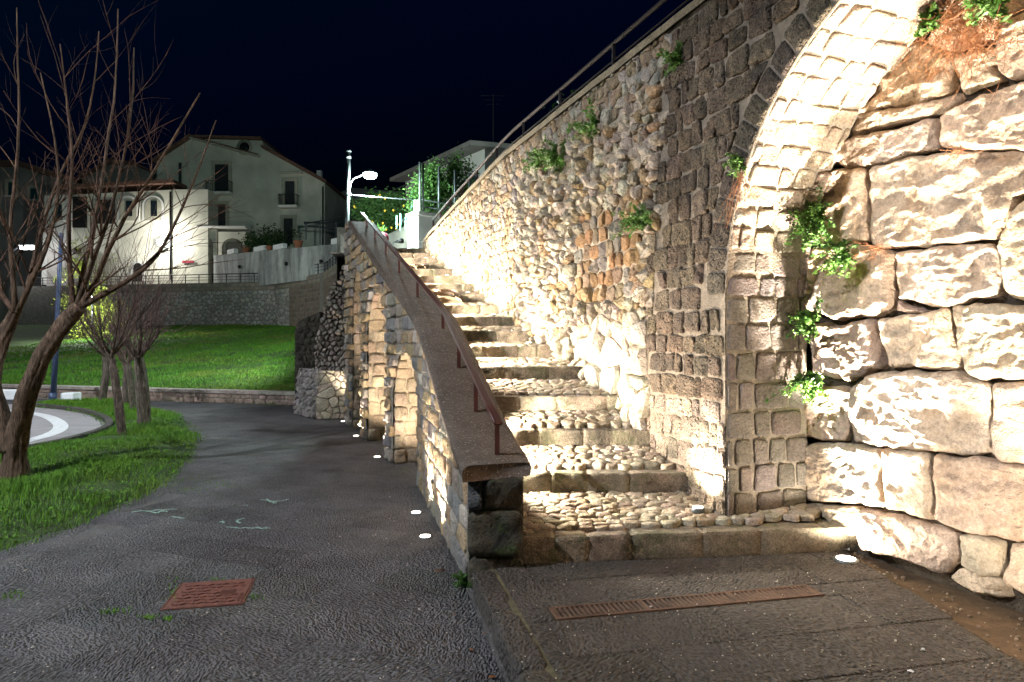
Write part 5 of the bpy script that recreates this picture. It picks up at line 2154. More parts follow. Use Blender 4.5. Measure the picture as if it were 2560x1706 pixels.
wing = thing('low_house_wing', (hp(280, 700, 56)[0], 56.0, 5.7), 'lower white house wing with two arched niches and a wall lantern', 'house')
WD = 56.0
V, Fs = prism(house_poly([(112, 712), (118, 492), (205, 486), (440, 474), (520, 474), (520, 712)], WD), WD, WD + 2.0 - 0.01)
part('wall', V, Fs, M['plaster'], wing, smooth=False)
V, Fs = prism(house_poly([(106, 712), (114, 490), (182, 488), (182, 712)], WD), WD - 0.15, WD + 0.4)
part('white_bay', V, Fs, M['plaster_white'], wing, smooth=False)
roof_slab(wing, (185, 487), (468, 474), WD, WD + 2, 0.3, 0.4)
for cx in (322, 384):
    x, z = hp(cx, 518, WD)
    w2 = 21 * WD / FPX
    zb = hp(0, 553, WD)[1]
    ring = [(x + (w2 + 0.22) * math.cos(t), z + (w2 + 0.22) * math.sin(t)) for t in np.linspace(0, pi, 14)]
    V, Fs = prism([(x + w2 + 0.22, zb)] + ring + [(x - w2 - 0.22, zb)], WD - 0.10, WD)
    n_ = part('arched_niche', V, Fs, M['plaster_white'], wing, smooth=False)
    ring = [(x + w2 * math.cos(t), z + w2 * math.sin(t)) for t in np.linspace(0, pi, 14)]
    V, Fs = prism([(x + w2, zb)] + ring + [(x - w2, zb)], WD - 0.13, WD - 0.1)
    part('niche_panel', V, Fs, M['trim'], n_, smooth=False)
    V, Fs = box((x + 0.1, WD - 0.15, z - 0.15), (0.5, 0.04, 1.25)); part('pane', V, Fs, M['pane'], n_, smooth=False)
window(wing, 140, 157, 510, 552, WD - 0.15, frame=False)
for (x0, x1, y0, y1) in ((180, 218, 492, 570), (240, 288, 500, 560)):
    (xa, zb), (xb, za) = hp(x0, y1, WD), hp(x1, y0, WD)
    V, Fs = box(((xa + xb) / 2, WD - 0.03, (za + zb) / 2), (xb - xa, 0.1, za - zb)); part('dark_opening', V, Fs, M['dark_hole'], wing, smooth=False)
window(wing, 188, 205, 620, 648, WD, frame=False)
# portal
(xa, zb), (xb, za) = hp(335, 704, WD), hp(357, 660, WD)
xm = (xa + xb) / 2; hw = (xb - xa) / 2
arc_ = [(xm + hw * math.cos(t), za - hw + hw * 1.2 * math.sin(t)) for t in np.linspace(0, pi, 12)]
out_ = [(xm + hw * 1.7 * math.cos(t), za - hw + hw * 2.0 * math.sin(t)) for t in np.linspace(0, pi, 12)]
V, Fs = prism([(xm + hw * 1.7, zb)] + out_ + [(xm - hw * 1.7, zb)], WD - 0.08, WD); pd_ = part('portal', V, Fs, M['plaster_white'], wing, smooth=False)
V, Fs = prism([(xm + hw, zb)] + arc_ + [(xm - hw, zb)], WD - 0.11, WD - 0.08); part('door', V, Fs, M['dark_hole'], pd_, smooth=False)
x, z1 = hp(428, 480, WD); _, z0 = hp(428, 700, WD)
V, Fs = tube([(x, WD - 0.12, z0), (x, WD - 0.12, z1)], 0.08, 6); part('drainpipe', V, Fs, M['dark_metal'], wing)
# upper storey set back, dark
V, Fs = prism(house_poly([(205, 495), (205, 440), (270, 405), (330, 412), (400, 440), (400, 480)], 62), 62.0, 68)
part('upper_storey', V, Fs, M['plaster_dark'], wing, smooth=False)
V, Fs = prism(house_poly([(195, 446), (270, 398), (335, 405), (405, 438), (335, 412), (270, 408)], 61.6), 61.5, 69)
part('upper_roof', V, Fs, M['roof'], wing, smooth=False)
# red street sign on the house, a name plate without readable lettering in the photo
x, z = hp(456, 655, WD)
V, Fs = box((x + 0.5, WD - 0.1, z), (0.95, 0.05, 0.2)); o = part('red_sign', V, Fs, M['sign_red'], None, smooth=False)
tag(o, 'narrow red sign board on the lit house wall beside the lantern', 'sign')

# dark houses at the far left
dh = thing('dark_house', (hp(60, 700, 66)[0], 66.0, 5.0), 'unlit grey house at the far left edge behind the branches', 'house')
V, Fs = prism(house_poly([(-120, 760), (-120, 415), (40, 412), (110, 440), (180, 450), (180, 700)], 66), 66, 74)
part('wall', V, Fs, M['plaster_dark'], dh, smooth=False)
V, Fs = prism(house_poly([(-130, 420), (-130, 404), (45, 402), (190, 446), (190, 458), (45, 416)], 65.8), 65.5, 74.5)
part('roof', V, Fs, M['roof'], dh, smooth=False)
window(dh, 20, 40, 455, 490, 66)
window(dh, 75, 95, 470, 500, 66)
gb = thing('stair_shed', (hp(200, 640, 54)[0], 54.0, 4.8), 'low dark stone outbuilding left of the lit house', 'outbuilding')
V, Fs = prism(house_poly([(115, 760), (118, 628), (150, 618), (200, 640), (200, 700)], 54.2), 54.2, 55.8)
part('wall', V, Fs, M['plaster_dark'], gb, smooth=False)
rock = thing('dark_hillside_house', (hp(780, 560, 70)[0], 70.0, 6), 'dark low building right of the gabled house', 'house')
V, Fs = prism(house_poly([(760, 720), (800, 500), (880, 470), (1010, 480), (1010, 720)], 72), 72, 78)
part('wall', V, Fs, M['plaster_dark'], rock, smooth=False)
window(rock, 815, 845, 525, 565, 72, frame=False)

# house on the right, above the stair head
RHD = 36.0
rh = thing('white_terrace_house', (hp(1130, 500, RHD)[0], RHD, 4.5), 'white house with overhanging eave and balcony behind the hedge', 'house')
# a facade that runs away from the camera to the left
fa = np.array((*hp(1014, 560, 44)[:1], 44.0)); fb = np.array((*hp(1212, 560, 32)[:1], 32.0)); fc = np.array((*hp(1262, 560, 36)[:1], 36.0))
ztop = lambda y, d: H + (853 - y) * d / FPX
za, zb, zc = ztop(455, 44), ztop(372, 32), ztop(385, 36)
bk = fa + np.array((6.0, 8.0))
V = [(*fa, 4.0), (*fb, 4.0), (*fc, 4.0), (*bk, 4.0), (*fa, za), (*fb, zb), (*fc, zc), (*bk, za)]
part('wall', V, [(0, 1, 5, 4), (1, 2, 6, 5), (2, 3, 7, 6), (3, 0, 4, 7), (4, 5, 6, 7)], M['plaster_white'], rh, smooth=False)
fd_ = (fb - fa) / np.linalg.norm(fb - fa); fn_ = np.array((-fd_[1], fd_[0]))
if np.dot(fn_, -fa) < 0:
    fn_ = -fn_
def fpt(t, z, out):
    p = fa + (fb - fa) * t + fn_ * out
    return np.array((p[0], p[1], z))
ztl = lambda t: za + (zb - za) * t
V = [fpt(-0.04, ztl(-0.04), 0.9), fpt(1.03, ztl(1.03), 0.9), fpt(1.03, ztl(1.03) + 0.1, -1.5), fpt(-0.04, ztl(-0.04) + 0.1, -1.5)]
V = np.array(V + [v + np.array((0, 0, 0.22)) for v in V])
part('roof', V, [(3, 2, 1, 0), (4, 5, 6, 7), (0, 1, 5, 4), (1, 2, 6, 5), (2, 3, 7, 6), (3, 0, 4, 7)], M['plaster_dark'], rh, smooth=False)
def fbox(name, t0, t1, z0, z1, o0, o1, mat, parent):
    V = [fpt(t, z, o) for z in (z0, z1) for t, o in ((t0, o0), (t1, o0), (t1, o1), (t0, o1))]
    return part(name, V, [(3, 2, 1, 0), (4, 5, 6, 7), (0, 1, 5, 4), (1, 2, 6, 5), (2, 3, 7, 6), (3, 0, 4, 7)], M[mat], parent, smooth=False)
zf = ztop(500, 40)
fbox('balcony_door', 0.30, 0.44, zf - 0.6, zf + 1.3, -0.05, 0.05, 'shutter', rh)
fbox('balcony_door', 0.62, 0.74, zf + 0.0, zf + 1.7, -0.05, 0.05, 'shutter', rh)
sw = fbox('window', 0.86, 0.93, zb - 1.75, zb - 0.75, -0.05, 0.05, 'trim', rh)
fbox('shutter', 0.865, 0.925, zb - 1.7, zb - 0.8, 0.05, 0.09, 'blue_pole', sw)
fbox('air_conditioner', 0.755, 0.82, zb - 1.4, zb - 0.75, 0.02, 0.4, 'sign_white', rh)
bl = fbox('balcony', 0.0, 0.75, zf - 0.85, zf - 0.6, 0.0, 1.1, 'plaster_white', rh)
f = MB()
for t in np.linspace(0.0, 0.75, 36):
    V, Fs = bar(fpt(t, zf - 0.6, 1.05), fpt(t, zf + 0.25, 1.05), 0.025, 0.025); f.add(V, Fs)
V, Fs = bar(fpt(0, zf + 0.25, 1.05), fpt(0.75, zf + 0.25, 1.05), 0.05, 0.05); f.add(V, Fs)
o = f.build('balcony_railing', M['dark_metal'], bl); o['kind'] = 'stuff'
f = MB()
for t0, t1 in ((0.05, 0.38), (0.45, 0.75)):
    V, Fs = bar(fpt(t0, ztl(t0) - 0.7, 1.0), fpt(t1, ztl(t1) - 0.7, 1.0), 0.07, 0.07); f.add(V, Fs)
    for t in (t0, t1):
        V, Fs = bar(fpt(t, ztl(t) - 0.7, 1.0), fpt(t, ztl(t) - 0.6, 0.02), 0.03, 0.03); f.add(V, Fs)
        V, Fs = bar(fpt(t, ztl(t) - 1.5, 0.08), fpt(t, ztl(t) - 0.4, 0.08), 0.025, 0.025); f.add(V, Fs)
f.build('awning_frame', M['dark_metal'], rh)
pA = fpt(0.97, zb + 0.2, -0.6)
f = MB()
V, Fs = tube([pA, pA + np.array((0, 0, 2.6))], 0.025, 5); f.add(V, Fs)
for k, w_ in ((2.5, 0.6), (2.3, 0.45), (2.1, 0.3)):
    V, Fs = tube([pA + np.array((-w_, 0, k)), pA + np.array((w_, 0, k))], 0.012, 4); f.add(V, Fs)
f.build('aerial', M['dark_metal'], rh)

# ---------------------------------------------------------------- head of the stair: garden walls, fence, hedge
gw = thing('garden_wall', (-3.0, 18.0, 3.5), 'pale garden wall lit by the street lamp at the head of the steps', 'wall')
gp_ = [np.array((*(((958 - 1280) * 17.5 / FPX,)), 17.5)), np.array(((1018 - 1280) * 20.5 / FPX, 20.5)), np.array(((1050 - 1280) * 19.0 / FPX, 19.0))]
zt_ = [ztop(592, 17.5), ztop(563, 20.5), ztop(572, 19.0)]
V = []
for p, z in zip(gp_, zt_):
    V += [(p[0], p[1], 3.4), (p[0], p[1], z), (p[0], p[1] + 0.3, z), (p[0], p[1] + 0.3, 3.4)]
part('wall', V, [(0, 1, 5, 4), (1, 2, 6, 5), (4, 5, 9, 8), (5, 6, 10, 9), (0, 1, 2, 3), (8, 9, 10, 11)], M['plaster_white'], gw, smooth=False)
polys = courses(0, 1, 0, 1, 0.2, 0.17, jit=0.1)
pfn = lambda V: (np.array((*gp_[1], 3.5)) + V[:, :1] * (np.array((*gp_[2], 3.5)) - np.array((*gp_[1], 3.5))) + np.column_stack((np.zeros((len(V), 2)), V[:, 1] * (zt_[2] - 3.6))) + V[:, 2:3] * np.array((-0.6, -0.8, 0)))
lay(polys, pfn, gw, M['rubble'], 'wall_stone', gap=0.012, col=(0.4, 0.39, 0.36), colv=0.25, thick=0.03, bulge=0.04, rough=0.02, n=10, prof='low')
tw = thing('hedge_terrace_wall', (-2.2, 19.0, 3.5), 'white plastered terrace wall under the hedge at the stair head', 'wall')
ta = np.array(((1046 - 1280) * 17.0 / FPX, 17.0)); tb = np.array(((1225 - 1280) * 18.6 / FPX, 18.6))
ztw0, ztw1 = ztop(538, 17.0), ztop(507, 17.0)
def tpt(t, z, o=0.0):
    p = ta + (tb - ta) * t
    n_ = np.array((-(tb - ta)[1], (tb - ta)[0])); n_ = n_ / np.linalg.norm(n_)
    if n_[1] > 0:
        n_ = -n_
    p = p + n_ * o
    return np.array((p[0], p[1], z))
V = [tpt(0, 3.4), tpt(1, 3.4), tpt(1, ztw0), tpt(0, ztw0), tpt(0, 3.4, -0.5), tpt(1, 3.4, -0.5), tpt(1, ztw0, -0.5), tpt(0, ztw0, -0.5)]
part('wall', V, [(0, 1, 2, 3), (3, 2, 6, 7), (0, 3, 7, 4)], M['plaster_white'], tw, smooth=False)
V = [tpt(-0.02, ztw0, 0.08), tpt(1, ztw0, 0.08), tpt(1, ztw0 + 0.09, 0.08), tpt(-0.02, ztw0 + 0.09, 0.08), tpt(-0.02, ztw0, -0.5), tpt(1, ztw0, -0.5), tpt(1, ztw0 + 0.09, -0.5), tpt(-0.02, ztw0 + 0.09, -0.5)]
part('coping', V, [(0, 1, 2, 3), (3, 2, 6, 7), (0, 3, 7, 4), (1, 0, 4, 5)], M['plaster_white'], tw, smooth=False)
V, Fs = box(tpt(0.02, (ztw0 + ztw1) / 2 + 0.09, -0.12), (0.15, 0.15, (ztw1 - ztw0) * 0.9)); part('end_pier', V, Fs, M['plaster_white'], tw, smooth=False)
fe = thing('post_fence', tuple(tpt(0.2, ztw0, -0.1)), 'pale green metal posts and rails standing in front of the hedge', 'fence')
for t in (0.05, 0.09, 0.3, 0.52, 0.73, 0.94):
    V, Fs = tube([tpt(t, ztw0 + 0.09, -0.1), tpt(t, ztw0 + 1.35, -0.1)], 0.028, 8); part('post', V, Fs, M['galv'], fe)
for z in (0.25, 0.42):
    V, Fs = tube([tpt(0.05, ztw0 + z, -0.1), tpt(0.95, ztw0 + z, -0.1)], 0.018, 6); part('rail', V, Fs, M['galv'], fe)
hedge = thing('clipped_hedge', tuple(tpt(0.5, ztw0, -0.5)), 'bright green leafy hedge behind the fence posts at the stair head', 'hedge')
cs = []
for k in range(150):
    t = RS.uniform(0.16, 1.0)
    top = 0.95 + 0.55 * math.sin(t * 9 + 1) ** 2 + 0.35 * t
    cs.append(tpt(t, ztw0 + 0.1 + RS.uniform(0.0, top), -0.45 - RS.uniform(0, 0.5)))
V, T, t_ = leaf_cloud(np.array(cs), 75, (0.11, 0.11, 0.13), 0.085)
part('foliage', V, T, M['leaf_hedge'], hedge, t_, smooth=False)
for t in (0.2, 0.5, 0.8):
    V, Fs = tube([tpt(t, ztw0, -0.6), tpt(t, ztw0 + 1.0, -0.65)], [0.04, 0.02], 6); part('stem', V, Fs, M['bark'], hedge, (0.1, 0.08, 0.06))
# green posts and wire of the garden
gf = thing('garden_fence', tuple((*gp_[1], float(zt_[1]))), 'green painted garden fence posts with wire above the pale wall', 'fence')
fpx = ((992, 17.8, 562, 540), (1001, 18.2, 566, 535), (1014, 19, 563, 545), (1025, 20, 563, 538), (1029, 19.9, 567, 480), (1033, 19.5, 567, 540))
tops = []
for (x, d, y0, y1) in fpx:
    V, Fs = tube([P(x, y0 + 10, d), P(x, y1, d)], 0.024, 6); part('post', V, Fs, M['teal_paint'], gf)
    tops.append(P(x, y1 + 6, d))
V, Fs = tube([tops[1], tops[2], tops[3]], 0.008, 4); part('wire', V, Fs, M['dark_metal'], gf)
V, Fs = tube([P(1004, 556, 18.4), P(1027, 516, 19.8)], 0.012, 5); part('stay', V, Fs, M['dark_metal'], gf)
lat = MB()
for k in range(7):
    lat.tube([P(1035 + k * 2.6, 566, 19.5), P(1035 + k * 2.6, 513, 19.5)], 0.008, 4)
for k in range(13):
    lat.tube([P(1034, 515 + k * 4.2, 19.48), P(1052, 515 + k * 4.2, 19.48)], 0.008, 4)
o = lat.build('trellis', M['red_rail'], gf); o['kind'] = 'stuff'
# small dark hand loop at the head of the steps
hl = thing('stair_head_rail', (-2.8, 15.2, 3.5), 'small dark bent rail at the top of the steps', 'railing')
V, Fs = tube([P(1007, 606, 15.3), P(985, 605, 15.3), P(1004, 598, 15.3), P(1006, 599, 15.3), P(1007, 608, 15.3)], 0.03, 6); part('rail', V, Fs, M['dark_metal'], hl)
# round red and white sign, seen at an angle behind the rail
sg = thing('round_road_sign', tuple(P(957, 625, 16.2)), 'small round red and white road sign at the stair head', 'sign')
c = P(955, 597, 16.2)
V, Fs = tube([c + np.array((0, 0.02, 0)), c], 0.16, 20); part('plate', V, Fs, M['sign_red'], sg)
V, Fs = tube([c, c + np.array((0, -0.004, 0))], 0.11, 20); part('disc', V, Fs, M['sign_white'], sg)
V, Fs = tube([c + np.array((0, 0.05, -0.8)), c + np.array((0, 0.05, 0.1))], 0.025, 8); part('post', V, Fs, M['galv'], sg)
# potted agave
ag = thing('potted_agave', tuple(P(952, 590, 16.8)), 'spiky agave in a pale pot at the stair head under the lamp', 'plant')
c = P(952, 586, 16.8)
V, Fs = tube([c + np.array((0, 0, -0.25)), c, c + np.array((0, 0, 0.02))], [0.1, 0.15, 0.16], 12); part('pot', V, Fs, M['white_block'], ag)
f = MB()
for k in range(16):
    a = k * 2.4; e = RS.uniform(0.5, 1.2); L = RS.uniform(0.2, 0.32)
    d_ = np.array((math.cos(a) * math.cos(e), math.sin(a) * math.cos(e), math.sin(e)))
    s_ = np.cross(d_, (0, 0, 1.0)); s_ /= np.linalg.norm(s_)
    p0 = c + np.array((0, 0, 0.02))
    f.add(np.array([p0 - s_ * 0.02, p0 + s_ * 0.02, p0 + d_ * L * 0.6 + s_ * 0.022, p0 + d_ * L * 0.6 - s_ * 0.022, p0 + d_ * L]), [(0, 1, 2, 3), (3, 2, 4)], (1, 1, 1))
o = f.build('leaves', M['leaf_hedge'], ag); o['kind'] = 'stuff'
# citrus tree, dark behind the lamp
ct = thing('citrus_tree', tuple(P(960, 625, 26)), 'dark leafy citrus tree with yellow fruit behind the stair head', 'tree')
cs = []
for k in range(210):
    u = RS.normal(0, 1, 3); u /= np.linalg.norm(u)
    r = RS.uniform(0.35, 1.0) ** 0.5
    c0 = P(955, 538, 26)
    cs.append(c0 + u * r * np.array((1.05, 1.0, 0.8)) * (1 + 0.2 * math.sin(u[0] * 7 + u[2] * 5)))
V, T, t_ = leaf_cloud(np.array(cs), 46, (0.12, 0.12, 0.11), 0.12)
part('crown', V, T, M['leaf_dark'], ct, t_, smooth=False)
V, Fs = tube([P(960, 625, 26), P(955, 560, 26)], [0.12, 0.07], 8); part('trunk', V, Fs, M['bark'], ct, (0.12, 0.1, 0.08))
Vf, Ff = tube([(0, 0, -0.05), (0, 0, -0.03), (0, 0, 0.0), (0, 0, 0.03), (0, 0, 0.05)], [0.01, 0.032, 0.042, 0.032, 0.01], 8)
mf = make_mesh('fruit', Vf, Ff); mf.materials.append(M['fruit'])
for k in range(24):
    u = RS.normal(0, 1, 3); u[1] = -abs(u[1]); u /= np.linalg.norm(u)
    p = P(955, 541, 26) + u * np.array((1.12, 1.05, 0.78)) * RS.uniform(0.9, 1.05)
    link('fruit', mf, ct, None, tuple(p - wloc(ct)))

# railing and bushes on top of the high wall
tr = thing('wall_top_railing', tuple(wall_fn(np.array([(5, 4.1, -0.2)]))[0]), 'dark red brown railing running along the top of the high wall', 'railing')
ws = np.linspace(-2.5, 9.6, 26)
trp = wall_fn(np.column_stack((ws, [wall_top(w) + 0.04 for w in ws], np.full(26, -0.12))))
for hgt, r in ((0.34, 0.022), (0.17, 0.011)):
    V, Fs = tube(trp + np.array((0, 0, hgt)), r, 6); part('rail', V, Fs, M['dark_rail'], tr)
for w in (-2.4, -0.9, 0.5, 1.9, 3.2, 4.4, 5.5, 6.5, 7.4, 8.2, 8.95, 9.6):
    p = wall_fn(np.array([(w, wall_top(w) + 0.03, -0.12)]))[0]
    V, Fs = bar(p, p + np.array((0, 0, 0.34)), 0.03, 0.03); part('post', V, Fs, M['dark_rail'], tr, smooth=False)
hill = MB()
V = wall_fn(np.array([(-5, 4.1, -0.4), (10, 3.6, -0.4), (10, 3.6, -14), (-5, 4.1, -14)]))
o = part('upper_ground', V, [(0, 1, 2, 3)], M['soil'], None, smooth=False); o['kind'] = 'structure'
for i, (w, s, lab) in enumerate(((3.6, 0.5, 'dark bush on top of the high wall above the pale rubble'), (5.2, 0.42, 'dark bush behind the wall top railing halfway along'), (6.8, 0.34, 'small dark bush on the wall top nearest the white house'))):
    c0 = wall_fn(np.array([(w, wall_top(w) + 0.3, -0.75)]))[0]
    b_ = thing('wall_top_bush', (c0[0], c0[1], wall_top(w)), lab, 'bush', 'bushes on the wall top')
    cs = c0 + np.array((0, 0, -0.12)) + np.clip(RS.normal(0, 1, (46, 3)), -1.6, 1.6) * np.array((s * 0.5, s * 0.6, s * 0.26))
    V, T, t_ = leaf_cloud(cs, 60, (0.08, 0.08, 0.07), 0.07)
    part('foliage', V, T, M['leaf_dark'], b_, t_, smooth=False)
    V, Fs = tube([c0 + np.array((0, 0, -0.4)), c0], [0.025, 0.012], 6); part('stem', V, Fs, M['bark'], b_, (0.1, 0.08, 0.06))
# bare shrub and dark bush on the terrace by the house
bb = thing('terrace_bush', tuple(P(670, 628, 52)), 'dark bush in front of the gabled house above the stained wall', 'bush')
cs = P(668, 603, 52) + RS.normal(0, 1, (60, 3)) * np.array((0.85, 0.5, 0.55))
V, T, t_ = leaf_cloud(cs, 40, (0.2, 0.2, 0.2), 0.2)
part('foliage', V, T, M['leaf_dark'], bb, t_, smooth=False)
V, Fs = tube([P(670, 632, 52), P(668, 600, 52)], [0.08, 0.04], 6); part('stem', V, Fs, M['bark'], bb, (0.1, 0.08, 0.06))
pg = thing('pergola', tuple(P(800, 640, 47)), 'dark pergola frame beside the gabled house', 'pergola')
for (x0, y0, x1, y1) in ((765, 555, 765, 600), (800, 560, 800, 612), (840, 556, 840, 605), (760, 556, 850, 560), (770, 566, 850, 572), (760, 560, 850, 545)):
    V, Fs = bar(P(x0, y0, 47), P(x1, y1, 47.2), 0.09, 0.09); part('beam', V, Fs, M['dark_metal'], pg, smooth=False)


# ================================================================== LAMPS
lp = thing('street_lamp', tuple(P(870, 600, 16.5)), 'tall steel post with a brilliant white lamp at the head of the steps', 'street lamp')
LPD = 16.5
pb, pt = P(866, 640, LPD), P(872, 378, LPD)
V, Fs = tube([pb, pb * 0.5 + pt * 0.5, pt], [0.055, 0.05, 0.045], 12); part('post', V, Fs, M['galv'], lp)
V, Fs = tube([pt + np.array((0, 0, -0.02)), pt + np.array((0, 0, 0.01))], 0.065, 12); part('cap', V, Fs, M['galv'], lp)
for y in (393, 487):
    c = P(871, y, LPD)
    V, Fs = tube([c + np.array((0, 0, -0.03)), c + np.array((0, 0, 0.03))], 0.062, 12); part('clamp', V, Fs, M['lamp_house'], lp)
V, Fs = tube([P(873, 480, LPD), P(876, 458, LPD), P(884, 447, LPD), P(900, 440, LPD), P(915, 434, LPD)], 0.016, 8); part('arm', V, Fs, M['lamp_house'], lp)
hc = P(925, 434, LPD)
V, Fs = tube([hc + np.array((0, 0, 0.10)), hc + np.array((0, 0, 0.06)), hc + np.array((0, 0, 0.0))], [0.04, 0.12, 0.18], 16); part('lamp_shade', V, Fs, M['lamp_house'], lp)
V, Fs = tube([hc + np.array((0, 0, -0.002)), hc + np.array((0, 0, -0.06)), hc + np.array((0, 0, -0.11)), hc + np.array((0, 0, -0.13))], [0.15, 0.16, 0.12, 0.03], 16); part('lamp_globe', V, Fs, M['lens_cool'], lp)
point('lamp_light', hc + np.array((0, -0.05, -0.2)), LAMP_W, (0.78, 1.0, 0.98), 0.22, lp)
spot('lamp_beam', hc + np.array((-0.05, 0.02, -0.2)), (-15.0, 36.0, 3.0), LAMP_SPOT, 120, (0.80, 1.0, 0.96), 0.6, 0.2, lp)
cb = thing('overhead_cable', tuple(P(960, 493, 17)), 'pale cable strung from the lamp post to the hedge fence', 'cable')
V, Fs = tube([P(872, 487, LPD), P(905, 490, 16.7), P(950, 494, 16.9), P(1000, 498, 17.1), P(1056, 500, 17.4)], 0.014, 6); part('cable', V, Fs, M['galv'], cb)

# lantern on the house wall, lamp further left, light behind the shrubs
for (nm, x, y, d, w, lab, col, mat, r) in (
        ('wall_lantern', 400, 605, 55.2, LANTERN_W, 'bright white lantern on a bracket of the low house wing', (1, 0.97, 0.9), 'lens_white', 0.26),
        ('side_street_lamp', 70, 620, 52, 500, 'flat bright lamp before the dark house at the left edge', (0.95, 0.98, 1), 'lens_white', 0.3),
        ('garden_light', 225, 748, 36, 1500, 'small white light behind the yellow leaved shrub', (0.95, 1, 0.95), 'lens_white', 0.16)):
    c = P(x, y, d)
    L_ = thing(nm, tuple(c), lab, 'lamp')
    if nm == 'wall_lantern':
        V, Fs = tube([c + np.array((0, 0, r * 0.9)), c + np.array((0, 0, r * 0.5)), c, c + np.array((0, 0, -r))], [r * 0.3, r * 0.9, r, r * 0.45], 10); part('globe', V, Fs, M[mat], L_)
        V, Fs = tube([c + np.array((0, 0.1, -r * 1.4)), c + np.array((0, 0.1, -r))], 0.06, 6); part('holder', V, Fs, M['dark_metal'], L_)
        V, Fs = tube([c + np.array((0, 0.1, -r * 1.4)), c + np.array((0.2, 0.75, -r * 1.6))], 0.04, 6); part('bracket', V, Fs, M['dark_metal'], L_)
    elif nm == 'side_street_lamp':
        V, Fs = box(c, (1.1, 0.4, 0.22), 0, 0.06); part('lens', V, Fs, M[mat], L_, smooth=False)
        V, Fs = box(c + np.array((0, 0, 0.17)), (1.2, 0.5, 0.1), 0, 0.03); part('housing', V, Fs, M['lamp_house'], L_, smooth=False)
        V, Fs = tube([c + np.array((-0.6, 0, 0.15)), c + np.array((-1.4, 0.3, -0.2)), c + np.array((-1.5, 0.3, -5))], 0.07, 8); part('post', V, Fs, M['dark_metal'], L_)
    else:
        V, Fs = tube([c + np.array((0, 0, 0.14)), c, c + np.array((0, 0, -0.12))], [0.1, r, 0.08], 10); part('globe', V, Fs, M[mat], L_)
        V, Fs = tube([c + np.array((0, 0.2, -2.2)), c + np.array((0, 0.2, 0.1))], 0.05, 6); part('post', V, Fs, M['dark_metal'], L_)
    off = np.array((0.0, -0.45, -0.35)) if nm != 'wall_lantern' else np.array((0.1, -0.3, 0.0))
    point(nm + '_light', c + off, w, col, 0.15, L_)

# blue grey pole by the road (lamp above the frame of the trees)
bp = thing('blue_lamp_post', tuple(G(132, 1006)), 'slim blue grey lamp post standing at the edge of the island', 'lamp post')
V, Fs = tube([G(132, 1006), P(141, 850, 17.9), P(147, 700, 17.9), P(154, 583, 17.9)], [0.075, 0.065, 0.055, 0.05], 10); part('post', V, Fs, M['blue_pole'], bp)
V, Fs = tube([G(132, 1006), G(132, 1006) + np.array((0, 0, 0.25))], 0.1, 10); part('base', V, Fs, M['blue_pole'], bp)

# street lamps of the road, outside the frame: their light makes the branch shadows on the path
for (x, y, z, w, lab) in ((-9.6, 1.2, 8.2, ROAD_W1, 'street lamp on a blue grey post left of the photograph beside the road'),
                          (-16.0, 12.5, 6.5, ROAD_W2, 'farther street lamp on a blue grey post by the road bend')):
    s_ = thing('road_lamp', (x, y, 0), lab, 'street lamp', 'street lamps of the road')
    V, Fs = tube([(x, y, 0), (x, y, 3), (x, y, z)], [0.08, 0.07, 0.05], 10); part('post', V, Fs, M['blue_pole'], s_)
    V, Fs = tube([(x, y, z - 0.1), (x + 0.5, y, z + 0.05), (x + 1.0, y, z + 0.05)], 0.03, 8); part('arm', V, Fs, M['blue_pole'], s_)
    V, Fs = box((x + 1.15, y, z + 0.06), (0.5, 0.24, 0.1), 0, 0.03); part('housing', V, Fs, M['lamp_house'], s_, smooth=False)
    V, Fs = box((x + 1.15, y, z - 0.0), (0.4, 0.18, 0.02)); part('lens', V, Fs, M['lens_white'], s_, smooth=False)
    spot('road_lamp_light', (x + 1.15, y, z - 0.04), (x + 2.9, y + 2.6, 0), w, 112, (0.86, 0.91, 1.0), 0.22, 0.08, s_)


def uplight(p, nrm_, aim, watts, ang_, label, r=0.045, col=(1, 0.875, 0.73), blend=0.6, group='recessed uplights', spill=0.0):
    p = np.asarray(p, float)
    o = thing('recessed_uplight', tuple(p), label, 'light', group)
    n_ = np.asarray(nrm_, float); n_ = n_ / np.linalg.norm(n_)
    V, Fs = tube([p - n_ * 0.03, p + n_ * 0.006, p + n_ * 0.010, p + n_ * 0.009], [r * 1.35, r * 1.35, r * 1.25, r * 1.02], 20); part('ring', V, Fs, M['galv'], o)
    V, Fs = tube([p + n_ * 0.0, p + n_ * 0.0135], r, 20); part('lens', V, Fs, M['lens_warm'], o)
    spot('uplight_beam', p + n_ * 0.03, aim, watts, ang_, col, blend, r * 0.8, o)
    if spill:
        spot('uplight_spill', p + n_ * 0.035, aim, watts * spill, 165, col, 0.4, r, o)
    return o


Z3 = np.array((0, 0, 1.0))
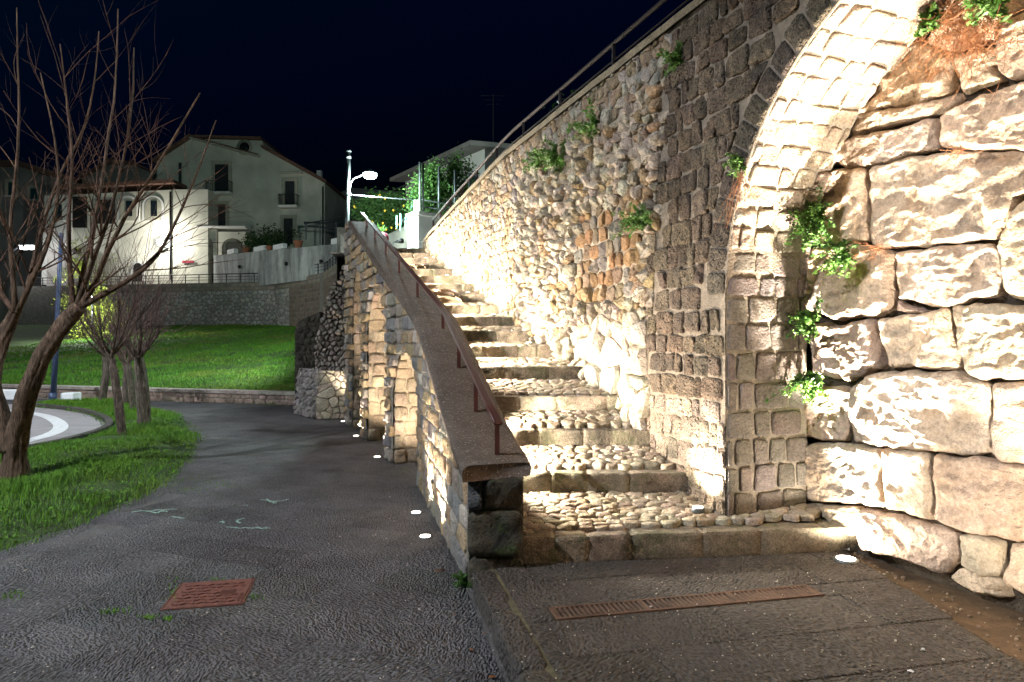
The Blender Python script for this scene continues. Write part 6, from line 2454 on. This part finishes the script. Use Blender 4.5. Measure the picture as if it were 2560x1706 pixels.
# path side, at the foot of the parapet wall
for (x, y, w, lab) in ((1063, 1345, PATH_UP * 1.0, 'nearest glowing ground light in the path beside the parapet'),
                       (1040, 1285, PATH_UP * 1.0, 'second glowing ground light in the path from the parapet end'),
                       (943, 1145, PATH_UP * 1.3, 'glowing ground light in the path before the nearest arch'),
                       (890, 1092, PATH_UP * 1.3, 'glowing ground light in the path before the middle arch'),
                       (858, 1055, PATH_UP * 1.5, 'farthest glowing ground light in the path by the ruined wall')):
    p = G(x, y) + np.array((0, 0, 0.004))
    aim = p + np.array((0.22, 0.12, 1.0))
    uplight(p, Z3, aim, w, 95, lab, 0.042)
for (q, w, lab) in ((0.5, 1.2, 'ground light hidden inside the nearest arch'), (0.55, 1.6, 'ground light hidden inside the middle arch')):  # unseen lights added in the niches to brighten the arches
    o_ = ARCHES[0] if 'nearest' in lab else ARCHES[1]
    p = par_pt(np.array([o_.m - 0.15]), np.array([0.0]))[0] - PNRM * q * 0.35
    p[2] = 0.004
    uplight(p, Z3, p + np.array((0.05, 0.45, 1.0)), PATH_UP * w, 120, lab, 0.04)
# stair side, on the treads at the foot of the right-hand wall
tl = [((1745, 1272), 0, STAIR_UP * 0.7, 'bright tread light on the lowest cobbled step'), ((1553, 1040), 2, STAIR_UP * 1.1, 'small tread light on the third cobbled step near the wall')]
for (x, y), k, w, lab in tl:
    z = SZ[k] + 0.05
    for _ in range(6):
        p = G(x, y, z)
        z = float(stair_z(np.array([p[1]]))[0]) + 0.005
    uplight(p, Z3, p + np.array((0.16, 0.14, 1.0)) , w, 110, lab, 0.036)
for k, f_, w in ((5, 0.5, 1.0), (7, 0.5, 0.9), (9, 0.5, 0.8), (11, 0.5, 0.7), (14, 0.5, 0.8)):  # further tread lights, unseen, added to light the wall up the flight
    d = SD[k] + (SD[k + 1] - SD[k]) * f_
    p = np.array((RX(d) - 0.2, d, float(stair_z(np.array([d]))[0]) + 0.005))
    uplight(p, Z3, p + np.array((0.16, 0.1, 1.0)), STAIR_UP * w, 110, f'tread light sunk at the wall foot on step {["six", "eight", "ten", "twelve", "fifteen"][[5, 7, 9, 11, 14].index(k)]} of the flight', 0.03)
# platform light by the limestone wall
p = G(2115, 1402, PZ) + np.array((0, 0, 0.004))
uplight(p, Z3, p + np.array((0.14, 0.0, 1.0)), PLAT_UP, 62, 'bright ground light in the paving by the limestone wall', 0.06, spill=0.02)
p = np.array((2.36, 2.85, PZ + 0.004))  # unseen second ground light, added to light the nearer limestone blocks
uplight(p, Z3, p + np.array((0.24, 0.12, 1.0)), PLAT_UP * 0.5, 84, 'ground light in the paving by the limestone wall below the frame', 0.06, spill=0.09)
# unseen step lights added in the parapet's inner face to light the treads
for k, w in ((0, 1.0), (1, 1.0), (3, 1.0), (4, 1.1), (6, 1.2), (7, 1.2), (8, 1.0), (9, 1.2), (10, 1.2), (11, 1.0), (12, 1.2), (13, 1.2)):
    d = SD[k + 1] - 0.10
    zt = float(stair_z(np.array([d]))[0])
    inw = -PNRM
    p = np.array((OX(d), d, zt + 0.27)) - PNRM * (PTH + 0.012)
    nm = ['lowest', 'second', 'third', 'fourth', 'fifth', 'sixth', 'seventh', 'eighth', 'ninth', 'tenth', 'eleventh', 'twelfth', 'thirteenth', 'fourteenth'][k]
    o = thing('step_light', tuple(p), f'small step light in the parapet inner face at the {nm} tread', 'light', 'step lights in the parapet')
    V, Fs = box((0, 0, 0), (0.02, 0.12, 0.07), 0, 0.006); V = V @ np.array(((0.938, 0.346, 0), (-0.346, 0.938, 0), (0, 0, 1.0))) + p
    part('housing', V, Fs, M['lamp_house'], o, smooth=False)
    V, Fs = box((0.0115, 0, 0), (0.004, 0.1, 0.05)); V = V @ np.array(((0.938, 0.346, 0), (-0.346, 0.938, 0), (0, 0, 1.0))) + p
    part('lens', V, Fs, M['lens_warm'], o, smooth=False)
    spot('unseen_step_beam', p + inw * 0.03, p + inw * 1.0 + np.array((0.1, -0.42, 0.02)), STEP_W * w, 128, (1, 0.88, 0.72), 0.6, 0.05, o)

# ================================================================== TREES
def branchlets(start, direction, length, r0, mb, depth, rs, bend=0.25, up=0.35, nseg=7, twigs=3, tint=(0.2, 0.13, 0.09), sides=5):
    pts = [np.asarray(start, float)]
    d = np.asarray(direction, float); d = d / np.linalg.norm(d)
    side = rs.normal(0, 1, 3) * bend
    for i in range(nseg):
        d = d + side / nseg + np.array((0, 0, up / nseg)) + rs.normal(0, 0.05, 3)
        d /= np.linalg.norm(d)
        pts.append(pts[-1] + d * length / nseg)
    r = np.linspace(r0, r0 * 0.28, nseg + 1)
    V, Fs = tube(pts, r, sides, cap=False)
    mb.add(V, Fs, vary(tint, 0.2, rs))
    if depth > 0:
        for k in range(twigs):
            i = rs.randint(2, nseg)
            dd = pts[i + 1] - pts[i]; dd /= np.linalg.norm(dd)
            s = rs.normal(0, 1, 3); s -= dd * np.dot(s, dd); s /= np.linalg.norm(s)
            branchlets(pts[i], dd + s * rs.uniform(0.4, 0.9), length * rs.uniform(0.25, 0.55), r[i] * 0.55, mb, depth - 1, rs, bend, up, max(4, nseg - 2), 2, tint, 4)
    return pts


def bark_trunk(pts, r, name, parent, tint, seed):
    pts = np.asarray(pts, float)
    n = len(pts)
    t = np.linspace(0, 1, n); tt = np.linspace(0, 1, n * 5)
    q = np.column_stack([np.interp(tt, t, pts[:, k]) for k in range(3)])
    for _ in range(4):
        q[1:-1] = (q[:-2] + 2 * q[1:-1] + q[2:]) / 4
    rr = np.interp(tt, t, r)
    V, Fs = tube(q, rr, 28)
    ring = np.repeat(np.arange(len(q)), 28)
    c = q[ring]
    rad = V - c
    ang_ = np.tile(np.arange(28), len(q)) * 2 * pi / 28
    furrow = vnoise(np.column_stack((np.cos(ang_) * 3.2, np.sin(ang_) * 3.2, V[:, 2] * 2.0 + seed)), 1.0, seed, 3)
    lump = vnoise(np.column_stack((np.cos(ang_), np.sin(ang_), V[:, 2] * 1.5)), 1.0, seed + 3, 2)
    k = 1 + 0.17 * (np.abs(furrow) * 2 - 0.8) + 0.16 * lump
    # root flare
    k *= 1 + 0.35 * np.clip(0.25 - (V[:, 2] - q[0][2]), 0, 0.25) / 0.25 * (0.7 + 0.5 * np.cos(ang_ * 5 + seed))
    V = c + rad * k[:, None]
    return part(name, V, Fs, M['bark'], parent, tint)


BRK = (0.15, 0.10, 0.068)
rs = np.random.RandomState(21)
t1 = thing('pollard_tree', tuple(G(30, 1205)), 'large forked bare tree at the left edge with long upright shoots', 'tree', 'bare trees on the island')
TD = 7.76
base = G(30, 1205)
pr = [P(30, 1210, TD), P(40, 1100, TD), P(62, 1000, TD), P(100, 900, TD), P(150, 820, TD - 0.05), P(200, 770, TD - 0.1)]
bark_trunk(pr, [0.135, 0.11, 0.10, 0.09, 0.085, 0.07], 'trunk', t1, BRK, 3)
plf = [P(22, 1130, TD), P(5, 1050, TD), P(-25, 960, TD), P(-5, 880, TD + 0.1), P(20, 820, TD + 0.1), P(42, 775, TD + 0.1)]
bark_trunk(plf, [0.10, 0.10, 0.092, 0.086, 0.08, 0.065], 'trunk', t1, BRK, 5)
mb = MB()
limbs = [
    [P(188, 775, TD), P(215, 700, TD), P(250, 610, TD - 0.1), P(290, 480, TD - 0.2), P(330, 300, TD - 0.3), P(335, 120, TD - 0.3)],
    [P(195, 770, TD), P(260, 735, TD), P(330, 700, TD + 0.1), P(400, 640, TD + 0.2), P(470, 500, TD + 0.3), P(540, 300, TD + 0.4)],
    [P(185, 775, TD), P(175, 690, TD), P(165, 560, TD + 0.1), P(185, 400, TD + 0.1), P(165, 260, TD + 0.2), P(150, 110, TD + 0.2)],
    [P(200, 770, TD), P(230, 720, TD), P(265, 640, TD - 0.1), P(310, 540, TD - 0.2), P(390, 420, TD - 0.3), P(500, 230, TD - 0.3)],
    [P(192, 772, TD), P(205, 690, TD + 0.2), P(235, 560, TD + 0.3), P(262, 400, TD + 0.4), P(290, 230, TD + 0.4), P(295, 20, TD + 0.5)],
    [P(40, 775, TD), P(30, 690, TD), P(22, 560, TD), P(45, 420, TD), P(48, 250, TD + 0.1), P(40, 20, TD + 0.1)],
    [P(45, 775, TD), P(80, 700, TD), P(125, 610, TD + 0.1), P(150, 470, TD + 0.2), P(145, 380, TD + 0.2), P(100, 180, TD + 0.3)],
    [P(45, 780, TD), P(70, 720, TD + 0.1), P(95, 600, TD + 0.2), P(150, 420, TD + 0.3), P(230, 300, TD + 0.4), P(250, 80, TD + 0.4)],
    [P(38, 778, TD), P(-10, 720, TD), P(-60, 560, TD), P(-80, 380, TD), P(-90, 200, TD)],
]
for i, L_ in enumerate(limbs):
    t = np.linspace(0, 1, len(L_)); tt = np.linspace(0, 1, 18)
    L_ = np.array(L_)
    q = np.column_stack([np.interp(tt, t, L_[:, k]) for k in range(3)])
    for _ in range(3):
        q[1:-1] = (q[:-2] + 2 * q[1:-1] + q[2:]) / 4
    q += 0.012 * np.column_stack([vnoise(q, 2.5, i * 3 + k, 2) for k in range(3)])
    rr = np.linspace(0.034, 0.006, 18) * (1.2 if i in (1, 3) else 1)
    V, Fs = tube(q, rr, 7)
    part('limb', V, Fs, M['bark'], t1, vary((0.12, 0.075, 0.05), 0.12))
    for k in range(11):
        j = rs.randint(2, 16)
        dd = q[j + 1] - q[j]; dd /= np.linalg.norm(dd)
        s = rs.normal(0, 1, 3); s[1] *= 0.7; s -= dd * np.dot(s, dd); s /= np.linalg.norm(s)
        branchlets(q[j], dd + s * rs.uniform(0.5, 1.0), rs.uniform(0.45, 1.5), max(rr[j] * 0.4, 0.0032), mb, 1, rs, 0.35, 0.2, 7, 4, (0.13, 0.07, 0.045))
mb.build('twigs', M['bark'], t1, smooth=True, kind='stuff')

small = [  # base px, top px list, radius, crown radius, seed, label
    ((308, 1098), [(308, 1098), (296, 1010), (284, 930), (276, 880)], 0.066, 22, 'slim bare tree on the island, nearest of the thin clump'),
    ((360, 1075), [(360, 1075), (357, 1000), (352, 930), (345, 890)], 0.10, 33, 'stout bare tree on the island with a broom of twigs, nearest the path'),
    ((254, 1012), [(254, 1012), (262, 960), (266, 915), (262, 880)], 0.085, 44, 'curved bare tree at the back of the island clump, leftmost'),
    ((335, 1036), [(335, 1036), (330, 980), (324, 930), (318, 900)], 0.068, 55, 'leaning bare tree standing between two others on the island'),
    ((315, 1018), [(315, 1018), (313, 970), (315, 930), (313, 905)], 0.064, 66, 'farthest bare tree in the island clump, half hidden'),
]
for (bx, by), pxs, r0, seed, lab in small:
    rs = np.random.RandomState(seed)
    b0 = G(bx, by)
    d = b0[1]
    tr_ = thing('pollard_tree', tuple(b0), lab, 'tree', 'bare trees on the island')
    pts = [P(x, y, d) for x, y in pxs]
    pts[0] = pts[0] + np.array((0, 0, -0.05))
    bark_trunk(pts, [r0 * 1.05, r0, r0 * 0.95, r0 * 0.75], 'trunk', tr_, vary((0.16, 0.125, 0.095), 0.1), seed)
    mb = MB()
    for k in range(7):
        a = k * 2 * pi / 7 + rs.uniform(-0.3, 0.3)
        dr = np.array((math.cos(a) * 0.75, math.sin(a) * 0.75, rs.uniform(0.5, 1.1)))
        st = pts[-1] + np.array((0, 0, -rs.uniform(0.0, 0.15)))
        Lb = rs.uniform(0.6, 1.15)
        mb2 = MB()
        q = branchlets(st, dr, Lb, r0 * 0.38, mb2, 0, rs, 0.2, 0.5, 6, 0, (0.16, 0.11, 0.085), 7)
        mb2.build('limb', M['bark'], tr_, smooth=True)
        for j in range(7):
            i_ = rs.randint(1, 6)
            dd = q[i_ + 1] - q[i_]; dd /= np.linalg.norm(dd)
            branchlets(q[i_], dd + rs.normal(0, 0.4, 3) + np.array((0, 0, 0.35)), rs.uniform(0.8, 2.0), 0.0075, mb, 1, rs, 0.35, 0.25, 6, 3, (0.17, 0.105, 0.09), 4)
    mb.build('twigs', M['bark'], tr_, smooth=True, kind='stuff')

# leafy yellow-green shrub behind the trees, lit by the garden light
for (x, y, d, s, n_, lab) in ((236, 790, 37.2, 1.35, 130, 'yellow green leafy shrub glowing behind the island trees'),
                              (245, 888, 33, 0.4, 26, 'small tuft of yellow green leaves low beside the trunks'),
                              (196, 668, 37.6, 0.9, 50, 'yellow green tree crown beside the outbuilding')):
    c0 = P(x, y, d)
    sh = thing('leafy_shrub', (c0[0], c0[1], float(bank_z(c0[0], c0[1]))), lab, 'shrub', 'yellow green shrubs')
    cs = c0 + RS.normal(0, 1, (n_, 3)) * np.array((0.5 * s, 0.4 * s, 0.8 * s))
    V, T, t_ = leaf_cloud(cs, 34, (0.13 * s, 0.13 * s, 0.13 * s), 0.11)
    part('foliage', V, T, M['leaf_yellow'], sh, t_, smooth=False)
    f = MB()
    g_ = np.array((c0[0], c0[1], float(bank_z(c0[0], c0[1]))))
    for k in range(6):
        e = c0 + RS.normal(0, 1, 3) * np.array((0.5 * s, 0.3 * s, 0.5 * s))
        V, Fs = tube([g_, g_ * 0.5 + e * 0.5 + RS.normal(0, 0.05, 3), e], [0.03, 0.02, 0.008], 5); f.add(V, Fs, (0.12, 0.09, 0.07))
    f.build('stems', M['bark'], sh, smooth=True)

# white concrete blocks by the road
for (x0, x1, y0, y1, lab) in ((-30, 38, 976, 1001, 'white concrete block at the left edge by the road'), (148, 181, 983, 1005, 'small white concrete block beside the lamp post')):
    pb_ = G((x0 + x1) / 2, y1)
    d = pb_[1]
    w = (x1 - x0) * d / FPX; h = (y1 - y0) * d / FPX
    V, Fs = box((pb_[0], d + 0.2, h / 2), (w, 0.4, h), 0.05, 0.02)
    o = part('concrete_block', V, Fs, M['white_block'], None, smooth=False, origin=(pb_[0], d + 0.2, 0))
    tag(o, lab, 'block', 'white blocks by the road')

# ================================================================== WALL PLANTS
def wall_plant(c, s, n, lab, size=0.04, hang=0.0, mat='leaf', stretch=(1, 1, 1)):
    c = np.asarray(c, float)
    o = thing('wall_plant', tuple(c), lab, 'plant', 'plants growing from the walls')
    f = MB()
    cs = []
    for k in range(n):
        e = c + WNRM * abs(RS.normal(0.3, 0.35)) * s + RS.normal(0, 1, 3) * s * 0.45 * np.asarray(stretch) + np.array((0, 0, -hang * RS.rand()))
        m_ = c * 0.5 + e * 0.5 + np.array((0, 0, 0.12 * s))
        V, Fs = tube([c, m_, e], [0.004, 0.003, 0.0015], 4); f.add(V, Fs, (0.16, 0.12, 0.06))
        for t in np.linspace(0.35, 1.0, 5):
            cs.append((c * (1 - t) ** 2 + 2 * m_ * t * (1 - t) + e * t * t))
    f.build('stems', M['bark'], o, smooth=True, kind='stuff')
    V, T, t_ = leaf_cloud(np.array(cs), 7, (s * 0.08,) * 3, size)
    part('leaves', V, T, M[mat], o, t_, smooth=False, kind='stuff')
    return o


def wp(x, y, a=WA, out=0.05):
    w, z = px_wall(x, y, a)
    return (WC if a == WA else MC) + WDIR * w + WNRM * out + np.array((0, 0, z))


wall_plant(wp(2050, 545, MA - 0.05, 0.1), 0.17, 60, 'large bushy green plant hanging where arch and limestone blocks meet', 0.034, 0.15, stretch=(0.7, 0.7, 1.2))
wall_plant(wp(2115, 635, MA - 0.05, 0.1), 0.13, 36, 'green trailing plant spreading over the limestone below the big bush', 0.03, 0.08)
wall_plant(wp(2035, 815, MA - 0.05, 0.1), 0.12, 36, 'middle green plant tuft between the pier and limestone blocks', 0.034)
wall_plant(wp(2040, 945, MA - 0.05, 0.1), 0.14, 42, 'lowest green plant tuft between the pier and limestone blocks', 0.034, 0.12)
wall_plant(wp(2325, 65, MA - 0.1, 0.1), 0.09, 22, 'bright green leafy sprig under the arch crown', 0.05)
wall_plant(wp(2480, 20, MA - 0.1, 0.1), 0.14, 30, 'dark green plant at the top right above the limestone', 0.04)
wall_plant(wp(1622, 552, WA, 0.06), 0.17, 36, 'feathery green plant on the joint of tuff and rubble wall', 0.035)
wall_plant(wp(1705, 155, WA, 0.04), 0.13, 24, 'thin green plant high on the dark tuff wall', 0.03)
wall_plant(wp(1855, 395, WA, 0.03), 0.08, 22, 'small green plant with dry strands beside the arch edge', 0.022, 0.1)
wall_plant(wp(1370, 405, WA, 0.05), 0.17, 26, 'left one of three green tufts high on the rubble wall', 0.045)
wall_plant(wp(1412, 390, WA, 0.05), 0.20, 34, 'middle one of three green tufts high on the rubble wall', 0.045)
wall_plant(wp(1503, 318, WA, 0.05), 0.18, 28, 'upper right one of three green tufts high on the rubble wall', 0.045)
# dry reddish roots hanging under the arch crown
dr_ = thing('dry_creeper', tuple(wp(2420, 40, MA, 0.05)), 'reddish dry creeper roots hanging over the upper limestone blocks', 'plant')
f = MB()
for k in range(520):
    cl = RS.rand()
    a = wp(RS.normal(2425, 55), abs(RS.normal(0, 55)) + 20, MA, RS.uniform(0.03, 0.15))
    n_ = 7
    L = RS.uniform(0.06, 0.30) * (1.8 if RS.rand() < 0.12 else 1)
    pts = [a]
    dv = WDIR * RS.normal(0, 0.8) + np.array((0, 0, -0.35 + RS.normal(0, 0.5)))
    for i_ in range(n_):
        dv = dv + WDIR * RS.normal(0, 0.45) + WNRM * RS.normal(0, 0.15) + np.array((0, 0, RS.normal(-0.08, 0.4)))
        pts.append(pts[-1] + dv / max(np.linalg.norm(dv), 0.3) * L / n_)
    V, Fs = tube(pts, RS.uniform(0.0008, 0.0019), 3, cap=False)
    f.add(V, Fs)
f.build('roots', M['dry_root'], dr_, smooth=True, kind='stuff')
for i, (x, y, lab) in enumerate(((2420, 378, 'wisp of dry roots in the joint above the largest limestone block'), (2210, 622, 'wisp of dry roots below the largest limestone block'), (1868, 440, 'dry strands hanging from the plant by the arch edge'))):
    c = wp(x, y, MA if i < 2 else WA, 0.06)
    o = thing('dry_roots', tuple(c), lab, 'roots')
    f = MB()
    for k in range(26):
        e = c + WDIR * RS.normal(0, 0.12) + WNRM * abs(RS.normal(0, 0.03)) + np.array((0, 0, RS.normal(-0.02, 0.05) if i < 2 else -RS.uniform(0.1, 0.35)))
        V, Fs = tube([c + RS.normal(0, 0.015, 3), c * 0.5 + e * 0.5 + RS.normal(0, 0.02, 3), e], 0.0014, 3, cap=False); f.add(V, Fs)
    f.build('strands', M['dry_root'], o, smooth=True, kind='stuff')

# ground plants
def tuft(c, s, n, lab, h=0.1):
    c = np.asarray(c, float)
    o = thing('grass_tuft', tuple(c), lab, 'plant')
    p = c + np.column_stack((RS.normal(0, s, n), RS.normal(0, s, n), np.zeros(n)))
    b = blades(p - c, np.full(n, h), 0.006, M['grass'], 'blades', o, 0.9, kind='stuff')
    return o


pl = wall_plant(G(1160, 1462) + np.array((0, 0, 0.03)), 0.07, 18, 'dark green weed at the foot of the parapet corner', 0.022)
for x, y, s, n, lab in ((900, 1050, 0.12, 160, 'grass tuft by the path near the farthest ground light'), (640, 1003, 0.3, 260, 'weed clump at the foot of the low wall'),
                        (700, 1010, 0.3, 200, 'weed clump at the low wall end by the ruin'), (1060, 1180, 0.03, 30, 'tiny grass sprig at the foot of the arch pier')):
    tuft(G(x, y), s, n, lab, 0.12)
# moss and grass sprigs in the path joints: too small to count
sp = []
for (x, y, n, sx, sy) in ((30, 1490, 60, 22, 5), (285, 1530, 70, 24, 4), (375, 1545, 60, 14, 3), (420, 1548, 30, 5, 3), (430, 1480, 40, 8, 16), (540, 1450, 26, 18, 3), (640, 1495, 26, 12, 4), (500, 1200, 60, 30, 6), (470, 1225, 60, 20, 4), (560, 1215, 50, 30, 5), (1010, 1175, 30, 10, 3), (1180, 1440, 30, 4, 6)):
    for k in range(n):
        sp.append(G(x + RS.normal(0, sx), y + RS.normal(0, sy)))
o = blades(np.array(sp), np.full(len(sp), 0.02), 0.007, M['grass'], 'joint_grass', None, 1.2, label='tiny grass sprigs growing in the path joints', cat='grass')

# chalk scribbles on the path
ck = MB()
for pts in ([(330, 1283), (350, 1279), (370, 1280), (395, 1277), (412, 1277), (445, 1274)], [(378, 1281), (392, 1285), (405, 1279), (418, 1281)], [(428, 1294), (450, 1297), (463, 1298)],
            [(548, 1308), (556, 1305), (560, 1309), (553, 1311)], [(590, 1306), (602, 1300), (612, 1298)], [(592, 1307), (600, 1310)], [(565, 1320), (610, 1322), (640, 1323), (676, 1323)], [(640, 1320), (655, 1324), (668, 1321)],
            [(650, 1251), (668, 1253), (690, 1256), (722, 1250)], [(666, 1250), (676, 1256), (688, 1260)], [(608, 1265), (618, 1265)]):
    q = np.array([G(x, y) for x, y in pts])
    t = np.linspace(0, 1, len(q)); tt = np.linspace(0, 1, len(q) * 4)
    q = np.column_stack([np.interp(tt, t, q[:, k]) for k in range(3)])
    q[:, :2] += RS.normal(0, 0.006, (len(q), 2))
    tn = np.gradient(q, axis=0); n_ = np.column_stack((-tn[:, 1], tn[:, 0], tn[:, 2] * 0)); n_ /= np.maximum(np.linalg.norm(n_, axis=1), 1e-6)[:, None]
    w = (0.007 + 0.004 * RS.rand(len(q)))[:, None]
    V = np.concatenate((q - n_ * w, q + n_ * w)); V[:, 2] = 0.0065
    m_ = len(q)
    ck.add(V, [(i, i + 1, m_ + i + 1, m_ + i) for i in range(m_ - 1)])
o = ck.build('chalk_marks', M['chalk'], None); tag(o, 'pale green chalk scribbles on the dark path', 'chalk marks', kind='stuff')

# pale crumbs of stone on the paving, uncountable
cr = MB()
for k in range(900):
    y = RS.uniform(1240, 1700); x = RS.uniform(0, 2560)
    z = 0.004
    p = G(x, y, 0)
    on = p[0] > KERB_L(p[1]) + 0.03
    if on:
        p = G(x, y, PZ); z = PZ + 0.004
        if p[0] > 2.5 or p[1] > 4.45:
            continue
    elif p[1] > 4.6 and p[0] > OX(p[1]) - 0.05 or in_poly(np.array([p[:2]]), ISLAND)[0]:
        continue
    s = RS.uniform(0.0015, 0.0048) * (1.8 if RS.rand() < 0.06 else 1)
    V, Fs = box((0, 0, 0), (s * 2, s * 1.5, s), RS.uniform(0, 3), s * 0.3)
    cr.add(V + np.array((p[0], p[1], z)), Fs)
o = cr.build('stone_crumbs', M['crumb'], None); tag(o, 'pale crumbs of stone strewn over the paving', 'crumbs', kind='stuff')
gv = MB()
for k in range(110):
    t = RS.rand()
    y = 2.3 + 2.6 * t
    x = RS.uniform(2.36, 3.95 - 0.36 * y + 0.1) if 3.95 - 0.36 * y > 2.36 else 2.4
    s = RS.uniform(0.004, 0.014) * (1.5 if RS.rand() < 0.1 else 1)
    V, Fs = stone([(-s, -s * 0.7), (s * 0.8, -s * 0.9), (s, s * 0.6), (-s * 0.5, s)], s * 0.4, s * 0.7, s * 0.3, 7, 'low', 30, k)
    gv.add(V + np.array((x, y, PZ - 0.02)), Fs, vary((0.26, 0.2, 0.14), 0.4))
o = gv.build('gutter_gravel', M['rubble'], None); tag(o, 'gravel and small stones along the foot of the limestone wall', 'gravel', kind='stuff')
# a few fallen leaves and scraps one can pick out
def leaf(c, s, rz, mat, nm, lab, cat):
    a = np.linspace(0, 2 * pi, 13)[:-1]
    r = s * (0.75 + 0.25 * np.cos(a * 3))
    V = np.column_stack((r * np.cos(a + rz), r * 0.7 * np.sin(a + rz), s * 0.22 * np.cos(a * 2) + s * 0.3))
    V = np.vstack((V, [(0, 0, s * 0.1)]))
    Fs = [(i, (i + 1) % 12, 12) for i in range(12)]
    o = part(nm, V + np.asarray(c), Fs, M[mat], None, smooth=True)
    tag(o, lab, cat)
for (x, y, s, lab) in ((1232, 1698, 0.022, 'brown fallen leaf on the path beside the kerb near the frame bottom'), (1178, 1630, 0.018, 'crumpled brown leaf on the path left of the kerb'), (1137, 1540, 0.014, 'small red brown leaf on the path beside the kerb corner'), (1213, 1585, 0.012, 'small orange leaf lying against the kerb foot')):
    leaf(G(x, y) + np.array((0, 0, 0.004)), s, x * 0.3, 'leaf_dry', 'fallen_leaf', lab, 'leaf')
for (x, y, s, lab) in ((2118, 1378, 0.03, 'crumpled white paper in the corner by the lowest step'), (2065, 1372, 0.02, 'small white litter scrap at the end of the lowest step'), (2308, 1630, 0.02, 'white paper scrap on the paving at the lower right'), (2275, 1683, 0.018, 'white scrap on the paving near the bottom right edge')):
    leaf(G(x, y, PZ) + np.array((0, 0, 0.004)), s, x * 0.3, 'paper', 'litter_scrap', lab, 'litter')
# small round valve lid in the path
V, Fs = tube([G(1098, 1428) + np.array((0, 0, -0.01)), G(1098, 1428) + np.array((0, 0, 0.006))], 0.036, 18)
o = part('valve_lid', V, Fs, M['rust_grate'], None); tag(o, 'small round metal valve lid in the path near the parapet corner', 'lid')
